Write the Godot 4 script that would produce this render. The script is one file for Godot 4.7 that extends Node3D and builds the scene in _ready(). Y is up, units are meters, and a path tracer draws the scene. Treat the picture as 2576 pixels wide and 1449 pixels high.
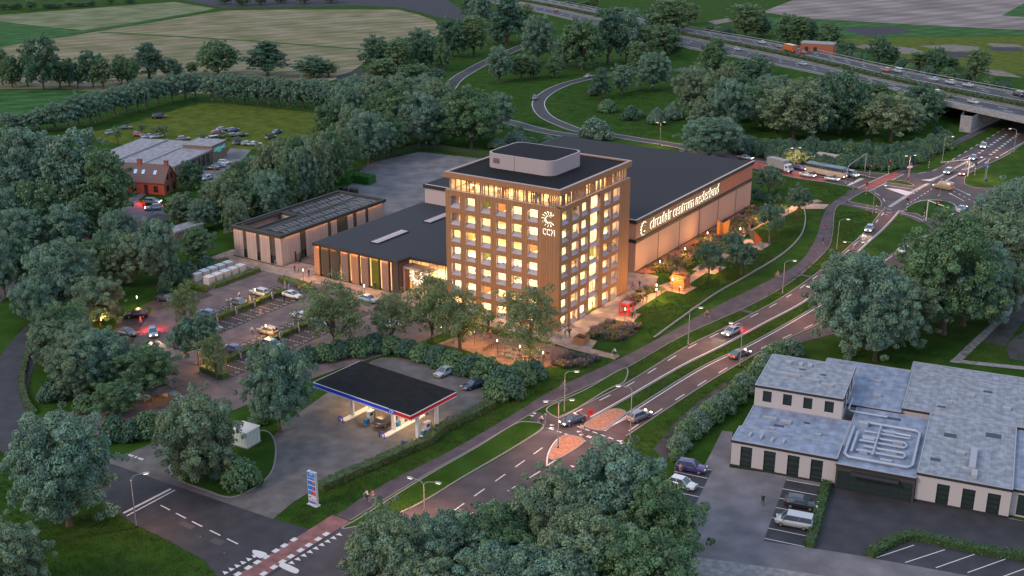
extends Node3D
# Aerial dusk view of an office campus beside a dual carriageway. Positions are read off the photograph as
# picture points (2576 x 1449 grid and enlarged crops of it) and dropped onto the ground plane, or onto roof planes.
const FOCAL := 2964.88
const PITCH := 0.3409
const CAM_H := 85.0
const YAW := 0.5779
const FR := {"d": [0.0, 0.0, 1.0], "a": [0.0, 0.0, 0.33333], "b": [858.67, 0.0, 0.33333], "c": [1717.3, 0.0, 0.33333], "e": [0.0, 483.0, 0.33333],
	"f": [858.67, 357.8, 0.41968], "g": [1717.3, 357.8, 0.41968], "h": [0.0, 966.0, 0.33333], "i": [715.55, 858.67, 0.40735], "j": [1574.2, 858.67, 0.40739],
	"k": [1073.3, 393.55, 0.32105], "l": [572.4, 465.1, 0.32105], "m": [772.8, 894.5, 0.17287], "n": [286.2, 329.2, 0.1679], "o": [1037.6, 751.3, 0.22222],
	"p": [1538.4, 458.0, 0.19505], "q": [1860.4, 386.4, 0.1679], "r": [2146.7, 314.8, 0.20741], "s": [286.2, 679.8, 0.27163]}
var M := {}
var rng := RandomNumberGenerator.new()
var taken := {}
var UB := BoxMesh.new()
var campus := Transform3D()

# ---------------------------------------------------------------- picture point -> place
func G(fr: String, x: float, y: float, h := 0.0) -> Vector3:
	var o: Array = FR[fr]
	var dx: float = (o[0] + o[2] * x - 1288.0) / FOCAL
	var dy: float = (o[1] + o[2] * y - 724.5) / FOCAL
	var d := Vector3(dx, -sin(PITCH) - dy * cos(PITCH), -cos(PITCH) + dy * sin(PITCH))
	return Vector3(0, CAM_H, 0) + d * ((CAM_H - h) / -d.y)

func GP(fr: String, a: Array, h := 0.0) -> PackedVector3Array:
	var r := PackedVector3Array()
	for k in range(0, a.size(), 2):
		r.append(G(fr, a[k], a[k + 1], h))
	return r

func smooth(p: PackedVector3Array, steps := 6) -> PackedVector3Array:
	var r := PackedVector3Array()
	for k in p.size() - 1:
		var a := p[maxi(k - 1, 0)]
		var d := p[mini(k + 2, p.size() - 1)]
		for s in steps:
			r.append(p[k].cubic_interpolate(p[k + 1], a, d, float(s) / steps))
	r.append(p[p.size() - 1])
	return r

func closed(p: PackedVector3Array, steps := 5) -> PackedVector3Array:
	var r := PackedVector3Array()
	var n := p.size()
	for k in n:
		for s in steps:
			r.append(p[k].cubic_interpolate(p[(k + 1) % n], p[(k + n - 1) % n], p[(k + 2) % n], float(s) / steps))
	return r

func resample(p: PackedVector3Array, n: int) -> PackedVector3Array:
	var acc := [0.0]
	for k in p.size() - 1:
		acc.append(acc[k] + p[k].distance_to(p[k + 1]))
	var r := PackedVector3Array()
	var j := 0
	for s in n:
		var t: float = acc[acc.size() - 1] * s / (n - 1)
		while j < p.size() - 2 and acc[j + 1] < t:
			j += 1
		r.append(p[j].lerp(p[j + 1], clampf((t - acc[j]) / maxf(acc[j + 1] - acc[j], 1e-6), 0, 1)))
	return r

func length_of(p: PackedVector3Array) -> float:
	var t := 0.0
	for k in p.size() - 1:
		t += p[k].distance_to(p[k + 1])
	return t

func offset(p: PackedVector3Array, d: float) -> PackedVector3Array:
	var r := PackedVector3Array()
	for k in p.size():
		var t := (p[mini(k + 1, p.size() - 1)] - p[maxi(k - 1, 0)]).normalized()
		r.append(p[k] + Vector3(t.z, 0, -t.x) * d)
	return r

# ---------------------------------------------------------------- mesh builder
class MB:
	var v := PackedVector3Array()
	var n := PackedVector3Array()
	var c := PackedColorArray()
	var u := PackedVector2Array()
	var ix := PackedInt32Array()
	var col := Color.WHITE
	func vert(p: Vector3, nn: Vector3, uv := Vector2.ZERO) -> int:
		v.append(p); n.append(nn); c.append(col); u.append(uv)
		return v.size() - 1
	func tri(a: Vector3, b: Vector3, d: Vector3) -> void:
		var nn := (d - a).cross(b - a).normalized()
		var i := v.size()
		vert(a, nn); vert(b, nn); vert(d, nn)
		ix.append_array(PackedInt32Array([i, i + 1, i + 2]))
	func quad(a: Vector3, b: Vector3, d: Vector3, e: Vector3) -> void:
		var nn := (d - a).cross(b - a).normalized()
		var i := v.size()
		vert(a, nn, Vector2(0, 1)); vert(b, nn, Vector2(0, 0)); vert(d, nn, Vector2(1, 0)); vert(e, nn, Vector2(1, 1))
		ix.append_array(PackedInt32Array([i, i + 1, i + 2, i, i + 2, i + 3]))
	func box(o: Vector3, s: Vector3, t := Transform3D()) -> void:
		var h := s * 0.5
		var q := []
		for k in 8:
			q.append(t * (o + Vector3(h.x if k & 1 else -h.x, s.y if k & 2 else 0.0, h.z if k & 4 else -h.z)))
		for f in [[4, 6, 7, 5], [1, 3, 2, 0], [5, 7, 3, 1], [0, 2, 6, 4], [6, 2, 3, 7], [0, 4, 5, 1]]:
			quad(q[f[0]], q[f[1]], q[f[2]], q[f[3]])
	func bar(a: Vector3, b: Vector3, w: float, d := -1.0, up := Vector3.UP) -> void:
		var z := (b - a)
		if z.length() < 1e-5:
			return
		var l := z.length()
		z = z / l
		var x := up.cross(z)
		x = (Vector3.RIGHT if x.length() < 1e-3 else x).normalized()
		var y := z.cross(x)
		box(Vector3(0, 0, 0), Vector3(w, l, w if d < 0 else d), Transform3D(Basis(x, z, x.cross(z)), a))
	func tube(p: Array, r: Array, sides := 8, cap := true) -> void:
		var rings := []
		var side := Vector3.RIGHT
		for k in p.size():
			var t: Vector3 = (p[mini(k + 1, p.size() - 1)] - p[maxi(k - 1, 0)]).normalized()
			side = (side - t * side.dot(t))
			if side.length() < 1e-3:
				side = t.cross(Vector3.FORWARD)
			side = side.normalized()
			var o := t.cross(side)
			var ring := []
			for s in sides:
				var a := TAU * s / sides
				var dir := side * cos(a) + o * sin(a)
				ring.append(vert(p[k] + dir * float(r[mini(k, r.size() - 1)]), dir))
			rings.append(ring)
		for k in p.size() - 1:
			for s in sides:
				var s2 := (s + 1) % sides
				ix.append_array(PackedInt32Array([rings[k][s], rings[k + 1][s2], rings[k + 1][s], rings[k][s], rings[k][s2], rings[k + 1][s2]]))
		if cap:
			for e in [0, p.size() - 1]:
				var t2: Vector3 = (p[1] - p[0]) if e == 0 else (p[e - 1] - p[e])
				var m := vert(p[e], -t2.normalized())
				for s in sides:
					ix.append_array(PackedInt32Array([m, rings[e][s], rings[e][(s + 1) % sides]]))
	func lathe(prof: Array, sides := 12, o := Vector3.ZERO) -> void:
		for k in prof.size() - 1:
			var a: Array = prof[k]
			var b: Array = prof[k + 1]
			var sl := Vector2(b[1] - a[1], a[0] - b[0]).normalized()
			var i := v.size()
			for s in sides + 1:
				var an := TAU * s / sides
				var d := Vector3(cos(an), 0, sin(an))
				var nn := d * sl.x + Vector3.UP * sl.y
				vert(o + d * float(a[0]) + Vector3.UP * float(a[1]), nn)
				vert(o + d * float(b[0]) + Vector3.UP * float(b[1]), nn)
			for s in sides:
				ix.append_array(PackedInt32Array([i + s * 2, i + s * 2 + 1, i + s * 2 + 3, i + s * 2, i + s * 2 + 3, i + s * 2 + 2]))
	func slab(p: PackedVector3Array, y0: float, y1: float, walls := true) -> void:
		var q := PackedVector2Array()
		for a in p:
			q.append(Vector2(a.x, a.z))
		var cw := Geometry2D.is_polygon_clockwise(q)
		var t := Geometry2D.triangulate_polygon(q)
		if t.is_empty():
			print("outline crosses itself: ", get_stack())
			return
		var i := v.size()
		for a in p:
			vert(Vector3(a.x, y1, a.z), Vector3.UP)
		for k in t:
			ix.append(i + k)
		if walls and y1 - y0 > 0.001:
			for k in p.size():
				var a := p[k]
				var b := p[(k + 1) % p.size()]
				if not cw:
					var s := a; a = b; b = s
				quad(Vector3(a.x, y0, a.z), Vector3(a.x, y1, a.z), Vector3(b.x, y1, b.z), Vector3(b.x, y0, b.z))
	func strip(a: PackedVector3Array, b: PackedVector3Array) -> void:
		var i := v.size()
		for k in a.size():
			var t := (a[mini(k + 1, a.size() - 1)] - a[maxi(k - 1, 0)])
			var nn := t.cross(b[k] - a[k]).normalized()
			if nn.y < -0.01: nn = -nn
			vert(a[k], nn); vert(b[k], nn)
		for k in a.size() - 1:
			ix.append_array(PackedInt32Array([i + 2 * k, i + 2 * k + 2, i + 2 * k + 3, i + 2 * k, i + 2 * k + 3, i + 2 * k + 1]))
	func mesh(turn := true) -> ArrayMesh:
		if turn:  # faces wind the way their normals point
			for k in range(0, ix.size(), 3):
				var p := v[ix[k]]
				if (v[ix[k + 2]] - p).cross(v[ix[k + 1]] - p).dot(n[ix[k]] + n[ix[k + 1]] + n[ix[k + 2]]) < 0.0:
					var w := ix[k + 1]
					ix[k + 1] = ix[k + 2]; ix[k + 2] = w
		var a := []
		a.resize(Mesh.ARRAY_MAX)
		a[Mesh.ARRAY_VERTEX] = v
		a[Mesh.ARRAY_NORMAL] = n
		a[Mesh.ARRAY_COLOR] = c
		a[Mesh.ARRAY_TEX_UV] = u
		a[Mesh.ARRAY_INDEX] = ix
		var m := ArrayMesh.new()
		m.add_surface_from_arrays(Mesh.PRIMITIVE_TRIANGLES, a)
		return m

# ---------------------------------------------------------------- objects
func numbered(called: String) -> String:
	var k: int = taken.get(called, 0)
	taken[called] = k + 1
	return called if k == 0 else "%s_%03d" % [called, k]

func obj(called: String, mesh, m: Material, parent: Node = self, t := Transform3D()) -> MeshInstance3D:
	var o := MeshInstance3D.new()
	o.name = numbered(called) if parent == self else called
	o.mesh = mesh.mesh() if mesh is MB else mesh
	o.material_override = m
	o.transform = t
	parent.add_child(o, true)
	return o

func tag(o: Node, label: String, category: String, group := "", kind := "") -> Node:
	if label: o.set_meta("label", label)
	if category: o.set_meta("category", category)
	if group: o.set_meta("group", group)
	if kind: o.set_meta("kind", kind)
	return o

func thing(called: String, label: String, category: String, t := Transform3D(), group := "") -> Node3D:
	var o := Node3D.new()
	o.name = numbered(called)
	add_child(o)
	o.transform = t
	tag(o, label, category, group)
	return o

func setting(called: String, mesh, m: Material) -> MeshInstance3D:
	var o := obj(called, mesh, m)
	o.set_meta("kind", "structure")
	return o

func copy(src: Node3D, label: String, t: Transform3D, group := "") -> Node3D:
	var o: Node3D = src.duplicate()
	o.name = numbered(String(src.name).rstrip("_0123456789"))
	add_child(o)
	o.transform = t
	if label: o.set_meta("label", label)
	if group: o.set_meta("group", group)
	return o

func at(p: Vector3, turn := 0.0, s := 1.0) -> Transform3D:
	return Transform3D(Basis(Vector3.UP, turn).scaled(Vector3.ONE * s), p)

func along(a: Vector3, b: Vector3) -> Transform3D:
	var d := (b - a); d.y = 0
	return Transform3D(Basis(Vector3.UP, atan2(-d.z, d.x)), a)

func bx(called: String, o: Vector3, s: Vector3, m: Material, parent: Node) -> MeshInstance3D:
	return obj(called, UB, m, parent, Transform3D(Basis.from_scale(s), o + Vector3(0, s.y * 0.5, 0)))

# ---------------------------------------------------------------- materials (colours are linear)
func noise_tex(freq: float, lo: Color, hi: Color, size := 512, octaves := 4, kind := FastNoiseLite.TYPE_SIMPLEX_SMOOTH, sd := 1) -> NoiseTexture2D:
	var f := FastNoiseLite.new()
	f.noise_type = kind; f.frequency = freq; f.fractal_octaves = octaves; f.seed = sd
	var g := Gradient.new()
	g.set_color(0, lo); g.set_color(1, hi)
	var t := NoiseTexture2D.new()
	t.noise = f; t.width = size; t.height = size; t.seamless = true; t.color_ramp = g
	t.generate_mipmaps = false
	return t

func bump_tex(freq: float, size := 512, strength := 6.0, sd := 3) -> NoiseTexture2D:
	var f := FastNoiseLite.new()
	f.frequency = freq; f.fractal_octaves = 4; f.seed = sd
	var t := NoiseTexture2D.new()
	t.noise = f; t.width = size; t.height = size; t.seamless = true; t.as_normal_map = true; t.bump_strength = strength
	t.generate_mipmaps = false
	return t

func mt(key: String, c: Color, rough := 0.85, o := {}) -> StandardMaterial3D:
	var m := StandardMaterial3D.new()
	m.resource_name = key
	if o.has("tex"):   # the pattern is darker than white: the colour given is the mean
		c = Color(minf(c.r * 1.55, 0.95), minf(c.g * 1.55, 0.95), minf(c.b * 1.55, 0.95))
	if o.has("big"):
		c = Color(c.r * 1.4, c.g * 1.4, c.b * 1.4)
	m.albedo_color = c.linear_to_srgb()
	m.roughness = rough
	m.metallic = o.get("metal", 0.0)
	m.metallic_specular = o.get("spec", 0.5)
	if o.has("tex"):
		m.albedo_texture = o.tex
		m.uv1_triplanar = true
		m.uv1_world_triplanar = o.get("world", true)
		var s = o.get("size", 4.0)
		m.uv1_scale = Vector3(1.0 / s, 1.0 / s, 1.0 / s) if not (s is Vector3) else Vector3(1.0 / s.x, 1.0 / s.y, 1.0 / s.z)
	if o.has("big"):
		m.detail_enabled = true
		m.detail_albedo = o.big
		m.detail_blend_mode = BaseMaterial3D.BLEND_MODE_MUL
		m.detail_uv_layer = BaseMaterial3D.DETAIL_UV_2
		m.uv2_triplanar = true
		m.uv2_world_triplanar = true
		m.uv2_scale = Vector3.ONE / float(o.get("big_size", 40.0))
	if o.has("bump"):
		m.normal_enabled = true
		m.normal_texture = o.bump
		m.normal_scale = o.get("bump_scale", 1.0)
	if o.has("emit"):
		m.emission_enabled = true
		m.emission = (o.emit as Color).linear_to_srgb()
		m.emission_energy_multiplier = o.get("power", 1.0)
	if o.has("alpha"):
		m.transparency = BaseMaterial3D.TRANSPARENCY_ALPHA
		m.albedo_color.a = o.alpha
	if o.has("coat"):
		m.clearcoat_enabled = true
		m.clearcoat = o.coat
		m.clearcoat_roughness = 0.05
	if o.has("back"):
		m.backlight_enabled = true
		m.backlight = (o.back as Color).linear_to_srgb()
	if o.has("vc"):
		m.vertex_color_use_as_albedo = true
	M[key] = m
	return m

func stripe_tex(w: int, h: int, f: Callable) -> ImageTexture:
	var im := Image.create(w, h, false, Image.FORMAT_RGB8)
	for y in h:
		for x in w:
			im.set_pixel(x, y, f.call(x, y))
	return ImageTexture.create_from_image(im)

func gray(g: float) -> Color:
	return Color(g, g, g)

# ---------------------------------------------------------------- camera, sky, sun
func camera_and_light() -> void:
	var cam := Camera3D.new()
	cam.name = "camera"
	cam.fov = rad_to_deg(2.0 * atan(724.5 / FOCAL))
	cam.position = Vector3(0, CAM_H, 0)
	cam.rotation = Vector3(-PITCH, 0, 0)
	cam.near = 0.5
	cam.far = 4000.0
	add_child(cam)
	var sky_mat := ProceduralSkyMaterial.new()
	sky_mat.sky_top_color = Color(0.34, 0.46, 0.64).linear_to_srgb()
	sky_mat.sky_horizon_color = Color(0.70, 0.65, 0.72).linear_to_srgb()
	sky_mat.sky_curve = 0.22
	sky_mat.ground_bottom_color = Color(0.05, 0.06, 0.05).linear_to_srgb()
	sky_mat.ground_horizon_color = Color(0.35, 0.33, 0.36).linear_to_srgb()
	sky_mat.sun_angle_max = 1.0
	var sky := Sky.new()
	sky.sky_material = sky_mat
	var env := Environment.new()
	env.background_mode = Environment.BG_SKY
	env.sky = sky
	env.background_energy_multiplier = 1.35
	env.tonemap_mode = Environment.TONE_MAPPER_LINEAR
	env.tonemap_exposure = 1.22
	env.sdfgi_enabled = true
	env.ssao_enabled = true
	env.ssil_enabled = true
	var we := WorldEnvironment.new()
	we.environment = env
	add_child(we)
	var sun := DirectionalLight3D.new()
	sun.name = "evening_sun"
	sun.light_energy = 0.5
	sun.light_color = Color(1.0, 0.90, 0.80)
	sun.light_angular_distance = 14.0
	sun.shadow_enabled = true
	sun.rotation_degrees = Vector3(-34, -58, 0)
	add_child(sun)

func materials() -> void:
	var spk := noise_tex(0.09, Color(0.62, 0.62, 0.62), Color(1, 1, 1), 512, 5)
	var fine := noise_tex(0.35, Color(0.55, 0.55, 0.55), Color(1, 1, 1), 512, 3)
	var blot := noise_tex(0.012, Color(0.72, 0.72, 0.71), Color(1.0, 1.0, 1.0), 512, 5, FastNoiseLite.TYPE_SIMPLEX_SMOOTH, 7)
	var blades := noise_tex(0.07, Color(0.34, 0.44, 0.26), Color(1, 1, 0.84), 512, 5, FastNoiseLite.TYPE_SIMPLEX, 5)
	var mead := noise_tex(0.018, Color(0.70, 0.76, 0.62), Color(1, 1, 1), 512, 5, FastNoiseLite.TYPE_SIMPLEX_SMOOTH, 11)
	var rough_n := bump_tex(0.12, 512, 8.0)
	var rows := stripe_tex(256, 256, func(x, y):
		var k := 0.86 + 0.10 * sin(y * TAU / 8.0) + 0.05 * sin(y * TAU / 32.0 + 1.0) + 0.05 * sin(x * 0.0245 * 3 + y * 0.0982)
		return gray(clampf(k, 0, 1)))
	M.spk = null
	mt("lawn", Color(0.052, 0.104, 0.027), 0.95, {"tex": blades, "size": 9.0, "big": mead, "big_size": 60.0, "bump": rough_n, "bump_scale": 1.2, "spec": 0.2})
	mt("rough_grass", Color(0.046, 0.094, 0.034), 0.95, {"tex": blades, "size": 14.0, "big": mead, "big_size": 90.0, "bump": rough_n, "bump_scale": 1.5, "spec": 0.2})
	mt("meadow", Color(0.150, 0.160, 0.050), 0.95, {"tex": blades, "size": 16.0, "big": mead, "big_size": 55.0, "bump": rough_n, "spec": 0.2})
	mt("stubble", Color(0.165, 0.138, 0.098), 0.95, {"tex": rows, "size": 60.0, "big": mead, "big_size": 260.0, "spec": 0.2})
	mt("pale_crop", Color(0.135, 0.138, 0.090), 0.95, {"tex": rows, "size": 50.0, "big": mead, "big_size": 230.0, "spec": 0.2})
	mt("tilled", Color(0.185, 0.155, 0.150), 0.95, {"tex": rows, "size": 70.0, "big": blot, "big_size": 300.0, "spec": 0.2})
	mt("green_crop", Color(0.030, 0.082, 0.026), 0.95, {"tex": rows, "size": 55.0, "big": mead, "big_size": 120.0, "spec": 0.2})
	mt("asphalt", Color(0.068, 0.055, 0.063), 0.8, {"tex": fine, "size": 3.0, "big": blot, "big_size": 34.0, "bump": rough_n, "bump_scale": 0.3})
	mt("road_red", Color(0.092, 0.056, 0.058), 0.8, {"tex": fine, "size": 3.0, "big": blot, "big_size": 45.0, "bump": rough_n, "bump_scale": 0.3})
	mt("dark_asphalt", Color(0.036, 0.034, 0.041), 0.75, {"tex": fine, "size": 3.0, "big": blot, "big_size": 26.0})
	mt("motorway", Color(0.044, 0.045, 0.054), 0.8, {"tex": fine, "size": 4.0, "big": blot, "big_size": 60.0})
	mt("bike_asphalt", Color(0.078, 0.058, 0.074), 0.85, {"tex": fine, "size": 2.0, "big": blot, "big_size": 22.0})
	mt("park_asphalt", Color(0.150, 0.106, 0.108), 0.85, {"tex": fine, "size": 2.5, "big": blot, "big_size": 28.0})
	mt("bay_paver", Color(0.060, 0.040, 0.036), 0.85, {"tex": fine, "size": 1.6, "big": blot, "big_size": 14.0})
	mt("yard", Color(0.165, 0.150, 0.166), 0.85, {"tex": fine, "size": 3.0, "big": blot, "big_size": 40.0})
	mt("forecourt", Color(0.112, 0.100, 0.100), 0.8, {"tex": spk, "size": 3.5, "big": blot, "big_size": 24.0})
	mt("plaza", Color(0.36, 0.235, 0.19), 0.85, {"tex": spk, "size": 2.4, "big": blot, "big_size": 18.0})
	mt("brick_red", Color(0.19, 0.105, 0.085), 0.85, {"tex": spk, "size": 1.6, "big": blot, "big_size": 12.0})
	mt("island_brick", Color(0.300, 0.150, 0.100), 0.85, {"tex": spk, "size": 1.2, "big": blot, "big_size": 6.0})
	mt("lane_red", Color(0.270, 0.060, 0.050), 0.8, {"tex": spk, "size": 2.5, "big": blot, "big_size": 14.0})
	mt("lane_pink", Color(0.210, 0.090, 0.085), 0.8, {"tex": spk, "size": 2.5, "big": blot, "big_size": 14.0})
	mt("paint", Color(0.58, 0.56, 0.56), 0.7, {"tex": spk, "size": 1.5})
	mt("kerb", Color(0.22, 0.205, 0.21), 0.85, {"tex": spk, "size": 1.5})
	mt("sand", Color(0.150, 0.125, 0.108), 0.9, {"tex": spk, "size": 4.0, "big": blot, "big_size": 30.0})
	mt("mulch", Color(0.34, 0.125, 0.065), 0.95, {"tex": fine, "size": 1.2, "big": blot, "big_size": 6.0})
	mt("soil", Color(0.090, 0.050, 0.035), 0.95, {"tex": fine, "size": 1.2, "big": blot, "big_size": 6.0})
	mt("concrete", Color(0.22, 0.21, 0.215), 0.85, {"tex": spk, "size": 3.0, "big": blot, "big_size": 9.0})
	mt("wet_ground", Color(0.016, 0.017, 0.028), 0.95, {"tex": spk, "size": 12.0, "big": blot, "big_size": 60.0})  # near-black tone: painted shadow on the top field, wet ground at the ponds
	mt("bay_paint", Color(0.30, 0.27, 0.27), 0.8, {})
	mt("patch", Color(0.075, 0.066, 0.072), 0.85, {"tex": fine, "size": 2.0})
	mt("cover", Color(0.07, 0.065, 0.066), 0.6, {})
	M.t_spk = spk; M.t_fine = fine; M.t_blot = blot; M.t_bump = rough_n

func poly(called: String, p: PackedVector3Array, y: float, m: String, y0 := -1.0) -> MeshInstance3D:
	var b := MB.new()
	b.slab(p, y if y0 < 0 else y0, y, y0 >= 0)
	return setting(called, b, M[m])

func ribbon(called: String, l: PackedVector3Array, r: PackedVector3Array, y: float, m: String, steps := 48) -> MeshInstance3D:
	var b := MB.new()
	var a := resample(smooth(l), steps)
	var c := resample(smooth(r), steps)
	for k in steps:
		a[k].y += y; c[k].y += y
	b.strip(a, c)
	return setting(called, b, M[m])

func lane(called: String, mid: PackedVector3Array, w: float, y: float, m: String, steps := 64) -> MeshInstance3D:
	var c := resample(smooth(mid), steps)
	var b := MB.new()
	var l := offset(c, w * 0.5)
	var r := offset(c, -w * 0.5)
	for k in steps:
		l[k].y += y; r[k].y += y
	b.strip(l, r)
	return setting(called, b, M[m])

func paint_line(parent: Node, p: PackedVector3Array, w: float, y: float, steps := 40, m := "paint", called := "painted_line") -> MeshInstance3D:
	var c := resample(smooth(p), steps)
	var b := MB.new()
	var l := offset(c, w * 0.5)
	var r := offset(c, -w * 0.5)
	for k in steps:
		l[k].y += y; r[k].y += y
	b.strip(l, r)
	return obj(called, b, M[m], parent)

var dash_mesh := PlaneMesh.new()
func dashes(parent: Node, p: PackedVector3Array, w: float, on: float, off: float, y: float, called := "lane_dash", across := 0.0) -> void:
	dash_mesh.size = Vector2(1, 1)
	var c := smooth(p)
	var total := length_of(c)
	var n := int(total / (on + off))
	var q := resample(c, maxi(2, int(total / 0.25)))
	for k in n:
		var s := (k + 0.5) * (on + off)
		var i := clampi(int(s / total * (q.size() - 1)), 0, q.size() - 2)
		var i0 := clampi(int((s - on * 0.5) / total * (q.size() - 1)), 0, q.size() - 2)
		var i1 := clampi(int((s + on * 0.5) / total * (q.size() - 1)), i0 + 1, q.size() - 1)
		var d := (q[i1] - q[i0]); d.y = 0; d = d.normalized()
		var x := Vector3(d.z, 0, -d.x)
		obj(called, dash_mesh, M.paint, parent, Transform3D(Basis(x * w, Vector3.UP, d * on), q[i] + Vector3(0, y, 0)))

var tooth_mesh: ArrayMesh
func teeth(parent: Node, a: Vector3, b: Vector3, n: int, w: float, l: float, y: float, side := 1.0) -> void:
	if tooth_mesh == null:
		var t := MB.new()
		t.tri(Vector3(-0.5, 0, 0), Vector3(0, 0, -1), Vector3(0.5, 0, 0))
		tooth_mesh = t.mesh()
	var d := (b - a).normalized()
	var o := Vector3(d.z, 0, -d.x) * side
	for k in n:
		obj("give_way_tooth", tooth_mesh, M.paint, parent, Transform3D(Basis(d * w, Vector3.UP, -o * l), a.lerp(b, (k + 0.5) / n) + Vector3(0, y, 0)))

func kerb(p: PackedVector3Array, called := "kerb", w := 0.22, h := 0.13, m := "kerb", loop := false) -> MeshInstance3D:
	var c := p.duplicate()
	if loop:
		c.append(p[0])
	var l := offset(c, w * 0.5)
	var r := offset(c, -w * 0.5)
	if loop:
		l[0] = (l[0] + l[l.size() - 1]) * 0.5; l[l.size() - 1] = l[0]
		r[0] = (r[0] + r[r.size() - 1]) * 0.5; r[r.size() - 1] = r[0]
	var b := MB.new()
	var up := func(q: PackedVector3Array, y: float) -> PackedVector3Array:
		var s := PackedVector3Array()
		for a in q: s.append(Vector3(a.x, a.y + y, a.z))
		return s
	b.strip(up.call(l, h), up.call(r, h))
	b.strip(up.call(l, h), up.call(l, 0.0))
	b.strip(up.call(r, h), up.call(r, 0.0))
	return setting(called, b, M[m])

func island(p: PackedVector3Array, m := "lawn", called := "verge") -> void:
	var q := closed(p, 5)
	poly(called, q, 0.115, m, 0.0)
	kerb(q, "kerb", 0.24, 0.135, "kerb", true)

func C(x: float, z: float, y := 0.0) -> Vector3:
	return campus * Vector3(x, y, z)

func CP(a: Array) -> PackedVector3Array:
	var r := PackedVector3Array()
	for k in range(0, a.size(), 2):
		r.append(C(a[k], a[k + 1]))
	return r

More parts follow.
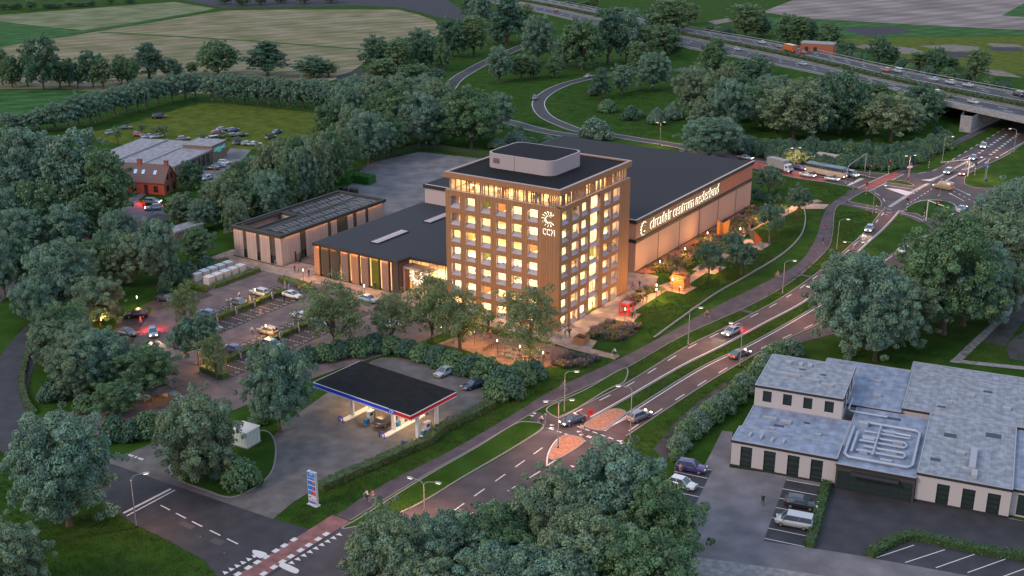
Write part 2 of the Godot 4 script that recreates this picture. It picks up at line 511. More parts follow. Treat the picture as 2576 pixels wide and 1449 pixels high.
# ---------------------------------------------------------------- the ground and the roads
func ground() -> void:
	var b := MB.new()
	b.quad(Vector3(-1500, 0, 300), Vector3(-1500, 0, -2200), Vector3(1500, 0, -2200), Vector3(1500, 0, 300))
	setting("ground", b, M.lawn)
	poly("field", GP("d", [-300, 30, 0, 38, 440, 5, 540, 21, 500, 30, 290, 66, 213, 77, 100, 66, 0, 54, -300, 46]), 0.02, "pale_crop")
	poly("field", GP("d", [-300, 165, 10, 117, 270, 75, 560, 27, 700, 24, 858, 24, 1000, 24, 1050, 36, 1095, 52, 1110, 84, 1050, 110, 930, 150, 860, 195, 700, 240, 300, 230, -300, 260]), 0.02, "stubble")
	poly("field", GP("d", [-400, 42, 0, 55, 205, 79, 0, 115, -400, 160]), 0.03, "green_crop")
	poly("field", GP("d", [-300, 232, 0, 224, 150, 222, 250, 233, 210, 262, 80, 300, -60, 330, -300, 340]), 0.03, "green_crop")
	poly("ditch", GP("d", [200, 78, 300, 62, 520, 26, 545, 24, 300, 68, 210, 82, 0, 120, 0, 116]), 0.04, "green_crop")
	poly("ditch", GP("d", [245, 80, 300, 82, 640, 102, 858, 119, 920, 123, 920, 126, 858, 122, 640, 105, 300, 85, 255, 83]), 0.04, "green_crop")
	poly("field", GP("d", [1000, -20, 1100, -20, 1180, 40, 1160, 52, 1105, 45, 1050, 28, 995, 18, 900, 14, 560, 20, 430, -6]), 0.035, "wet_ground")  # dark shadow lying over the top field, painted as a sheet
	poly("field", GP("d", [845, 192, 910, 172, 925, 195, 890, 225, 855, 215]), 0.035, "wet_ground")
	poly("field", GP("d", [1917, 30, 1990, 2, 2060, -30, 2800, -30, 2800, 92, 2576, 76, 2300, 62, 2010, 45]), 0.02, "tilled")
	poly("field", GP("d", [2520, 39, 2590, 0, 2800, -20, 2800, 60, 2576, 43]), 0.03, "green_crop")
	poly("field", GP("d", [2010, 46, 2300, 63, 2576, 77, 2800, 93, 2800, 108, 2576, 90, 2330, 92, 2100, 95, 2000, 70, 1850, 60, 1850, 40]), 0.025, "green_crop")
	poly("field", GP("d", [2100, 96, 2330, 93, 2576, 91, 2800, 109, 2800, 240, 2576, 190, 2400, 165, 2240, 140]), 0.025, "meadow")
	for q in [[2140, 117, 2180, 112, 2230, 114, 2300, 122, 2330, 133, 2280, 136, 2200, 128], [2310, 116, 2400, 112, 2460, 118, 2470, 128, 2400, 130], [2480, 108, 2560, 112, 2576, 118, 2500, 118], [1780, 54, 1830, 46, 1850, 52, 1800, 62], [2440, 172, 2520, 178, 2576, 196, 2500, 190]]:
		poly("gravel_patch", GP("d", q), 0.04, "sand")
	for q in [[2110, 70, 2250, 66, 2300, 80, 2180, 92], [2360, 135, 2420, 130, 2470, 140, 2400, 146], [2480, 118, 2570, 122, 2576, 130, 2500, 128]]:
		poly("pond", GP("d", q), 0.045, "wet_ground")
	poly("meadow", closed(GP("a", [690, 1010, 900, 955, 1200, 868, 1560, 778, 2000, 815, 2450, 865, 2530, 960, 2100, 1100, 1740, 1130, 1250, 1090, 900, 1090])), 0.03, "meadow")
	motorway()
	var loop := GP("b", [2900, 500, 2576, 528, 2420, 535, 2200, 545, 2030, 560, 1870, 590, 1700, 632, 1570, 690, 1492, 760, 1500, 830, 1560, 890, 1680, 945, 1800, 985, 2050, 1022, 2250, 1055, 2480, 1090, 2700, 1135])
	var lo := lane("slip_road", loop, 5.6, 0.05, "dark_asphalt", 90)
	for s in [2.35, -2.35]:
		paint_line(lo, offset(resample(smooth(loop), 90), s), 0.22, 0.06, 90)
	var ramp := GP("b", [1480, 318, 1380, 345, 1280, 385, 1090, 470, 960, 540, 880, 590, 825, 650, 800, 720, 900, 820, 1080, 880, 1290, 925, 1450, 972, 1650, 1012, 1850, 1035, 2050, 1040])
	var ra := lane("slip_road", ramp, 6.4, 0.045, "dark_asphalt", 90)
	for s in [2.7, -2.7]:
		paint_line(ra, offset(resample(smooth(ramp), 90), s), 0.22, 0.055, 90)
	var west := ribbon("road", GP("q", [-900, -160, -200, -30, 400, 55, 820, 115, 1460, 235, 1720, 265, 2200, 300, 2400, 330]), GP("q", [-900, 60, -200, 165, 150, 215, 560, 300, 880, 375, 1280, 430, 1600, 475, 1820, 532]), 0.04, "road_red")
	poly("bus_lane", GP("q", [60, 95, 420, 150, 700, 240, 1000, 330, 1280, 385, 1250, 425, 880, 372, 560, 298, 150, 212, 0, 190]), 0.046, "lane_red")
	for a in [[-200, 45, 400, 130, 800, 165, 1460, 235, 2050, 375], [560, 235, 1000, 300, 1700, 440], [560, 298, 880, 372, 1280, 427, 1800, 525], [1720, 262, 2000, 290, 2200, 302]]:
		paint_line(west, GP("q", a), 0.18, 0.055, 24)
	paint_line(west, GP("q", [1615, 478, 1830, 372]), 0.6, 0.055, 4)
	paint_line(west, GP("q", [1640, 480, 1862, 378]), 0.3, 0.055, 4)
	poly("verge", GP("q", [1740, 325, 1900, 350, 2060, 385, 2030, 395, 1900, 370, 1740, 345]), 0.12, "lawn", 0.0)
	var jn := poly("road", GP("r", [-80, 800, 90, 770, 300, 640, 430, 592, 660, 580, 830, 575, 970, 545, 1080, 490, 1500, 250, 1870, 10, 2100, -140, 2420, -30, 2250, 80, 2150, 300, 2250, 800, 1900, 1000, 1700, 1150, 1300, 1300, 1000, 1300, 850, 1185, 560, 1085, 320, 1085, 180, 1045, -60, 975, -60, 900]), 0.042, "asphalt")
	poly("bike_crossing", GP("r", [80, 772, 165, 796, 592, 590, 482, 574]), 0.052, "lane_red")
	for a in [[60, 762, 450, 580], [195, 800, 620, 592]]:
		dashes(jn, GP("r", a), 0.5, 0.5, 0.5, 0.058, "block_marking")
	for a in [[440, 992, 720, 810], [700, 815, 930, 700]]:
		dashes(jn, GP("r", a), 1.1, 0.5, 0.5, 0.058, "block_marking")
	for a in [[640, 975, 1000, 745], [720, 840, 920, 695], [1200, 795, 1560, 985], [370, 1012, 560, 1040], [370, 1055, 540, 1078], [340, 1078, 500, 1102]]:
		dashes(jn, GP("r", a), 0.22, 1.4, 1.4, 0.058)
	for a in [[930, 680, 1390, 430], [1090, 690, 1600, 405], [1110, 690, 1610, 408], [950, 682, 1410, 432], [345, 722, 725, 780], [385, 762, 640, 855], [640, 855, 720, 815], [820, 665, 930, 680], [1775, 375, 2070, 205], [1250, 1190, 1440, 1050], [600, 1050, 720, 955, 860, 910, 1100, 915, 1220, 960, 1255, 1010, 1200, 1090], [0, 975, 330, 1035], [590, 1070, 760, 1120, 850, 1165]]:
		paint_line(jn, GP("r", a), 0.2, 0.056, 14)
	for a in [[1100, 480, 1870, 20], [730, 590, 830, 582, 970, 552, 1060, 512], [220, 805, 340, 870, 400, 960]]:
		dashes(jn, GP("r", a), 0.25, 3.0, 3.2, 0.057)
	for a in [[1510, 350, 1890, 90], [1650, 370, 2040, 80]]:
		dashes(jn, GP("r", a), 0.9, 1.3, 2.4, 0.057)
	for q in [[820, 665, 925, 682, 1050, 615, 940, 655], [400, 765, 640, 855, 720, 818, 560, 780]]:
		var t := MB.new()
		t.slab(GP("r", q), 0.057, 0.057, false)
		obj("painted_wedge", t, M.paint, jn)
	for q in [[1390, 840, 1230, 765, 1], [1345, 925, 1190, 840, -1], [1300, 412, 1410, 368, 1], [1610, 455, 1660, 410, 1]]:
		var a0 := G("r", q[0], q[1]); var b0 := G("r", q[2], q[3])
		var hd := a0 if q[4] > 0 else b0
		var tl := b0 if q[4] > 0 else a0
		paint_line(jn, PackedVector3Array([tl, hd]), 0.22, 0.0571, 3, "paint", "painted_arrow")
		teeth(jn, hd + (hd - tl).normalized().rotated(Vector3.UP, PI / 2) * 0.45, hd - (hd - tl).normalized().rotated(Vector3.UP, PI / 2) * 0.45, 1, 0.9, 1.6, 0.0572, 1.0)
	island(GP("r", [1348, 700, 1375, 605, 1520, 528, 1830, 382, 2070, 222, 2250, 140, 2250, 560, 2070, 640, 1900, 720, 1700, 765, 1500, 760, 1385, 732]))
	island(GP("r", [610, 1052, 720, 960, 870, 918, 1100, 922, 1215, 965, 1240, 1015, 1190, 1085, 1050, 1150, 850, 1120, 760, 1075]))
	island(GP("r", [-40, 905, 120, 812, 170, 805, 260, 850, 325, 915, 340, 965, 320, 990, 200, 978, -20, 935]))
	island(GP("r", [390, 690, 480, 672, 640, 690, 730, 735, 600, 728]))
	var nu := GP("d", [1408, 1050, 1473, 1018, 1574, 966, 1717, 878, 1793, 840, 1885, 794, 1969, 748, 2053, 689, 2120, 635, 2179, 580, 2213, 538, 2228, 522])
	var nl := GP("d", [1490, 1052, 1574, 1005, 1717, 922, 1818, 872, 1927, 813, 2024, 761, 2095, 706, 2170, 626, 2221, 580, 2254, 545, 2266, 530])
	var nr := ribbon("road", nu, nl, 0.04, "road_red", 80)
	paint_line(nr, offset(resample(smooth(nl), 80), 0.45), 0.2, 0.052, 80)
	dashes(nr, offset(resample(smooth(nu), 80), -0.7), 0.2, 3.0, 4.4, 0.052)
	kerb(resample(smooth(nu), 60)); kerb(resample(smooth(nl), 60))
	var su := GP("d", [1514, 1083, 1574, 1042, 1757, 928, 1900, 858, 2070, 760, 2170, 690, 2233, 647, 2290, 608, 2400, 565])
	var sl := GP("d", [1574, 1099, 1721, 1001, 1818, 940, 1924, 879, 2060, 815, 2150, 760, 2250, 690, 2310, 650, 2400, 610])
	var sr := ribbon("road", su, sl, 0.041, "road_red", 80)
	paint_line(sr, offset(resample(smooth(su), 80), -0.5), 0.2, 0.052, 80)
	dashes(sr, offset(resample(smooth(sl), 80), 0.7), 0.2, 3.0, 4.4, 0.052)
	kerb(resample(smooth(su), 60)); kerb(resample(smooth(sl), 60))
	ribbon("road", GP("d", [1924, 879, 1990, 868, 2060, 850, 2140, 830]), GP("d", [1990, 845, 2060, 812, 2110, 790, 2150, 770]), 0.038, "asphalt", 12)
	var wide := poly("road", GP("d", [630, 1478, 880, 1312, 905, 1322, 960, 1311, 1058, 1270, 1164, 1205, 1286, 1136, 1371, 1075, 1330, 1052, 1345, 1036, 1408, 1050, 1490, 1052, 1514, 1083, 1574, 1042, 1576, 1099, 1555, 1136, 1480, 1165, 1375, 1225, 1280, 1290, 1150, 1380, 1050, 1478]), 0.039, "asphalt")
	for a in [[1620, 640, 860, 1180, 560, 1400], [1610, 785, 1000, 1160, 700, 1360]]:
		dashes(wide, GP("i", a), 0.2, 2.6, 2.6, 0.052)
	dashes(wide, GP("i", [455, 1300, 250, 1440]), 0.2, 2.6, 2.6, 0.052)
	for a in [[1620, 770, 1860, 615], [1620, 770, 1630, 690, 1680, 610, 1745, 575], [1960, 555, 2200, 430]]:
		paint_line(wide, GP("i", a), 0.2, 0.053, 10)
	dashes(wide, GP("i", [1625, 535, 1985, 660]), 0.25, 0.9, 0.7, 0.053)
	dashes(wide, GP("i", [1750, 505, 2100, 630]), 0.25, 0.9, 0.7, 0.053)
	for a in [[1530, 470, 1560, 440, 2], [1640, 510, 1640, 545, 2], [1800, 550, 1830, 590, 2], [1860, 590, 1890, 600, 2], [1520, 965, 1620, 905, 4], [1770, 785, 1870, 740, 3], [2060, 610, 2080, 640, 2]]:
		teeth(wide, G("i", a[0], a[1]), G("i", a[2], a[3]), a[4], 0.6, 0.8, 0.053)
	island(GP("i", [1632, 718, 1660, 660, 1700, 602, 1745, 582, 1838, 602, 1832, 640, 1690, 728]), "island_brick", "traffic_island")
	island(GP("i", [1852, 522, 1940, 462, 2035, 420, 2108, 442, 2040, 500, 1965, 552]), "island_brick", "traffic_island")
	island(GP("i", [1618, 424, 1680, 380, 1860, 300, 2100, 168, 2100, 250, 2000, 298, 1860, 385, 1720, 468, 1660, 462]))
	island(GP("i", [362, 1150, 470, 1090, 860, 845, 1200, 650, 1410, 520, 1500, 500, 1600, 530, 1420, 655, 1100, 842, 840, 1000, 600, 1105, 400, 1155]))
	var acc := poly("road", GP("d", [200, 1165, 277, 1166, 430, 1219, 687, 1306, 780, 1332, 836, 1294, 882, 1312, 640, 1478, 570, 1478, 513, 1409, 427, 1363, 333, 1316, 260, 1269, 190, 1230]), 0.04, "dark_asphalt")
	var redx := poly("bike_crossing", GP("d", [545, 1480, 593, 1449, 836, 1296, 880, 1312, 667, 1449, 620, 1480]), 0.05, "lane_pink")
	dashes(redx, GP("h", [1690, 1500, 1830, 1415, 2310, 1120]), 0.75, 0.9, 0.75, 0.058, "block_marking")
	dashes(redx, GP("h", [1900, 1500, 1980, 1440, 2540, 1085]), 0.75, 0.9, 0.75, 0.058, "block_marking")
	teeth(redx, G("h", 1690, 1445), G("h", 1955, 1295), 6, 0.75, 0.9, 0.058)
	teeth(redx, G("h", 2165, 1360), G("h", 2570, 1120), 9, 0.75, 0.9, 0.058, -1)
	dashes(acc, GP("h", [1190, 905, 1500, 1065, 1900, 1260]), 0.2, 2.2, 1.45, 0.052)
	paint_line(acc, GP("h", [930, 978, 1290, 793]), 0.42, 0.053, 3)
	paint_line(acc, GP("h", [955, 998, 1320, 803]), 0.24, 0.053, 3)
	for q in [[1905, 1270, 1925, 1258, 2015, 1285, 1970, 1318, 1925, 1295], [2110, 1380, 2140, 1355, 2245, 1400, 2255, 1420, 2225, 1432]]:
		poly("traffic_island", closed(GP("h", q), 4), 0.12, "paint", 0.0)
	lane("road", GP("d", [150, 780, 115, 815, 60, 880, 25, 950, 12, 1020, 28, 1080, 80, 1135, 160, 1180, 270, 1225]), 7.0, 0.043, "dark_asphalt", 60)
	lane("road", GP("d", [-120, 830, -40, 765, 20, 715, 70, 670, 110, 628, 160, 605, 260, 590, 350, 570, 420, 540]), 6.0, 0.043, "asphalt", 60)
	var bl := GP("d", [846, 1297, 968, 1217, 1123, 1140, 1286, 1046, 1392, 981, 1574, 895, 1717, 819, 1780, 782, 1956, 694, 2019, 652, 2053, 597, 2066, 555, 2082, 521, 2120, 492, 2165, 473])
	var br := GP("d", [880, 1310, 1066, 1197, 1204, 1119, 1294, 1066, 1384, 1015, 1574, 926, 1717, 845, 1885, 769, 1994, 706, 2074, 635, 2093, 597, 2101, 528, 2125, 508, 2182, 479])
	ribbon("bike_path", bl, br, 0.046, "bike_asphalt", 90)
	kerb(resample(smooth(br), 90), "edging", 0.14, 0.07)
	ribbon("bike_path", GP("r", [482, 574, 650, 498, 900, 350, 1200, 200, 1420, 95, 1620, 0, 1900, -150]), GP("r", [594, 590, 730, 522, 1000, 372, 1250, 240, 1420, 160, 1700, 20, 2020, -150]), 0.047, "bike_asphalt", 40)
	lane("footpath", GP("g", [950, 365, 1100, 395, 1190, 410, 1320, 425, 1400, 455, 1450, 480]), 3.0, 0.045, "bike_asphalt", 24)
	var pr := RandomNumberGenerator.new()
	pr.seed = 15
	for q in [["i", 900, 1150, 1300, 950, 5], ["i", 1200, 1050, 1560, 820, 4], ["h", 1300, 1000, 1800, 1300, 5], ["g", 100, 1230, 500, 1010, 4], ["g", 600, 960, 1000, 720, 3], ["i", 1700, 860, 2000, 700, 2], ["r", 700, 900, 1300, 700, 4], ["s", 500, 900, 700, 1100, 3]]:
		for k in q[5]:
			var p := G(q[0], lerpf(q[1], q[3], (k + pr.randf()) / q[5]), lerpf(q[2], q[4], (k + pr.randf()) / q[5]))
			if k % 2 == 0:
				var t := MB.new()
				t.tube([Vector3(0, 0, 0), Vector3(0, 0.006, 0)], [0.34], 12)
				obj("manhole_cover", t, M.cover, self, at(p + Vector3(0, 0.054, 0))).set_meta("kind", "structure")
			else:
				obj("asphalt_patch", dash_mesh, M.patch, self, Transform3D(Basis(Vector3.UP, -0.62 + pr.randf_range(-0.1, 0.1)) * Basis.from_scale(Vector3(pr.randf_range(2, 6), 1, pr.randf_range(0.8, 1.6))), p + Vector3(0, 0.0505, 0))).set_meta("kind", "structure")
	poly("car_park", GP("g", [2100, 820, 1990, 960, 1790, 1190, 1930, 1225, 2060, 1050, 2250, 800]), 0.04, "dark_asphalt")
	poly("car_park", GP("g", [2100, 1090, 1960, 1200, 1940, 1240, 1960, 1300, 2100, 1320]), 0.04, "dark_asphalt")
	ribbon("footpath", GP("g", [2080, 880, 1790, 1140, 1610, 1310]), GP("g", [2100, 900, 1830, 1160, 1660, 1325]), 0.045, "concrete", 16)
	ribbon("footpath", GP("g", [1610, 1300, 1850, 1325, 2100, 1350]), GP("g", [1600, 1318, 1850, 1345, 2100, 1370]), 0.046, "concrete", 8)
	poly("forecourt", GP("d", [687, 1306, 600, 1278, 430, 1219, 277, 1166, 270, 1152, 330, 1138, 410, 1103, 470, 1075, 560, 1060, 640, 1100, 690, 1095, 720, 1062, 860, 962, 935, 908, 960, 900, 1010, 900, 1110, 928, 1238, 972, 1252, 1000, 1235, 1015, 1150, 1058, 1040, 1115, 900, 1180, 790, 1232, 740, 1262]), 0.036, "forecourt")
	island(GP("d", [426, 1180, 450, 1155, 520, 1128, 600, 1118, 655, 1085, 685, 1098, 694, 1140, 682, 1190, 640, 1228, 580, 1252, 520, 1235, 455, 1210]))
	dashes(acc, GP("h", [970, 535, 1100, 580]), 0.5, 0.45, 0.25, 0.06, "block_marking")
	poly("car_park", GP("j", [595, 553, 660, 560, 640, 780, 1290, 870, 1800, 960, 2459, 1110, 2800, 1180, 2800, 1600, 0, 1600, 0, 1449, 260, 1380, 300, 1000, 310, 790, 490, 760]), 0.036, "yard")
	poly("car_park", GP("j", [1270, 890, 1800, 985, 2459, 1115, 2800, 1180, 2800, 1380, 2200, 1340, 1480, 1330, 1160, 1280]), 0.042, "dark_asphalt")
	for q in [[300, 780, 535, 795, 410, 1050, 270, 1020], [990, 855, 1230, 900, 1115, 1275, 850, 1235], [1770, 1260, 2459, 1350, 2800, 1400, 2800, 1600, 2400, 1500, 1520, 1340]]:
		poly("parking_bay", GP("j", q), 0.046, "dark_asphalt")
	var yl := Node3D.new()
	yl.name = "bay_lines"; yl.set_meta("kind", "structure"); add_child(yl)
	for a in [[990, 857, 1217, 898], [970, 912, 1200, 955], [948, 970, 1185, 1012], [927, 1028, 1165, 1072], [903, 1090, 1145, 1135], [880, 1155, 1122, 1205], [857, 1218, 1105, 1270], [300, 782, 533, 796], [300, 805, 505, 848], [300, 860, 480, 905], [300, 930, 452, 962], [330, 995, 422, 1020], [1545, 1338, 1780, 1260], [1725, 1368, 1970, 1288], [1915, 1400, 2155, 1316], [2110, 1430, 2345, 1346], [2300, 1465, 2520, 1385]]:
		paint_line(yl, GP("j", a), 0.14, 0.054, 3)
	ribbon("footpath", GP("j", [260, 1310, 700, 1370, 1200, 1445, 1500, 1500]), GP("j", [260, 1420, 700, 1480, 1200, 1560, 1500, 1600]), 0.047, "concrete", 8)
	ribbon("footpath", GP("j", [620, 250, 480, 350, 320, 490, 170, 665]), GP("j", [640, 262, 560, 330, 400, 500, 250, 745]), 0.038, "dark_asphalt", 24)
	poly("farm_yard", GP("n", [400, 940, 490, 950, 370, 1030, 440, 1150, 740, 1190, 800, 1310, 650, 1449, 420, 1500, 150, 1470, 0, 1340, -60, 1290, 0, 1255, 230, 1120, 230, 1000]), 0.04, "yard")
	lane("road", GP("d", [370, 575, 380, 600, 345, 640, 290, 690]), 6.0, 0.041, "yard", 12)
	poly("car_park", GP("n", [1755, 260, 2060, 285, 1960, 400, 1640, 620, 1480, 780, 1300, 770, 1340, 560, 1560, 455]), 0.04, "yard")
	poly("service_yard", GP("d", [862, 465, 930, 410, 1055, 382, 1232, 402, 1330, 470, 1065, 515, 960, 570, 900, 545, 850, 500]), 0.036, "yard")
	poly("parking_lot", CP([-88, 4.6, -76, 4.6, -22, 5.2, -18, 10, -20, 24, -24, 38, -26, 50, -27, 60, -34, 74, -44, 84, -52, 80, -44, 66, -52, 62, -60, 55, -66, 48, -71, 42, -76, 35, -76.5, 26, -74, 21, -85, 20]), 0.05, "park_asphalt")
	poly("plaza", CP([-92, 4.5, -92, -3, -88.6, -3, -88.6, 0.3, -73, 0.3, -73, -12, -63.5, -12, -63.5, 0.3, -39.2, 0.3, -39.2, -4, -26.5, -4, -26.5, 0.2, 0.2, 0.2, 0.2, -28.8, -2, -41, 1.5, -40.5, 4, -34, 5.2, -11.5, 5, -2, 6, 0.2, 8.8, 0.2, 9.8, 4.1, 15.9, 4.2, 15.9, 6.3, 6, 6.4, 0, 5.2, -22, 4.8]), 0.06, "plaza")
	for q in [[5, -11.4, 9.9, -12.2, 9.1, -17.3, 5, -17.5], [4, -33, 7.2, -33, 11.4, -33, 11.8, -38.5, 5.3, -38.4, 4, -34], [7.2, -38, 9.4, -38, 9.4, -50, 7.2, -50], [5.8, -48.8, 11.4, -48.6, 11.6, -54.8, 5.8, -54.6], [6.6, -76.9, 8.2, -78, 13.6, -77, 13.5, -71, 6.4, -71], [-0.8, -76.5, 3, -76.5, 3, -73.5, -0.8, -73.5], [5.2, -17, 7.2, -17, 7.2, -34, 5.2, -34]]:
		poly("garden_pavement", CP(q), 0.064, "plaza")
	lane("garden_path", CP([8.3, -54, 7.6, -62, 5.6, -72, 4.4, -82, 4.6, -93, 6.4, -104, 7, -116, 10, -122]), 2.4, 0.062, "plaza", 40)
	poly("garden_pavement", CP([-8, -28.8, 0.3, -28.8, 3.6, -34, 1.4, -40.4, -4, -40, -8, -40]), 0.055, "plaza")
	poly("garden_pavement", GP("q", [1070, 745, 1340, 765, 1270, 830, 930, 830, 880, 790]), 0.06, "plaza")
	poly("bike_parking", CP([-14, 8, -6, 7.9, 1, 6.6, 6, 6.6, 8, 9, 7.2, 16.8, 0, 19.5, -6, 18.5, -10, 17.6, -16, 18]), 0.058, "brick_red")
	poly("flower_bed", CP([-4.0, -40.2, -1.2, -41, 0.6, -44, 1, -52, 0, -60, -1, -72, -1, -90, -3, -108, -4.0, -108]), 0.066, "mulch")
	poly("flower_bed", CP([5.3, -1.5, 5.5, -11, 9, -11.2, 13, -9, 13, -2, 9.4, -0.6, 8, -1.4]), 0.07, "soil")
	poly("flower_bed", CP([7.5, 8.5, 9, 7.5, 13.5, 8.2, 13.5, 12, 9, 15.6, 7.6, 15.8]), 0.07, "soil")
	for q in [[-65.2, 10.6, -61.2, 10.6, -61.2, 37.2, -65.2, 37.2], [-59.5, 11.2, -54.5, 11.2, -54.5, 37.2, -59.5, 37.2], [-47.4, 11, -43.9, 11, -43.9, 43, -47.4, 43], [-42.3, 12, -37, 12, -37, 51, -42.3, 51], [-72, 22, -76.5, 22, -76.5, 27, -72, 27]]:
		poly("parking_bay", CP(q), 0.056, "bay_paver")
	poly("parking_bay", GP("s", [270, 320, 400, 270, 560, 290, 540, 340, 400, 375]), 0.056, "bay_paver")
	poly("parking_bay", GP("s", [20, 470, 320, 430, 200, 600, 150, 700, 0, 700]), 0.056, "bay_paver")
	var pl := Node3D.new()
	pl.name = "parking_lines"; pl.set_meta("kind", "structure"); add_child(pl)
	for z in range(0, 11):
		for s in [[-65.0, -61.3], [-59.5, -54.6]]:
			dashes(pl, CP([s[0], 11.5 + z * 2.55, s[1], 11.5 + z * 2.55]), 0.12, 0.25, 0.15, 0.064, "bay_dash")
	for z in range(5, 16):
		for s in [[-47.3, -44.0], [-42.3, -37.1]]:
			dashes(pl, CP([s[0], 11.5 + z * 2.55, s[1], 11.5 + z * 2.55]), 0.12, 0.25, 0.15, 0.064, "bay_dash")
	var ring := MB.new()
	for k in 14:
		var a := TAU * k / 14; var a2 := TAU * (k + 1) / 14
		ring.quad(Vector3(cos(a), 0, sin(a)) * 0.45, Vector3(cos(a), 0, sin(a)) * 0.62, Vector3(cos(a2), 0, sin(a2)) * 0.62, Vector3(cos(a2), 0, sin(a2)) * 0.45)
	ring.quad(Vector3(-0.1, 0, 0.3), Vector3(-0.1, 0, -0.3), Vector3(0.1, 0, -0.3), Vector3(0.1, 0, 0.3))
	var rm := ring.mesh()
	for z in range(0, 10):
		for x in [-64.4, -55.4]:
			obj("charging_symbol", rm, M.bay_paint, pl, Transform3D(Basis.from_scale(Vector3.ONE * 0.75), C(x, 12.8 + z * 2.55, 0.064)))
	for z in range(5, 15):
		for x in [-46.6, -38.0]:
			obj("charging_symbol", rm, M.bay_paint, pl, Transform3D(Basis.from_scale(Vector3.ONE * 0.75), C(x, 12.8 + z * 2.55, 0.064)))
	for k in 62:
		var o := obj("paving_stripe", dash_mesh, M.kerb, pl, campus * Transform3D(Basis.from_scale(Vector3(0.38, 1, 1.5)), Vector3(-87.5 + k * 0.78, 0.068, 3.7)))
	for k in 20:
		obj("paving_stripe", dash_mesh, M.kerb, pl, campus * Transform3D(Basis.from_scale(Vector3(0.38, 1, 1.5)), Vector3(-19.5 + k * 0.78, 0.068, 4.0)))
	var wall := kerb(resample(smooth(CP([17.2, -7, 17, -20, 16.9, -36.7, 17.8, -50, 18.8, -70.4, 17.2, -87, 13.4, -101, 9, -112, 7.5, -115])), 70), "garden_wall", 0.3, 0.32, "kerb")
	wall.remove_meta("kind")
	tag(wall, "low curved concrete garden wall between the lawn and the cycle path", "wall")

func motorway() -> void:
	var hgt := func(x: float) -> float:
		return clampf(1.0 + (x + 1100.0) / 2500.0 * 6.0, 0.6, 7.0)
	var line := func(a: Array) -> PackedVector3Array:
		var r := PackedVector3Array()
		for k in range(0, a.size(), 2):
			r.append(G("c", a[k], a[k + 1], hgt.call(a[k])))
		return resample(smooth(r), 90)
	var nn: PackedVector3Array = line.call([-1500, 5, -1146, 75, -560, 212, 0, 350, 420, 430, 1200, 590, 1500, 655, 2100, 790, 2800, 940])
	var nf: PackedVector3Array = line.call([-1500, -20, -1106, 45, -560, 158, 0, 275, 420, 360, 1250, 545, 1500, 605, 2100, 730, 2800, 862])
	var fn: PackedVector3Array = line.call([-1500, -62, -1000, 20, -500, 127, 0, 240, 600, 350, 1000, 430, 1500, 555, 2000, 655, 2800, 812])
	var ff: PackedVector3Array = line.call([-1500, -85, -1000, 0, -500, 100, 0, 205, 600, 310, 1000, 390, 1500, 500, 2000, 600, 2800, 745])
	var deck := MB.new()
	deck.strip(nn, nf); 
	var d2 := MB.new()
	d2.strip(fn, ff)
	var up := func(p: PackedVector3Array, y: float) -> PackedVector3Array:
		var r := PackedVector3Array()
		for q in p: r.append(q + Vector3(0, y, 0))
		return r
	var near := setting("motorway", deck, M.motorway)
	var far := setting("motorway", d2, M.motorway)
	var med := MB.new()
	var o1 := offset(nf, 0.0)
	med.strip(up.call(nf, -0.02), up.call(fn, -0.02))
	setting("median", med, M.sand)
	for side in [[nn, -1.0], [ff, 1.0]]:
		var e: PackedVector3Array = side[0]
		var low := PackedVector3Array()
		var mid := PackedVector3Array()
		for k in e.size():
			var t := (e[mini(k + 1, e.size() - 1)] - e[maxi(k - 1, 0)]).normalized()
			var n := Vector3(t.z, 0, -t.x) * float(side[1])
			mid.append(e[k] + n * 1.6 + Vector3(0, -0.05, 0))
			low.append(Vector3(e[k].x, -0.3, e[k].z) + n * (1.6 + e[k].y * 1.9))
		var bb := MB.new()
		bb.strip(e, mid)
		setting("motorway_shoulder", bb, M.sand)
		var b2 := MB.new()
		var cut := e.size()
		for k in e.size():
			if e[k].x > 152.0 and side[1] < 0:
				cut = k; break
		b2.strip(mid.slice(0, cut), low.slice(0, cut))
		setting("embankment", b2, M.rough_grass)
	for a in [[nn, nf, near], [fn, ff, far]]:
		for t in [0.1, 0.9]:
			var p := PackedVector3Array()
			for k in a[0].size(): p.append(a[0][k].lerp(a[1][k], t))
			paint_line(a[2], p, 0.35, 0.01, 90)
		for t in [0.4, 0.65]:
			var p := PackedVector3Array()
			for k in a[0].size(): p.append(a[0][k].lerp(a[1][k], t))
			dashes(a[2], p, 0.35, 4.0, 9.0, 0.012)
	var hl := PackedVector3Array()
	for k in nf.size(): hl.append(nf[k].lerp(fn[k], 0.42))
	median_line = hl
	motor_near = [nn, nf]
	motor_far = [fn, ff]

var median_line: PackedVector3Array
var motor_near: Array
var motor_far: Array

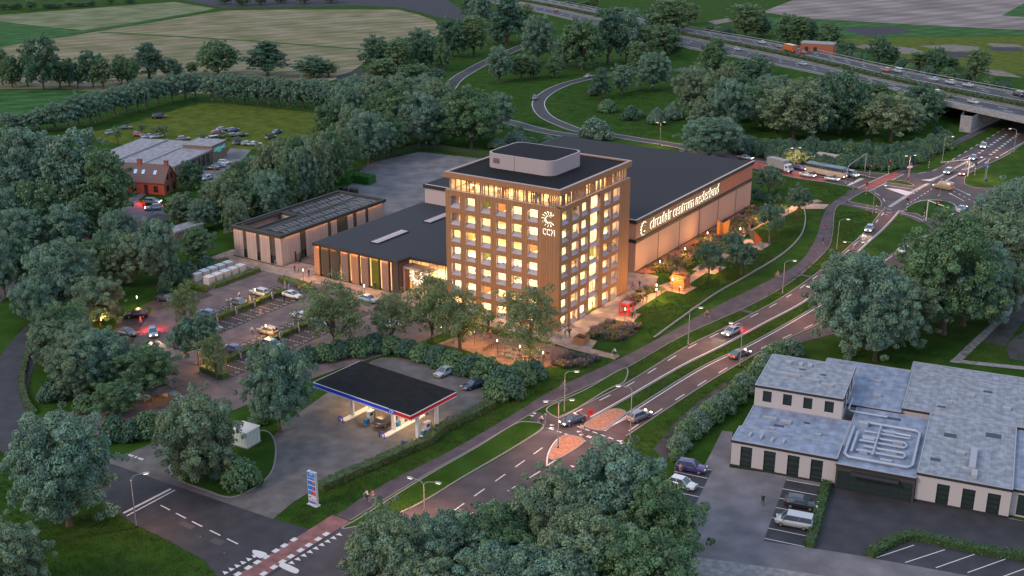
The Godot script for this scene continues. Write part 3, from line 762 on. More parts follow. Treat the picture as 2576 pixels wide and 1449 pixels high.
# ---------------------------------------------------------------- the campus buildings
func building_materials() -> void:
	var r := RandomNumberGenerator.new()
	r.seed = 4
	var vals := []
	for k in 64: vals.append(r.randf_range(0.84, 1.0))
	var jit := []
	for k in 64: jit.append(r.randi_range(0, 255))
	var slats := stripe_tex(256, 256, func(x, y):
		var s = int(x / 8.0)
		var edge = x % 8
		var t: float = vals[s] if y < jit[s] else vals[(s + 17) % 64]
		return gray(t * (0.6 if edge == 0 else 1.0)))
	var corr := stripe_tex(64, 8, func(x, _y):
		return gray(0.72 + 0.28 * absf(sin(x * PI / 8.0))))
	var courses := stripe_tex(256, 256, func(x, y):
		var row = int(y / 16.0)
		var b = int((x + (row % 2) * 16) / 32.0)
		var t: float = 0.75 + 0.25 * vals[(b * 7 + row * 13) % 64]
		return gray(t * (0.5 if y % 16 < 2 else 1.0)))
	var mesh_n := noise_tex(0.2, Color(0.45, 0.45, 0.45), Color(1, 1, 1), 256, 3)
	mt("wood_facade", Color(0.255, 0.122, 0.055), 0.75, {"tex": slats, "world": false, "size": Vector3(3.2, 7.0, 3.2)})
	mt("sill_metal", Color(0.34, 0.31, 0.35), 0.55, {})
	mt("reveal", Color(0.36, 0.29, 0.29), 0.7, {})
	mt("dark_frame", Color(0.03, 0.028, 0.028), 0.5, {})
	mt("grey_frame", Color(0.22, 0.19, 0.18), 0.6, {})
	mt("glass", Color(0.9, 0.92, 0.92), 0.03, {"alpha": 0.06})
	mt("dark_glass", Color(0.02, 0.035, 0.035), 0.06, {"spec": 0.6})
	mt("cream", Color(0.66, 0.56, 0.44), 0.9, {})
	mt("room_floor", Color(0.52, 0.40, 0.27), 0.7, {"tex": M.t_spk, "world": false, "size": 3.0})
	mt("room_wood", Color(0.36, 0.14, 0.05), 0.6, {})
	mt("moss_wall", Color(0.115, 0.135, 0.015), 0.95, {"tex": mesh_n, "world": false, "size": 1.6})
	mt("white_table", Color(0.72, 0.68, 0.62), 0.5, {})
	mt("lamp_glow", Color(0.9, 0.8, 0.6), 0.5, {"emit": Color(1.0, 0.72, 0.36), "power": 3.0})
	mt("sign_glow", Color(0.9, 0.85, 0.7), 0.5, {"emit": Color(1.0, 0.88, 0.68), "power": 1.5})
	mt("letter_face", Color(0.10, 0.095, 0.09), 0.5, {})
	mt("roof_black", Color(0.0085, 0.0085, 0.011), 0.85, {"tex": M.t_spk, "world": false, "size": 6.0, "spec": 0.3})
	mt("plant_box", Color(0.36, 0.30, 0.31), 0.6, {})
	mt("seam_roof", Color(0.026, 0.026, 0.029), 0.75, {"tex": corr, "world": false, "size": Vector3(4.5, 4.5, 4.5), "spec": 0.25})
	mt("shingle_roof", Color(0.034, 0.035, 0.040), 0.75, {"tex": courses, "world": false, "size": 7.0, "spec": 0.25})
	mt("fascia", Color(0.022, 0.021, 0.023), 0.6, {})
	mt("hall_clad", Color(0.31, 0.205, 0.180), 0.7, {"tex": corr, "world": false, "size": Vector3(3.2, 3.2, 3.2)})
	mt("hall_light", Color(0.46, 0.37, 0.36), 0.7, {})
	mt("hall_sign", Color(0.26, 0.155, 0.10), 0.7, {"tex": M.t_spk, "world": false, "size": 5.0})
	mt("hall_red", Color(0.27, 0.105, 0.07), 0.85, {"tex": courses, "world": false, "size": 3.0})
	mt("annex_clad", Color(0.40, 0.29, 0.255), 0.8, {"tex": slats, "world": false, "size": Vector3(3.4, 6.0, 3.4)})
	mt("pebble", Color(0.27, 0.17, 0.15), 0.9, {"tex": mesh_n, "world": false, "size": 1.8})
	mt("slat_brown", Color(0.30, 0.15, 0.09), 0.8, {"tex": slats, "world": false, "size": Vector3(2.4, 5.0, 2.4)})
	mt("dark_panel", Color(0.062, 0.055, 0.052), 0.8, {"tex": mesh_n, "world": false, "size": 2.4})
	mt("rust_panel", Color(0.30, 0.085, 0.035), 0.7, {})
	mt("dark_brick", Color(0.040, 0.030, 0.030), 0.85, {"tex": courses, "world": false, "size": 3.0})
	mt("brown_brick", Color(0.13, 0.058, 0.036), 0.85, {"tex": courses, "world": false, "size": 3.0})
	mt("solar", Color(0.012, 0.012, 0.016), 0.25, {"spec": 0.5})
	mt("solar_frame", Color(0.30, 0.26, 0.26), 0.5, {})
	mt("roof_grey", Color(0.030, 0.030, 0.032), 0.85, {"tex": M.t_spk, "world": false, "size": 5.0})
	mt("louvre", Color(0.17, 0.13, 0.11), 0.6, {})
	mt("skylight", Color(0.55, 0.45, 0.48), 0.3, {})
	mt("white_metal", Color(0.62, 0.60, 0.60), 0.5, {})
	mt("curtain", Color(0.46, 0.25, 0.17), 0.9, {"tex": slats, "world": false, "size": Vector3(3, 6, 3)})

func holed(b: MB, x0: float, x1: float, y0: float, y1: float, holes: Array, t := Transform3D()) -> void:
	var xs := [x0, x1]
	var ys := [y0, y1]
	for h in holes:
		for k in 2:
			if h[k] > x0 and h[k] < x1 and not xs.has(h[k]): xs.append(h[k])
			if h[k + 2] > y0 and h[k + 2] < y1 and not ys.has(h[k + 2]): ys.append(h[k + 2])
	xs.sort(); ys.sort()
	for i in xs.size() - 1:
		for j in ys.size() - 1:
			var cx: float = (xs[i] + xs[i + 1]) * 0.5
			var cy: float = (ys[j] + ys[j + 1]) * 0.5
			var open := false
			for h in holes:
				if cx > h[0] and cx < h[1] and cy > h[2] and cy < h[3]: open = true
			if not open:
				b.quad(t * Vector3(xs[i], ys[j], 0), t * Vector3(xs[i], ys[j + 1], 0), t * Vector3(xs[i + 1], ys[j + 1], 0), t * Vector3(xs[i + 1], ys[j], 0))

func deep_window(w: float, h: float, d: float, rise: float) -> Array:
	var p := MB.new()
	p.quad(Vector3(0, rise, -d), Vector3(0, h, -d), Vector3(w, h, -d), Vector3(w, rise, -d))
	var s := MB.new()
	s.quad(Vector3(0, 0.0, 0.03), Vector3(0, rise, -d), Vector3(w, rise, -d), Vector3(w, 0.0, 0.03))
	s.quad(Vector3(0, -0.06, 0.03), Vector3(0, 0.0, 0.03), Vector3(w, 0.0, 0.03), Vector3(w, -0.06, 0.03))
	s.quad(Vector3(0, -0.06, 0.03), Vector3(w, -0.06, 0.03), Vector3(w, -0.06, 0), Vector3(0, -0.06, 0))
	var r := MB.new()
	r.quad(Vector3(0, 0, 0), Vector3(0, h, 0), Vector3(0, h, -d), Vector3(0, 0, -d))
	r.quad(Vector3(w, 0, -d), Vector3(w, h, -d), Vector3(w, h, 0), Vector3(w, 0, 0))
	r.quad(Vector3(0, h, 0), Vector3(w, h, 0), Vector3(w, h, -d), Vector3(0, h, -d))
	var f := MB.new()
	var z := -d + 0.03
	for q in [[0, 0.06, rise, h], [w - 0.06, w, rise, h], [0.06, w - 0.06, rise, rise + 0.06], [0.06, w - 0.06, h - 0.06, h]]:
		f.box(Vector3((q[0] + q[1]) / 2, q[2], z), Vector3(q[1] - q[0], q[3] - q[2], 0.05))
	return [p.mesh(), s.mesh(), r.mesh(), f.mesh()]

func put_window(root: Node3D, set_: Array, t: Transform3D, rise_mat := "sill_metal") -> MeshInstance3D:
	var w := obj("window", set_[0], M.glass, root, t)
	obj("sill", set_[1], M[rise_mat], w)
	obj("reveal", set_[2], M.reveal, w)
	obj("window_frame", set_[3], M.grey_frame, w)
	return w

func area(t: Transform3D, size: Vector2, energy: float, c := Color(1.0, 0.78, 0.48), called := "ceiling_light") -> AreaLight3D:
	var l := AreaLight3D.new()
	l.name = called
	l.area_size = size
	l.light_color = c
	l.light_energy = energy
	l.shadow_enabled = true
	l.area_range = 40.0
	l.transform = t
	add_child(l, true)
	return l

func downlight(parent: Node3D, o: Vector3, sx: float, sz: float, energy: float, c := Color(1.0, 0.84, 0.60), called := "ceiling_lamp") -> void:
	bx(called, o, Vector3(sx, 0.04, sz), M.lamp_glow, parent)
	area(parent.transform * Transform3D(Basis(Vector3.RIGHT, -PI / 2), o + Vector3(0, -0.03, 0)), Vector2(sx, sz), energy, c)

func emblem(r1: float, r2: float, w: float, dep: float, grow := 0.0) -> MB:
	var b := MB.new()
	var n := 10
	var pts := []
	for k in n * 2 + 1:
		var a := deg_to_rad(42.0 + 276.0 * k / (n * 2.0))
		var r := r1 if k % 2 else r2
		pts.append(Vector3(cos(a) * r, sin(a) * r, 0))
	for k in pts.size() - 1:
		var d: Vector3 = (pts[k + 1] - pts[k]).normalized() * (w * 0.4 + grow)
		b.bar(pts[k] - d, pts[k + 1] + d, w + grow * 2, dep, Vector3.BACK)
	return b

func letters(s: String, size: float, dep: float, bold := 0.0) -> TextMesh:
	var f := SystemFont.new()
	f.font_names = PackedStringArray(["Droid Sans"])
	var v := FontVariation.new()
	v.base_font = f
	v.variation_embolden = bold
	var t := TextMesh.new()
	t.font = v if bold != 0.0 else f
	t.text = s
	t.font_size = 32
	t.pixel_size = size / 32.0
	t.depth = dep
	t.curve_step = 4.0
	return t

func halo(parent: Node, m: Mesh, r: float) -> void:
	for k in 8:
		var a := TAU * k / 8
		obj("lettering_glow", m, M.sign_glow, parent, Transform3D(Basis(), Vector3(cos(a) * r, sin(a) * r, -0.11 - k * 0.004)))

func tower() -> void:
	var root := thing("office_tower", "eight-storey office tower clad in bronze timber slats with lit deep-set windows", "building", campus)
	var A := 26.7
	var B := 28.56
	var st := 3.55
	var HB := 24.88
	var right := Transform3D(Basis(Vector3.UP, PI / 2), Vector3.ZERO)
	var lh := []
	for r in 7:
		for i in 6:
			var x0 := -25.49 + 3.652 * i
			lh.append([x0, x0 + 2.3, 21.34 - st * r, 23.82 - st * r])
	var rh := []
	var cols := [[1.0, 3.45], [4.75, 7.35], [8.4, 11.0], [17.5, 20.15], [21.2, 23.9]]
	for r in 7:
		for c in cols:
			rh.append([c[0], c[1], 21.34 - st * r, 23.9 - st * r])
	rh.append([11.9, 15.8, 0.12, 24.5])
	var wl := MB.new()
	holed(wl, -A, 0, 0, HB, lh)
	obj("facade", wl, M.wood_facade, root)
	var wr := MB.new()
	holed(wr, 0, B, 0, HB, rh)
	obj("facade", wr, M.wood_facade, root, right)
	var wb := MB.new()
	wb.quad(Vector3(-A, 0, -B), Vector3(-A, HB, -B), Vector3(-A, HB, 0), Vector3(-A, 0, 0))
	wb.quad(Vector3(0, 0, -B), Vector3(0, HB, -B), Vector3(-A, HB, -B), Vector3(-A, 0, -B))
	obj("rear_facade", wb, M.wood_facade, root)
	var lg := MB.new()
	lg.quad(Vector3(-A, HB, 0), Vector3(-A, HB, -0.9), Vector3(0, HB, -0.9), Vector3(0, HB, 0))
	lg.quad(Vector3(-0.9, HB, 0), Vector3(-0.9, HB, -B), Vector3(0, HB, -B), Vector3(0, HB, 0))
	obj("ledge", lg, M.reveal, root)
	var wsl := deep_window(2.3, 2.48, 0.75, 0.72)
	for h in lh:
		put_window(root, wsl, Transform3D(Basis(), Vector3(h[0], h[2], 0)))
	for c in cols:
		var ws := deep_window(c[1] - c[0], 2.56, 0.62, 0.66)
		for r in 7:
			put_window(root, ws, right * Transform3D(Basis(), Vector3(c[0], 21.34 - st * r, 0)))
	var bigw := deep_window(3.9, 2.85, 0.8, 0.02)
	var sp := MB.new()
	sp.quad(Vector3(0, 0, -0.1), Vector3(0, 0.72, -0.8), Vector3(3.9, 0.72, -0.8), Vector3(3.9, 0, -0.1))
	sp.quad(Vector3(0, -0.05, -0.1), Vector3(0, 0, -0.1), Vector3(3.9, 0, -0.1), Vector3(3.9, -0.05, -0.1))
	sp.quad(Vector3(0, -0.05, -0.8), Vector3(0, -0.05, -0.1), Vector3(3.9, -0.05, -0.1), Vector3(3.9, -0.05, -0.8))
	var spm := sp.mesh()
	var mul := MB.new()
	for x in [0.98, 1.95, 2.92]:
		mul.box(Vector3(x, 0.0, -0.76), Vector3(0.05, 2.85, 0.06))
	var mulm := mul.mesh()
	for r in 7:
		var y0 := 21.65 - st * r
		var w := obj("window", bigw[0], M.glass, root, right * Transform3D(Basis(), Vector3(11.9, y0, 0)))
		obj("reveal", bigw[2], M.reveal, w)
		obj("mullion", mulm, M.grey_frame, w)
		if r < 6 or true:
			obj("spandrel", spm, M.sill_metal, root, right * Transform3D(Basis(), Vector3(11.9, y0 - 0.72 if r < 6 else -0.6, 0)))
	var rs := MB.new()
	rs.quad(Vector3(15.8, 0, -0.8), Vector3(15.8, 24.5, -0.8), Vector3(15.8, 24.5, 0), Vector3(15.8, 0, 0))
	rs.quad(Vector3(11.9, 0, 0), Vector3(11.9, 24.5, 0), Vector3(11.9, 24.5, -0.8), Vector3(11.9, 0, -0.8))
	obj("slot_cheek", rs, M.wood_facade, root, right)
	for k in 9:
		var y := st * k if k < 8 else 27.75
		bx("floor_slab", Vector3(-A / 2, y - 0.32 if k else -0.2, -B / 2), Vector3(A - 2.2 if k < 8 else A - 1.6, 0.34 if k else 0.26, B - 2.2 if k < 8 else B - 1.6), M.room_floor, root)
	bx("core_wall", Vector3(-14.2, 0.08, -15.2), Vector3(12.0, 27.9, 14.5), M.cream, root)
	bx("inner_wall", Vector3(-25.6, 0.08, -13), Vector3(0.2, 24.6, 23.5), M.cream, root)
	bx("inner_wall", Vector3(-13, 0.08, -27.4), Vector3(24.0, 24.6, 0.2), M.cream, root)
	for k in range(1, 8):
		var y := st * k
		bx("floor_edge", Vector3(-A / 2, y - 0.95, -0.98), Vector3(A - 2.0, 1.05, 0.35), M.cream, root)
		bx("floor_edge", Vector3(-1.2, y - 0.95, -B / 2 - 0.6), Vector3(0.35, 1.05, B - 3.6), M.cream, root)
	var pr := RandomNumberGenerator.new()
	pr.seed = 77
	var wall_m := ["cream", "cream", "cream", "room_wood", "cream", "moss_wall"]
	for k in 7:
		var y := st * k + 0.03
		for i in 5:
			if pr.randf() < 0.62:
				bx("partition", Vector3(-22.5 + 3.652 * i, y, -4.2), Vector3(0.12, 3.0, 5.4), M[wall_m[pr.randi() % 6]], root)
		for z in [-8.0, -11.4, -16.4, -20.7]:
			if pr.randf() < 0.6:
				bx("partition", Vector3(-4.4, y, z), Vector3(5.4, 3.0, 0.12), M[wall_m[pr.randi() % 6]], root)
		for i in 6:
			var q := pr.randf()
			if q < 0.66:
				bx("wall_panel", Vector3(-24.4 + 3.652 * i, y + 0.2, -7.0), Vector3(2.6, 2.5, 0.2), M["moss_wall" if q < 0.22 else "room_wood" if q < 0.44 else "curtain"], root)
			q = pr.randf()
			if q < 0.45 and i < 5:
				bx("wall_panel", Vector3(-7.6, y + 0.2, [-2.2, -6.0, -9.7, -18.8, -22.5][i]), Vector3(0.2, 2.5, 2.4), M["moss_wall" if q < 0.1 else "room_wood" if q < 0.3 else "curtain"], root)
		for x in [-22.2, -15.0, -8.2]:
			downlight(root, Vector3(x, y + 3.05, -3.4), 4.6, 1.6, (pr.randf_range(50, 130) if k else 190.0), Color(1.0, pr.randf_range(0.83, 0.92), pr.randf_range(0.58, 0.80)))
		for z in [-5.0, -13.4, -21.0]:
			downlight(root, Vector3(-3.6, y + 3.05, z), 1.6, 4.6, (pr.randf_range(50, 130) if k else 190.0), Color(1.0, pr.randf_range(0.83, 0.92), pr.randf_range(0.58, 0.80)))
	for r in 2:
		bx("curtain", Vector3(-24.9, 21.9 - st * r, -1.35), Vector3(1.3, 1.9, 0.08), M.curtain, root)
	var y9 := HB + 0.02
	var gl := MB.new()
	gl.quad(Vector3(-A + 1.0, y9, -1.0), Vector3(-A + 1.0, 27.4, -1.0), Vector3(-1.0, 27.4, -1.0), Vector3(-1.0, y9, -1.0))
	obj("top_window", gl, M.glass, root)
	var gl2 := MB.new()
	gl2.quad(Vector3(-1.0, y9, -1.0), Vector3(-1.0, 27.4, -1.0), Vector3(-1.0, 27.4, -B + 1), Vector3(-1.0, y9, -B + 1))
	obj("top_window", gl2, M.glass, root)
	bx("top_wall", Vector3(-A / 2, y9, -B + 0.8), Vector3(A - 1.6, 2.5, 0.15), M.cream, root)
	bx("top_wall", Vector3(-A + 0.8, y9, -B / 2), Vector3(0.15, 2.5, B - 1.8), M.cream, root)
	bx("wall_panel", Vector3(-17.8, y9 + 0.05, -7.5), Vector3(3.8, 2.3, 0.2), M.moss_wall, root)
	bx("wall_panel", Vector3(-23.0, y9 + 0.05, -6.5), Vector3(3.4, 2.3, 0.3), M.room_wood, root)
	for x in [-22.0, -15.0, -8.0]:
		downlight(root, Vector3(x, 27.25, -4.2), 4.6, 1.8, 46.0)
	for z in [-7.0, -14.0, -22.0]:
		downlight(root, Vector3(-4.2, 27.25, z), 1.8, 4.6, 46.0)
	var fr := RandomNumberGenerator.new()
	fr.seed = 5
	var fin := BoxMesh.new()
	fin.size = Vector3(0.17, 2.42, 0.30)
	var x := -A + 0.75
	while x < -0.6:
		obj("fin", fin, M["grey_frame" if fr.randf() < 0.7 else "slat_brown"], root, Transform3D(Basis(), Vector3(x, HB + 1.22, -0.62)))
		x += [0.34, 0.42, 0.5, 0.62, 0.9, 1.35][fr.randi() % 6] if x < -4 else 0.42
	var z := -0.6
	while z > -B + 0.7:
		obj("fin", fin, M["grey_frame" if fr.randf() < 0.6 else "slat_brown"], root, Transform3D(Basis(Vector3.UP, PI / 2), Vector3(-0.62, HB + 1.22, z)))
		z -= [0.45, 0.55, 0.7, 0.9, 1.2][fr.randi() % 5]
	var o := 0.12
	for q in [[Vector3(-A / 2, 27.32, -0.15), Vector3(A + o * 2, 1.12, 0.55)], [Vector3(-A / 2, 27.32, -B + 0.15), Vector3(A + o * 2, 1.12, 0.55)], [Vector3(-0.15, 27.32, -B / 2), Vector3(0.55, 1.118, B - 0.25)], [Vector3(-A + 0.15, 27.32, -B / 2), Vector3(0.55, 1.118, B - 0.25)]]:
		var pb := MB.new()
		pb.box(q[0], q[1])
		obj("parapet", pb, M.wood_facade, root)
	for q in [[Vector3(-A / 2, 28.445, -0.15), Vector3(A + o * 2 + 0.06, 0.06, 0.6)], [Vector3(-A / 2, 28.445, -B + 0.15), Vector3(A + o * 2 + 0.06, 0.06, 0.6)], [Vector3(-0.15, 28.444, -B / 2), Vector3(0.6, 0.058, B - 0.3)], [Vector3(-A + 0.15, 28.444, -B / 2), Vector3(0.6, 0.058, B - 0.3)]]:
		bx("coping", q[0], q[1], M.reveal, root)
	var rb := MB.new()
	rb.box(Vector3(-A / 2, 27.9, -B / 2), Vector3(A - 0.85, 0.3, B - 0.85))
	obj("roof", rb, M.roof_black, root)
	var pts := PackedVector3Array()
	for cnr in [[-7.0 - 2.0, -8.7 - 2.0, 0.0], [-22.8 + 2.0, -8.7 - 2.0, PI / 2], [-22.8 + 2.0, -20.9 + 2.0, PI], [-7.0 - 2.0, -20.9 + 2.0, 1.5 * PI]]:
		for k in 7:
			var a: float = cnr[2] + PI / 2 * k / 6.0
			pts.append(Vector3(cnr[0] + cos(a) * 2.0, 0, cnr[1] + sin(a) * 2.0))
	var pm := MB.new()
	pm.slab(pts, 28.2, 31.2)
	var pr_ := obj("plant_room", pm, M.plant_box, root)
	var inner := PackedVector3Array()
	for p in pts:
		inner.append(Vector3(lerpf(-14.9, p.x, 0.955), 0, lerpf(-14.8, p.z, 0.945)))
	var pt := MB.new()
	pt.slab(inner, 31.21, 31.212, false)
	obj("plant_room_roof", pt, M.roof_black, pr_)
	for k in 6:
		bx("louvre_slat", Vector3(-20.2, 29.3 + k * 0.17, -8.66), Vector3(1.5, 0.09, 0.08), M.dark_frame if k % 2 else M.louvre, pr_)
	bx("panel_joint", Vector3(-15.9, 28.25, -8.68), Vector3(0.05, 2.9, 0.06), M.louvre, pr_)
	var em := obj("emblem", emblem(0.72, 1.4, 0.14, 0.12), M.letter_face, root, Transform3D(Basis(), Vector3(-2.45, 22.45, 0.24)))
	obj("emblem_glow", emblem(0.72, 1.4, 0.14, 0.08, 0.05), M.sign_glow, em, Transform3D(Basis(), Vector3(0, 0, -0.14)))
	var tx := obj("lettering", letters("CCN", 1.5, 0.12), M.letter_face, root, Transform3D(Basis(), Vector3(-2.4, 19.8, 0.24)))
	halo(tx, letters("CCN", 1.5, 0.04), 0.06)

func hall() -> void:
	var root := thing("exhibition_hall", "large low hall with dark metal roof and lit lettering on its pink side wall", "building", campus)
	var x0 := -62.5
	var x1 := -4.1
	var z0 := -40.0
	var z1 := -106.8
	var side := Transform3D(Basis(Vector3.UP, PI / 2), Vector3(x1, 0, z0))   # x' runs along the side wall
	var zs := [0.0, 11.4, 22.7, 33.9, 45.2, 56.4, 66.8]
	for k in 6:
		var b := MB.new()
		b.quad(Vector3(zs[k] + 0.1, 0, 0), Vector3(zs[k] + 0.1, 6.92, 0), Vector3(zs[k + 1] - 0.1, 6.92, 0), Vector3(zs[k + 1] - 0.1, 0, 0))
		obj("wall_panel", b, M.hall_clad, root, side)
		if k:
			bx("post", side * Vector3(zs[k], 0, -0.04), Vector3(0.16, 6.9, 0.24), M.fascia, root)
	var gap := MB.new()
	gap.quad(Vector3(0, 0, -0.06), Vector3(0, 7, -0.06), Vector3(66.8, 7, -0.06), Vector3(66.8, 0, -0.06))
	obj("backing_wall", gap, M.fascia, root, side)
	bx("plinth", side * Vector3(33.4, 0, 0.03), Vector3(0.08, 0.25, 66.8), M.fascia, root)
	bx("dark_band", Vector3(x1 + 0.02, 6.9, (z0 + z1) / 2), Vector3(0.5, 0.75, 67.4), M.fascia, root)
	var up := MB.new()
	up.quad(Vector3(0, 7.6, 0), Vector3(0, 11.4, 0), Vector3(46.6, 11.4, 0), Vector3(46.6, 7.6, 0))
	obj("sign_wall", up, M.hall_sign, root, side)
	var up2 := MB.new()
	up2.quad(Vector3(46.6, 7.6, 0), Vector3(46.6, 11.4, 0), Vector3(66.8, 11.4, 0), Vector3(66.8, 7.6, 0))
	obj("brick_wall", up2, M.hall_red, root, side)
	bx("roof_edge", Vector3(x1 - 0.05, 11.36, (z0 + z1) / 2), Vector3(0.6, 0.88, 67.6), M.fascia, root)
	bx("roof_edge", Vector3((x0 + x1) / 2, 11.36, z0 + 0.1), Vector3(58.2, 0.88, 0.5), M.fascia, root)
	bx("roof_edge", Vector3(x0 + 0.05, 11.36, (z0 + z1) / 2), Vector3(0.6, 0.88, 67.6), M.fascia, root)
	bx("roof_trim", Vector3(x1 - 0.02, 12.24, (z0 + z1) / 2), Vector3(0.5, 0.05, 67.6), M.hall_light, root)
	bx("roof_trim", Vector3((x0 + x1) / 2, 12.24, z0 + 0.1), Vector3(58.0, 0.05, 0.45), M.hall_light, root)
	var fw := MB.new()
	fw.quad(Vector3(x0, 0, z0), Vector3(x0, 11.4, z0), Vector3(-20, 11.4, z0), Vector3(-20, 0, z0))
	obj("front_wall", fw, M.hall_light, root)
	var fw2 := MB.new()
	fw2.quad(Vector3(-20, 0, z0), Vector3(-20, 11.4, z0), Vector3(x1, 11.4, z0), Vector3(x1, 0, z0))
	obj("front_wall", fw2, M.hall_clad, root)
	bx("dark_band", Vector3(-12, 6.9, z0 + 0.1), Vector3(16.2, 0.74, 0.4), M.fascia, root)
	var bw := MB.new()
	bw.quad(Vector3(x1, 0, z1), Vector3(x1, 11.4, z1), Vector3(x0, 11.4, z1), Vector3(x0, 0, z1))
	bw.quad(Vector3(x0, 0, z1), Vector3(x0, 11.4, z1), Vector3(x0, 11.4, z0), Vector3(x0, 0, z0))
	obj("rear_wall", bw, M.hall_clad, root)
	var rf := MB.new()
	rf.box(Vector3((x0 + x1) / 2, 11.9, (z0 + z1) / 2), Vector3(58.0, 0.27, 66.5))
	obj("roof", rf, M.seam_roof, root)
	var em := obj("emblem", emblem(0.85, 1.5, 0.19, 0.12), M.letter_face, root, side * Transform3D(Basis(), Vector3(3.5, 9.5, 0.28)))
	obj("emblem_glow", emblem(0.85, 1.5, 0.19, 0.08, 0.035), M.sign_glow, em, Transform3D(Basis(), Vector3(0, 0, -0.14)))
	var words := letters("circulair centrum nederland", 3.0, 0.12)
	var wide: float = words.get_aabb().size.x
	words.pixel_size *= 37.8 / maxf(wide, 0.1)
	var sx := Basis.from_scale(Vector3(1, 1.0, 1))
	var tx := obj("lettering", words, M.letter_face, root, side * Transform3D(sx, Vector3(25.7, 9.55, 0.28)))
	var glow := letters("circulair centrum nederland", 3.0, 0.04)
	glow.pixel_size = words.pixel_size
	halo(tx, glow, 0.085)
	for k in 6:
		area(campus * side * Transform3D(Basis(Vector3.UP, PI), Vector3(4.0 + k * 7.6, 9.5, 0.2)), Vector2(6.4, 1.6), 4.0, Color(1.0, 0.86, 0.62), "sign_light")

func pavilion() -> void:
	var root := thing("entrance_pavilion", "low dark-roofed pavilion with a row of sample facade panels beside the tower", "building", campus)
	var x0 := -63.1
	var h := 7.5
	var rp := PackedVector3Array([Vector3(x0 - 0.2, 0, 0.3), Vector3(-39.3, 0, 0.3), Vector3(-39.0, 0, -3.5), Vector3(-26.75, 0, -4.1), Vector3(-26.75, 0, -39.9), Vector3(x0 - 0.2, 0, -39.9)])
	var r := MB.new()
	r.slab(rp, h - 0.62, h)
	obj("fascia", r, M.fascia, root)
	var r2 := MB.new()
	var ip := PackedVector3Array([Vector3(x0 + 0.1, 0, 0.0), Vector3(-39.6, 0, 0.0), Vector3(-39.3, 0, -3.8), Vector3(-26.78, 0, -4.4), Vector3(-26.78, 0, -39.8), Vector3(x0 + 0.1, 0, -39.8)])
	r2.slab(ip, h + 0.004, h + 0.04)
	obj("roof", r2, M.shingle_roof, root)
	for q in [[-51.3, -12.1, 11.0], [-51.3, -30.0, 8.4]]:
		var s := obj("skylight", UB, M.fascia, root, Transform3D(Basis.from_scale(Vector3(2.5, 0.3, q[2])), Vector3(q[0], h + 0.12, q[1])))
		var n := int(q[2] / 0.85)
		for k in n:
			bx("pane", Vector3(q[0], h + 0.27, q[1] - q[2] / 2 + (k + 0.5) * q[2] / n), Vector3(1.9, 0.06, q[2] / n * 0.62), M.skylight, root)
	var w := MB.new()
	w.quad(Vector3(x0, 0, -39.8), Vector3(x0, h - 0.6, -39.8), Vector3(x0, h - 0.6, 0), Vector3(x0, 0, 0))
	obj("side_wall", w, M.slat_brown, root)
	var fl := MB.new()
	fl.box(Vector3(-45, 0, -20.2), Vector3(36, 0.09, 38.5))
	obj("floor_slab", fl, M.room_floor, root)
	bx("inner_wall", Vector3(-50.5, 0.09, -7.0), Vector3(22, 6.7, 0.2), M.cream, root)
	bx("inner_wall", Vector3(-33, 0.09, -12.0), Vector3(12.5, 6.7, 0.2), M.cream, root)
	bx("inner_wall", Vector3(-39.2, 0.09, -9.0), Vector3(0.2, 6.7, 5), M.cream, root)
	var pan := [[-63.1, -61.5, "slat_brown"], [-60.8, -58.8, "dark_panel"], [-58.1, -56.1, "dark_panel"], [-55.2, -53.2, "pebble"], [-52.4, -50.3, "slat_brown"], [-49.6, -47.6, "pebble"], [-46.7, -44.7, "moss_wall"], [-43.9, -42.0, "pebble"]]
	for p in pan:
		bx("facade_panel", Vector3((p[0] + p[1]) / 2, 0.06, -0.1), Vector3(p[1] - p[0], 6.75, 0.3), M[p[2]], root)
	for k in 8:
		var xa: float = pan[k][1]
		var xb: float = pan[k + 1][0] if k < 7 else -41.2
		bx("fin", Vector3(xa + 0.12, 0.06, -0.05), Vector3(0.2, 6.8, 0.5), M.fascia, root)
		var g := MB.new()
		g.quad(Vector3(xa + 0.22, 0.06, -0.4), Vector3(xa + 0.22, 6.85, -0.4), Vector3(xb, 6.85, -0.4), Vector3(xb, 0.06, -0.4))
		obj("window", g, M.glass if k > 1 else M.rust_panel, root)
	var bk := MB.new()
	bk.box(Vector3(-40.35, 0, -0.15), Vector3(1.75, 6.9, 0.3))
	obj("corner_wall", bk, M.dark_brick, root)
	var bs := MB.new()
	bs.box(Vector3(-39.5, 0, -2.05), Vector3(0.25, 6.9, 3.5))
	obj("side_wall", bs, M.brown_brick, root)
	for q in [[-59.5, 5.5], [-52.0, 7.5], [-44.8, 6.0]]:
		bx("eave_lamp", Vector3(q[0], 6.83, 0.12), Vector3(q[1], 0.04, 0.08), M.lamp_glow, root)
		area(campus * Transform3D(Basis(Vector3.RIGHT, -PI / 2), Vector3(q[0], 6.81, 0.14)), Vector2(q[1], 0.12), 9.0, Color(1.0, 0.66, 0.32), "eave_light")
	for q in [[-57.0, -3.0], [-50.0, -3.0], [-44.0, -3.0], [-33, -8.0], [-33.0, -5.5]]:
		downlight(root, Vector3(q[0], 6.6, q[1]), 5.0, 1.4, 60.0)
	var ent := MB.new()
	ent.quad(Vector3(-39.2, 0.06, -4.3), Vector3(-39.2, 6.85, -4.3), Vector3(-26.8, 6.85, -4.3), Vector3(-26.8, 0.06, -4.3))
	obj("entrance_glass", ent, M.glass, root)
	for xx in [-39.0, -36.6, -34.4, -32.4, -30.2, -28.4, -26.95]:
		bx("mullion", Vector3(xx, 0.06, -4.28), Vector3(0.12, 6.8, 0.16), M.grey_frame, root)
	bx("transom", Vector3(-33, 3.5, -4.2), Vector3(12.2, 0.3, 0.2), M.grey_frame, root)
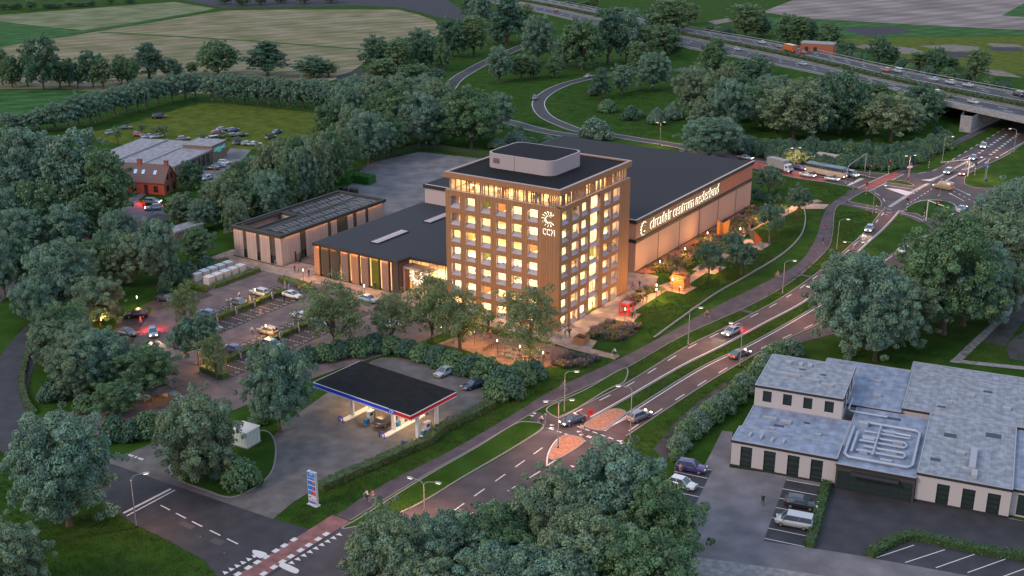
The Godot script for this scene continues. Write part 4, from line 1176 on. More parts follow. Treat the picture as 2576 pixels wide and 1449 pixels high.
	bx("upper_floor", Vector3(-33, 3.35, -8.5), Vector3(12.2, 0.25, 7.0), M.room_floor, root)
	var po := Vector3(-35.75, 5.7, -2.9)
	bx("porch_roof", po, Vector3(6.8, 0.12, 3.0), M.slat_brown, root)
	for k in 12:
		bx("porch_slat", Vector3(po.x, 5.82, po.z - 1.35 + k * 0.245), Vector3(6.5, 0.1, 0.12), M.wood_facade, root)
	for q in [[-39.1, -1.4], [-32.4, -1.4]]:
		bx("porch_post", Vector3(q[0], 0.06, q[1]), Vector3(0.3, 5.8, 0.3), M.reveal, root)
	for q in [[Vector3(-35.75, 5.6, -1.4), Vector3(6.9, 0.34, 0.32)], [Vector3(-32.4, 5.6, -2.9), Vector3(0.32, 0.34, 2.7)], [Vector3(-39.1, 5.6, -2.9), Vector3(0.32, 0.34, 2.7)]]:
		bx("porch_beam", q[0], q[1], M.reveal, root)
	var em := obj("emblem", emblem(0.95, 1.75, 0.2, 0.1), M.white_metal, root, Transform3D(Basis(Vector3.BACK, PI / 2), Vector3(-35.6, 4.3, -1.2)))
	obj("emblem_glow", emblem(0.95, 1.75, 0.2, 0.06, 0.06), M.sign_glow, em, Transform3D(Basis(), Vector3(0, 0, -0.1)))

func annex() -> void:
	var root := thing("slatted_annex", "flat-roofed annex with vertical pink slats, solar panels and a roof courtyard", "building", campus)
	var x0 := -88.3
	var x1 := -73.3
	var z0 := -0.3
	var z1 := -37.3
	var h := 7.3
	var fh := [[-85.3, -84.2, 0.1, 6.6], [-81.1, -80.0, 0.1, 6.6], [-76.9, -75.2, 0.1, 6.6]]
	var f := MB.new()
	holed(f, x0, x1, 0, 6.75, fh, Transform3D(Basis(), Vector3(0, 0, z0)))
	obj("front_wall", f, M.annex_clad, root)
	var side := Transform3D(Basis(Vector3.UP, PI / 2), Vector3(x1, 0, z0))
	var sh := [[6.2, 8.1, 0.1, 6.6], [15.8, 16.9, 0.1, 6.6], [19.0, 22.9, 0.1, 6.6], [25.0, 26.2, 0.1, 6.6], [29.6, 30.6, 0.1, 6.6]]
	var s := MB.new()
	holed(s, 0, 37.0, 0, 6.75, sh, side)
	obj("side_wall", s, M.annex_clad, root)
	var bk := MB.new()
	bk.quad(Vector3(x0, 0, z1), Vector3(x0, 6.75, z1), Vector3(x0, 6.75, z0), Vector3(x0, 0, z0))
	bk.quad(Vector3(x1, 0, z1), Vector3(x1, 6.75, z1), Vector3(x0, 6.75, z1), Vector3(x0, 0, z1))
	obj("rear_wall", bk, M.annex_clad, root)
	var slat := BoxMesh.new()
	slat.size = Vector3(1, 0.09, 0.05)
	for pair in [[fh, Transform3D(Basis(), Vector3(0, 0, z0))], [sh, side]]:
		for q in pair[0]:
			var w: float = q[1] - q[0]
			var t: Transform3D = pair[1]
			var g := MB.new()
			g.quad(Vector3(0, 0, 0), Vector3(0, q[3] - q[2], 0), Vector3(w, q[3] - q[2], 0), Vector3(w, 0, 0))
			var win := obj("window", g, M.dark_glass, root, t * Transform3D(Basis(), Vector3(q[0], q[2], -0.3)))
			for k in 20:
				obj("louvre_slat", slat, M.louvre, win, Transform3D(Basis.from_scale(Vector3(w - 0.04, 1, 1)), Vector3(w / 2, 2.1 + k * 0.22, 0.22)))
	var rf := MB.new()
	var cy := [-87.0, -82.4, 2.0, 14.8]
	var lay := Transform3D(Basis(Vector3.RIGHT, -PI / 2), Vector3(0, 7.0, 0))   # y' runs to -z
	holed(rf, x0 + 0.3, x1 - 0.3, 0.6, 36.8, [[cy[0], cy[1], cy[2], cy[3]]], lay)
	obj("roof", rf, M.roof_grey, root)
	for q in [[Vector3((x0 + x1) / 2, 6.65, z0 + 0.05), Vector3(x1 - x0 + 0.7, 0.75, 0.7)], [Vector3((x0 + x1) / 2, 6.65, z1), Vector3(x1 - x0 + 0.7, 0.75, 0.7)], [Vector3(x0, 6.65, (z0 + z1) / 2), Vector3(0.7, 0.748, 36.2)], [Vector3(x1 + 0.05, 6.65, (z0 + z1) / 2), Vector3(0.7, 0.748, 36.2)]]:
		bx("roof_edge", q[0], q[1], M.dark_panel, root)
	for q in [[Vector3(-84.7, 6.6, -1.85), Vector3(4.9, 0.75, 0.3)], [Vector3(-84.7, 6.6, -14.95), Vector3(4.9, 0.75, 0.3)], [Vector3(-82.25, 6.6, -8.4), Vector3(0.3, 0.748, 13.4)], [Vector3(-87.1, 6.6, -8.4), Vector3(0.3, 0.748, 13.4)]]:
		bx("courtyard_edge", q[0], q[1], M.dark_panel, root)
	var cw := MB.new()
	cw.quad(Vector3(-87, 0.5, -14.8), Vector3(-87, 6.6, -14.8), Vector3(-82.4, 6.6, -14.8), Vector3(-82.4, 0.5, -14.8))
	cw.quad(Vector3(-82.4, 0.5, -14.8), Vector3(-82.4, 6.6, -14.8), Vector3(-82.4, 6.6, -2), Vector3(-82.4, 0.5, -2))
	obj("courtyard_wall", cw, M.annex_clad, root)
	bx("courtyard_floor", Vector3(-84.7, 0.3, -8.4), Vector3(4.6, 0.1, 12.8), M.plaza, root)
	var pm := MB.new()
	pm.box(Vector3(0, 0, 0), Vector3(1.62, 0.05, 1.02))
	var panel := pm.mesh()
	var fm := MB.new()
	fm.box(Vector3(0, 0.052, 0.53), Vector3(1.66, 0.02, 0.05)); fm.box(Vector3(0.83, 0.052, 0), Vector3(0.05, 0.02, 1.04))
	var frame := fm.mesh()
	var k0 := 0
	for x in [-86.6, -84.0, -79.6, -76.4]:
		var zz := -3.4
		while zz > -35.4:
			if x > -81.5 or zz < -16.6:
				var p := obj("solar_panel", panel, M.solar, root, Transform3D(Basis(Vector3.FORWARD, -0.12), Vector3(x, 7.12, zz)))
				obj("panel_frame", frame, M.solar_frame, p)
				var p2 := obj("solar_panel", panel, M.solar, root, Transform3D(Basis(Vector3.FORWARD, 0.12), Vector3(x + 1.68, 7.12, zz)))
				obj("panel_frame", frame, M.solar_frame, p2)
			zz -= 1.35 if k0 % 3 else 1.6
			k0 += 1
	for q in [[Vector3(x1 + 0.18, 6.6, -19), Vector3(0.06, 0.05, 35), Vector2(0.1, 35)], [Vector3(-80.8, 6.6, z0 + 0.16), Vector3(14.5, 0.05, 0.06), Vector2(14.5, 0.1)]]:
		bx("eave_lamp", q[0], q[1], M.lamp_glow, root)
		area(campus * Transform3D(Basis(Vector3.RIGHT, -PI / 2), q[0] + Vector3(0.04 if q[1].x < 1 else 0.0, -0.02, 0.0 if q[1].x < 1 else 0.05)), q[2], 9.0 if q[1].x < 1 else 3.0, Color(1.0, 0.66, 0.32), "eave_light")
	var gate := thing("yard_gate", "black steel bar gate between the slatted annex and the pavilion", "gate", campus)
	var bar := MB.new()
	bar.box(Vector3.ZERO, Vector3(0.05, 1.7, 0.05))
	var bm := bar.mesh()
	for k in 40:
		obj("bar", bm, M.dark_frame, gate, Transform3D(Basis(), Vector3(-73.0 + k * 0.25, 0.08, -4.6)))
	for y in [0.15, 1.75]:
		bx("rail", Vector3(-68.1, y, -4.6), Vector3(9.9, 0.08, 0.06), M.dark_frame, gate)
	for x in [-73.2, -71.8]:
		bx("post", Vector3(x, 0.06, -4.6), Vector3(0.22, 2.4, 0.22), M.dark_frame, gate)

# ---------------------------------------------------------------- other buildings
func block(root: Node3D, x0: float, x1: float, z0: float, z1: float, h: float, wall: Material, roof: Material, edge: Material, called := "roof", e := 0.35, holes := []) -> void:
	var b := MB.new()
	holed(b, x0, x1, 0, h - e, holes, Transform3D(Basis(), Vector3(0, 0, z0)))
	for q in holes:
		var ws := deep_window(q[1] - q[0], q[3] - q[2], 0.22, 0.0)
		var w := obj("window", ws[0], M.dark_glass, root, Transform3D(Basis(), Vector3(q[0], q[2], z0)))
		obj("reveal", ws[2], M.zinc, w)
		var bars := MB.new()
		for k in 5:
			bars.box(Vector3((q[1] - q[0]) / 2, (q[3] - q[2] - 0.08) * k / 4.0, -0.16), Vector3(q[1] - q[0], 0.09, 0.1))
		for x in [0.05, q[1] - q[0] - 0.05]:
			bars.box(Vector3(x, 0, -0.15), Vector3(0.1, q[3] - q[2], 0.1))
		obj("window_frame", bars, M.black_frame, w)
	b.quad(Vector3(x1, 0, z0), Vector3(x1, h - e, z0), Vector3(x1, h - e, z1), Vector3(x1, 0, z1))
	b.quad(Vector3(x1, 0, z1), Vector3(x1, h - e, z1), Vector3(x0, h - e, z1), Vector3(x0, 0, z1))
	b.quad(Vector3(x0, 0, z1), Vector3(x0, h - e, z1), Vector3(x0, h - e, z0), Vector3(x0, 0, z0))
	obj("wall", b, wall, root)
	var f := MB.new()
	f.box(Vector3((x0 + x1) / 2, h - e, (z0 + z1) / 2), Vector3(x1 - x0 + 0.24, e, z1 - z0 - 0.24 if z1 > z0 else z0 - z1 + 0.24))
	obj("roof_edge", f, edge, root)
	var r := MB.new()
	r.box(Vector3((x0 + x1) / 2, h + 0.002, (z0 + z1) / 2), Vector3(x1 - x0 - 0.1, 0.03, absf(z0 - z1) - 0.1))
	var ro := obj(called, r, roof, root)
	var t := MB.new()
	for q in [[x0 - 0.02, x1 + 0.02, z0, z0], [x0 - 0.02, x1 + 0.02, z1, z1]]:
		t.box(Vector3((q[0] + q[1]) / 2, h + 0.005, q[2]), Vector3(q[1] - q[0], 0.1, 0.16))
	for x in [x0, x1]:
		t.box(Vector3(x, h + 0.005, (z0 + z1) / 2), Vector3(0.16, 0.098, absf(z0 - z1) - 0.2))
	obj("coping", t, M.zinc, ro)

func dark_window(root: Node3D, x0: float, x1: float, y0: float, y1: float, zz: float, bars := 2, t := Transform3D()) -> void:
	var w := bx("window", t * Vector3((x0 + x1) / 2, y0, zz + 0.02), Vector3(x1 - x0, y1 - y0, 0.06), M.dark_glass, root)
	w.transform = t * Transform3D(Basis.from_scale(Vector3(x1 - x0, y1 - y0, 0.06)), Vector3((x0 + x1) / 2, (y0 + y1) / 2, zz + 0.02))
	var f := MB.new()
	var iw := 0.07 / (x1 - x0)
	var ih := 0.07 / (y1 - y0)
	for s in [-1, 1]:
		f.box(Vector3(s * (0.5 - iw / 2), -0.5, 0.6), Vector3(iw, 1, 0.5))
	for k in bars + 1:
		f.box(Vector3(0, -0.5 + k * (1.0 - ih) / bars, 0.6), Vector3(1, ih, 0.5))
	obj("window_frame", f, M.black_frame, w)

func office() -> void:
	mt("white_brick", Color(0.50, 0.455, 0.455), 0.9, {"tex": M.t_fine, "world": false, "size": 1.2})
	M.t_seam = stripe_tex(128, 128, func(x, y): return gray((0.86 if x % 16 == 0 or (y + int(x / 16.0) * 37) % 128 == 0 else 0.97) + 0.02 * sin(floor(x / 16.0) * 2.7)))
	mt("felt", Color(0.140, 0.165, 0.225), 0.8, {"tex": M.t_seam, "world": false, "size": 8.0, "big": M.t_blot, "big_size": 17.0})
	mt("felt_worn", Color(0.155, 0.168, 0.198), 0.85, {"tex": M.t_seam, "world": false, "size": 8.0, "big": M.t_blot, "big_size": 11.0})
	mt("zinc", Color(0.30, 0.31, 0.35), 0.5, {})
	mt("duct", Color(0.36, 0.39, 0.46), 0.45, {"metal": 0.3})
	mt("black_frame", Color(0.014, 0.013, 0.014), 0.5, {})
	mt("bitumen", Color(0.05, 0.055, 0.075), 0.8, {})
	var A := Vector3(33.03, 0, -159.15)
	var fr := Transform3D(Basis(Vector3.UP, -deg_to_rad(23.3)), A)
	var root := thing("office_block", "white brick office with blue-grey felt roofs, ducts and black windows", "building", fr)
	var edge: Material = M.fascia
	var wins := func(xs: Array, w: float, y0: float, y1: float) -> Array:
		var r := []
		for x in xs: r.append([x, x + w, y0, y1])
		return r
	block(root, 0, 15.45, 0, -5.0, 4.35, M.white_brick, M.felt, edge, "roof", 0.35, wins.call([1.4, 4.9, 8.4, 11.8], 1.75, 0.06, 3.6))
	block(root, 0.25, 15.4, -5.1, -14.2, 3.95, M.white_brick, M.felt, edge)
	block(root, 0.2, 13.9, -14.3, -28.0, 7.5, M.white_brick, M.felt_worn, edge, "roof", 0.35, wins.call([1.5, 4.7, 7.9, 11.2], 1.4, 4.9, 6.75))
	block(root, 15.55, 26.5, 0.6, -20.0, 3.9, M.dark_panel, M.felt, edge)
	block(root, 26.6, 39.1, 0, -21.0, 4.55, M.white_brick, M.felt_worn, edge, "roof", 0.35, wins.call([29.4, 32.8, 36.1], 1.7, 0.06, 3.4))
	block(root, 39.2, 52.0, -1.2, -21.0, 4.1, M.white_brick, M.felt, edge)
	block(root, 22.3, 54.0, -21.1, -37.4, 4.6, M.white_brick, M.felt_worn, edge)
	block(root, 8.0, 22.2, -20.2, -38.0, 4.2, M.white_brick, M.felt, edge)
	block(root, 22.0, 54.0, -37.5, -43.0, 3.9, M.white_brick, M.felt_worn, edge)
	for z in [-17.0, -20.5, -24.0]:
		dark_window(root, -0.7, 0.7, 5.0, 6.75, 0.0, 2, Transform3D(Basis(Vector3.UP, PI / 2), Vector3(13.9, 0, z)))
	for k in 7:
		dark_window(root, 15.8 + k * 1.5, 17.15 + k * 1.5, 0.05, 2.9, 0.6, 3)
	dark_window(root, 40.0, 44.0, 0.3, 3.4, -1.2, 3)
	bx("entrance_canopy", Vector3(21.0, 3.05, 1.2), Vector3(6.6, 0.18, 1.5), M.fascia, root)
	bx("plinth", Vector3(7.7, 0, 0.03), Vector3(15.5, 0.35, 0.05), M.fascia, root)
	bx("plinth", Vector3(32.8, 0, 0.03), Vector3(12.6, 0.35, 0.05), M.fascia, root)
	var run := func(pts: Array, rad: float, y: float) -> void:
		var p := []
		for k in range(0, pts.size(), 2): p.append(Vector3(pts[k], y, pts[k + 1]))
		var b := MB.new()
		b.tube(p, [rad], 8)
		obj("duct", b, M.duct, root)
	run.call([16.2, -12, 16.2, -2.2, 16.9, -1.5, 25.0, -1.5, 25.7, -2.2, 25.7, -13.5, 25.0, -14.2, 18.0, -14.2], 0.24, 4.3)
	run.call([17.6, -4.2, 24.2, -4.2, 24.4, -5.0, 24.2, -5.8, 18.4, -5.8], 0.2, 4.3)
	run.call([17.6, -7.6, 24.0, -7.6, 24.3, -8.4, 24.0, -9.2, 17.8, -9.2], 0.2, 4.3)
	run.call([17.8, -11.0, 24.4, -11.0, 24.6, -12.0, 20.0, -12.2], 0.18, 4.3)
	run.call([20.0, -2.8, 20.0, -13.4], 0.16, 4.6)
	run.call([17.0, -3.0, 17.0, -10.0], 0.22, 4.5)
	run.call([14.5, -22, 14.5, -17.5, 15.0, -17.0, 20.5, -17.0], 0.16, 4.5)
	for q in [[18.6, -4.2, 1.2, 0.7, 0.5], [22.4, -5.8, 1.6, 0.6, 0.45], [18.8, -8.4, 1.8, 0.9, 0.6], [23.0, -9.2, 1.5, 0.6, 0.5], [21.5, -12.1, 1.6, 0.7, 0.5], [17.4, -13.4, 1.4, 0.8, 0.7], [22.0, -2.6, 1.6, 0.6, 0.4], [33.6, -6.5, 0.9, 6.5, 0.7], [33.0, -3.2, 1.3, 0.7, 0.45], [31.8, -8.2, 1.2, 0.6, 0.4], [34.0, -2.0, 0.8, 2.0, 0.6]]:
		var y := 3.94 if q[0] < 26.5 else 4.6
		bx("roof_unit", Vector3(q[0], y, q[1]), Vector3(q[2], q[4], q[3]), M.duct if q[0] < 26.5 else M.zinc, root)
	for q in [[4.5, -20.2, 3.4, 0.5, 0.35, 7.54], [8.2, -19.6, 2.4, 0.5, 0.3, 7.54], [3.4, -25.3, 0.9, 0.9, 0.3, 7.54], [5.4, -25.2, 0.7, 1.2, 0.3, 7.54], [6.9, -25.3, 0.7, 1.2, 0.3, 7.54], [10.8, -18.5, 1.8, 0.5, 0.3, 7.54], [3.6, -10.2, 2.2, 0.6, 0.3, 4.0], [6.2, -9.8, 1.6, 0.9, 0.35, 4.0], [11.5, -7.4, 0.9, 0.5, 0.25, 4.0], [4.6, -6.8, 0.9, 0.5, 0.25, 4.0], [2.2, -2.4, 0.35, 1.4, 0.3, 4.4], [3.9, -2.4, 0.35, 1.4, 0.3, 4.4], [5.6, -2.0, 0.35, 1.4, 0.3, 4.4], [7.3, -2.2, 0.35, 1.4, 0.3, 4.4], [29.0, -26.0, 0.9, 0.6, 0.4, 4.65], [32.0, -30.0, 1.2, 0.6, 0.4, 4.65], [37.5, -27.0, 1.2, 0.9, 0.4, 4.65], [41.0, -25.0, 1.2, 0.8, 0.4, 4.65], [26.0, -33.0, 0.7, 0.5, 0.3, 4.65], [18.0, -25.0, 1.2, 0.6, 0.35, 4.25], [17.0, -31.0, 1.8, 0.4, 0.3, 4.25], [12.2, -34.0, 1.4, 0.4, 0.25, 4.25], [20.0, -35.0, 0.5, 0.5, 0.3, 4.25]]:
		bx("roof_unit", Vector3(q[0], q[5], q[1]), Vector3(q[2], q[4], q[3]), M.zinc, root)
	for q in [[6.0, -23.4, 1.1, 0.6, 7.535], [9.5, -22.5, 1.0, 0.7, 7.535], [5.4, -8.3, 1.6, 0.8, 3.985], [9.2, -11.0, 1.0, 0.7, 3.985], [30.0, -14.0, 1.8, 1.4, 4.585], [36.0, -16.5, 2.2, 1.6, 4.585], [28.6, -5.0, 1.4, 1.0, 4.585], [28.0, -24.0, 1.2, 0.7, 4.635], [34.5, -33.0, 1.4, 0.8, 4.635], [44.0, -30.0, 1.6, 0.9, 4.635], [21.0, -18.0, 3.0, 0.9, 3.935]]:
		bx("roof_patch", Vector3(q[0], q[4], q[1]), Vector3(q[2], 0.012, q[3]), M.bitumen, root)

func petrol_station() -> void:
	mt("blue_band", Color(0.022, 0.055, 0.62), 0.4, {"coat": 0.5})
	mt("red_band", Color(0.60, 0.012, 0.016), 0.4, {"coat": 0.5})
	mt("white_paint", Color(0.62, 0.60, 0.60), 0.5, {})
	mt("hoop_blue", Color(0.03, 0.02, 0.50), 0.35, {"coat": 0.6})
	mt("canopy_glow", Color(0.9, 0.9, 0.85), 0.5, {"emit": Color(1.0, 0.84, 0.62), "power": 3.0})
	mt("pump_blue", Color(0.02, 0.16, 0.36), 0.4, {})
	mt("sign_blue", Color(0.015, 0.13, 0.42), 0.4, {"emit": Color(0.012, 0.10, 0.34), "power": 0.25})
	mt("digit_red", Color(0.6, 0.05, 0.02), 0.4, {"emit": Color(1.0, 0.10, 0.03), "power": 0.8})
	mt("sign_white", Color(0.55, 0.53, 0.56), 0.5, {})
	var p0 := Vector3(-32.85, 0, -178.8)
	var p1 := Vector3(-15.85, 0, -166.1)
	var fr := along(p0, p1)
	var L := 21.3
	var W := 11.2
	var cn := thing("station_canopy", "petrol station canopy with black roof and blue and red edge bands", "canopy", fr)
	bx("roof_deck", Vector3(L / 2, 4.9, -W / 2), Vector3(L, 0.14, W), M.roof_black, cn)
	bx("ceiling", Vector3(L / 2, 4.25, -W / 2), Vector3(L - 0.2, 0.1, W - 0.2), M.white_paint, cn)
	bx("blue_fascia", Vector3(8.35, 4.3, 0.03), Vector3(16.7, 0.62, 0.08), M.blue_band, cn)
	bx("logo_box", Vector3(17.45, 4.22, 0.06), Vector3(1.45, 0.8, 0.12), M.blue_band, cn)
	var arc := MB.new()
	for k in 8:
		var a := deg_to_rad(10 + 22 * k); var a2 := deg_to_rad(10 + 22 * (k + 1))
		arc.bar(Vector3(cos(a) * 0.42, sin(a) * 0.42, 0), Vector3(cos(a2) * 0.42, sin(a2) * 0.42, 0), 0.1, 0.04, Vector3.BACK)
	arc.bar(Vector3(-0.05, -0.05, 0), Vector3(0.2, 0.3, 0), 0.12, 0.04, Vector3.BACK)
	obj("logo", arc, M.white_paint, cn, Transform3D(Basis(), Vector3(17.45, 4.45, 0.15)))
	bx("red_fascia", Vector3(19.75, 4.3, 0.03), Vector3(3.05, 0.62, 0.08), M.red_band, cn)
	bx("red_fascia", Vector3(L + 0.03, 4.3, -W / 2), Vector3(0.08, 0.62, W - 0.1), M.red_band, cn)
	bx("blue_fascia", Vector3(-0.03, 4.3, -W / 2), Vector3(0.08, 0.62, W - 0.1), M.blue_band, cn)
	bx("blue_fascia", Vector3(L / 2, 4.3, -W - 0.03), Vector3(L, 0.62, 0.08), M.blue_band, cn)
	for y in [4.2, 4.92]:
		bx("edge_trim", Vector3(L / 2, y, 0.05), Vector3(L + 0.2, 0.1, 0.14), M.white_paint, cn)
		bx("edge_trim", Vector3(L + 0.05, y, -W / 2), Vector3(0.14, 0.1, W - 0.1), M.white_paint, cn)
		bx("edge_trim", Vector3(-0.05, y, -W / 2), Vector3(0.14, 0.1, W - 0.1), M.white_paint, cn)
	for q in [[4, -3.4], [4, -8], [11, -3.4], [11, -8], [17.5, -3.4], [17.5, -8]]:
		bx("canopy_lamp", Vector3(q[0], 4.2, q[1]), Vector3(1.2, 0.04, 1.2), M.canopy_glow, cn)
		area(fr * Transform3D(Basis(Vector3.RIGHT, -PI / 2), Vector3(q[0], 4.17, q[1])), Vector2(1.2, 1.2), 22.0, Color(1.0, 0.82, 0.60), "canopy_light")
	for wp in [Vector3(-26.27, 0, -176.36), Vector3(-18.99, 0, -170.92), Vector3(-14.9, 0, -167.77), Vector3(-12.12, 0, -171.29), Vector3(-23.9, 0, -179.5), Vector3(-16.4, 0, -174.2)]:
		var lp: Vector3 = fr.affine_inverse() * wp
		bx("column", Vector3(lp.x, 0.04, lp.z), Vector3(0.55, 4.3, 0.45), M.white_paint, cn)
	var n := 0
	var isl := ["beside the far columns", "beside the middle columns", "beside the hedge"]
	for q in [[Vector3(-27.74, 0, -174.17), Vector3(-22.6, 0, -181.2)], [Vector3(-20.41, 0, -168.49), Vector3(-14.55, 0, -176.62)], [Vector3(-16.43, 0, -165.29), Vector3(-10.41, 0, -173.54)]]:
		var a: Vector3 = q[0]
		var b: Vector3 = q[1]
		var t := along(a, b)
		var ln := a.distance_to(b)
		var pts := PackedVector3Array()
		for k in 9: pts.append(Vector3(0.5 - sin(PI * k / 8.0) * 0.5, 0, 0.55 * cos(PI * k / 8.0)))
		for k in 9: pts.append(Vector3(ln - 0.5 + sin(PI * k / 8.0) * 0.5, 0, -0.55 * cos(PI * k / 8.0)))
		var m := MB.new()
		m.slab(pts, 0.03, 0.24)
		var io := obj("pump_island", m, M.white_paint, self, t)
		tag(io, "white raised pump island " + isl[n], "island")
		for e in [-0.35, ln + 0.35]:
			var hp := MB.new()
			var path := []
			for k in 11:
				var an := PI * k / 10.0
				path.append(Vector3(0, (0.65 + sin(an) * 0.45), cos(an) * 0.5))
			path.insert(0, Vector3(0, 0, 0.5)); path.append(Vector3(0, 0, -0.5))
			hp.tube(path, [0.085], 8)
			var ho := obj("guard_hoop", hp, M.hoop_blue, self, t * Transform3D(Basis(), Vector3(e, 0.04, 0)))
			tag(ho, "blue tubular guard hoop at the %s end of the island %s" % ["road" if e < 0 else "rear", isl[n]], "hoop")
		n += 1
	var k2 := 0
	for q in [[910, 985, "two-sided fuel pump with blue skirt under the canopy centre"], [1360, 1020, "fuel pump beside the middle column and brown car"], [1735, 1150, "silver fuel pump on the island beside the hedge"]]:
		var pos := G("m", q[0], q[1])
		var pu := thing("fuel_pump", q[2], "fuel pump", Transform3D(along(Vector3(-20.41, 0, -168.49), Vector3(-14.55, 0, -176.62)).basis, Vector3(pos.x, 0.05, pos.z)))
		bx("base", Vector3(0, 0, 0), Vector3(2.2, 0.18, 0.9), M.concrete, pu)
		bx("skirt", Vector3(-0.65, 0.18, 0), Vector3(0.75, 0.8, 0.6), M.pump_blue, pu)
		bx("cabinet", Vector3(0.2, 0.18, 0), Vector3(1.0, 1.85, 0.55), M.white_paint, pu)
		bx("screen", Vector3(0.2, 1.35, 0.29), Vector3(0.7, 0.45, 0.04), M.dark_glass, pu)
		bx("hood", Vector3(0.2, 2.05, 0), Vector3(1.25, 0.12, 0.8), M.sign_white, pu)
		for s in [0.85, 1.05]:
			var hose := MB.new()
			hose.tube([Vector3(s, 1.7, 0.2), Vector3(s + 0.12, 1.0, 0.35), Vector3(s, 0.5, 0.3), Vector3(s - 0.05, 1.2, 0.25)], [0.035], 5)
			obj("hose", hose, M.dark_frame, pu)
		k2 += 1
	var pb := G("i", 182, 1010)
	var face := along(G("i", 148, 1002), G("i", 205, 1024))
	var py := thing("price_pylon", "tall white and blue fuel price pylon on the verge", "sign", Transform3D(face.basis, pb))
	bx("base", Vector3(0, 0, 0), Vector3(1.9, 0.12, 0.9), M.sign_white, py)
	bx("column", Vector3(0, 0.12, 0), Vector3(1.5, 5.2, 0.45), M.sign_white, py)
	bx("top_lamp", Vector3(0.05, 5.33, 0), Vector3(0.8, 0.05, 0.25), M.zinc, py)
	bx("brand_panel", Vector3(0, 4.1, 0.235), Vector3(1.34, 1.15, 0.04), M.sign_blue, py)
	obj("brand_logo", arc.mesh(), M.white_paint, py, Transform3D(Basis.from_scale(Vector3(0.75, 0.75, 0.5)), Vector3(0.05, 4.85, 0.27)))
	obj("brand_name", letters("Goud Tank", 0.3, 0.02), M.white_paint, py, Transform3D(Basis(), Vector3(0.02, 4.5, 0.27)))
	for q in [[3.28, 0.62], [2.5, 0.62], [1.72, 0.62]]:
		bx("fuel_panel", Vector3(0, q[0], 0.235), Vector3(1.34, q[1], 0.04), M.sign_blue, py)
	var prices := [["1.809", 3.72], ["1.95", 2.9], ["2.059", 2.14], ["1.95", 1.84]]
	for q in prices:
		bx("digit_panel", Vector3(0.3, q[1] - 0.12, 0.262), Vector3(0.68, 0.3, 0.02), M.dark_frame, py)
		obj("price_digits", letters(q[0], 0.26, 0.02), M.digit_red, py, Transform3D(Basis(), Vector3(0.3, q[1] + 0.03, 0.285)))
	bx("web_strip", Vector3(0, 0.32, 0.235), Vector3(1.34, 0.34, 0.04), M.sign_blue, py)
	bx("small_panel", Vector3(-0.42, 1.18, 0.235), Vector3(0.36, 0.22, 0.03), M.sign_blue, py)
	bx("red_line", Vector3(0.1, 0.95, 0.235), Vector3(1.0, 0.05, 0.02), M.red_band, py)
	bx("red_line", Vector3(0.1, 0.82, 0.235), Vector3(1.0, 0.05, 0.02), M.red_band, py)
	mt("shed_metal", Color(0.40, 0.46, 0.44), 0.5, {"tex": stripe_tex(64, 8, func(x, _y): return gray(0.7 + 0.3 * absf(sin(x * PI / 8.0)))), "world": false, "size": Vector3(2.4, 2.4, 2.4)})
	var sa := G("h", 1790, 472)
	var sb := G("h", 1870, 496)
	var sc := G("h", 1977, 442)
	var sf := along(sa, sb)
	var sl := sa.distance_to(sb)
	var sd := sb.distance_to(sc)
	var shd := thing("metal_shed", "small white corrugated metal shed on the grass island", "shed", sf)
	bx("plinth", Vector3(sl / 2 - 0.6, 0.1, -sd / 2), Vector3(sl + 1.4, 0.14, sd + 0.2), M.concrete, shd)
	var sm := MB.new()
	sm.box(Vector3(sl / 2 - 0.6, 0.2, -sd / 2), Vector3(sl + 1.2, 2.6, sd))
	obj("walls", sm, M.shed_metal, shd)
	bx("roof", Vector3(sl / 2 - 0.6, 2.8, -sd / 2), Vector3(sl + 1.4, 0.08, sd + 0.2), M.white_metal, shd)

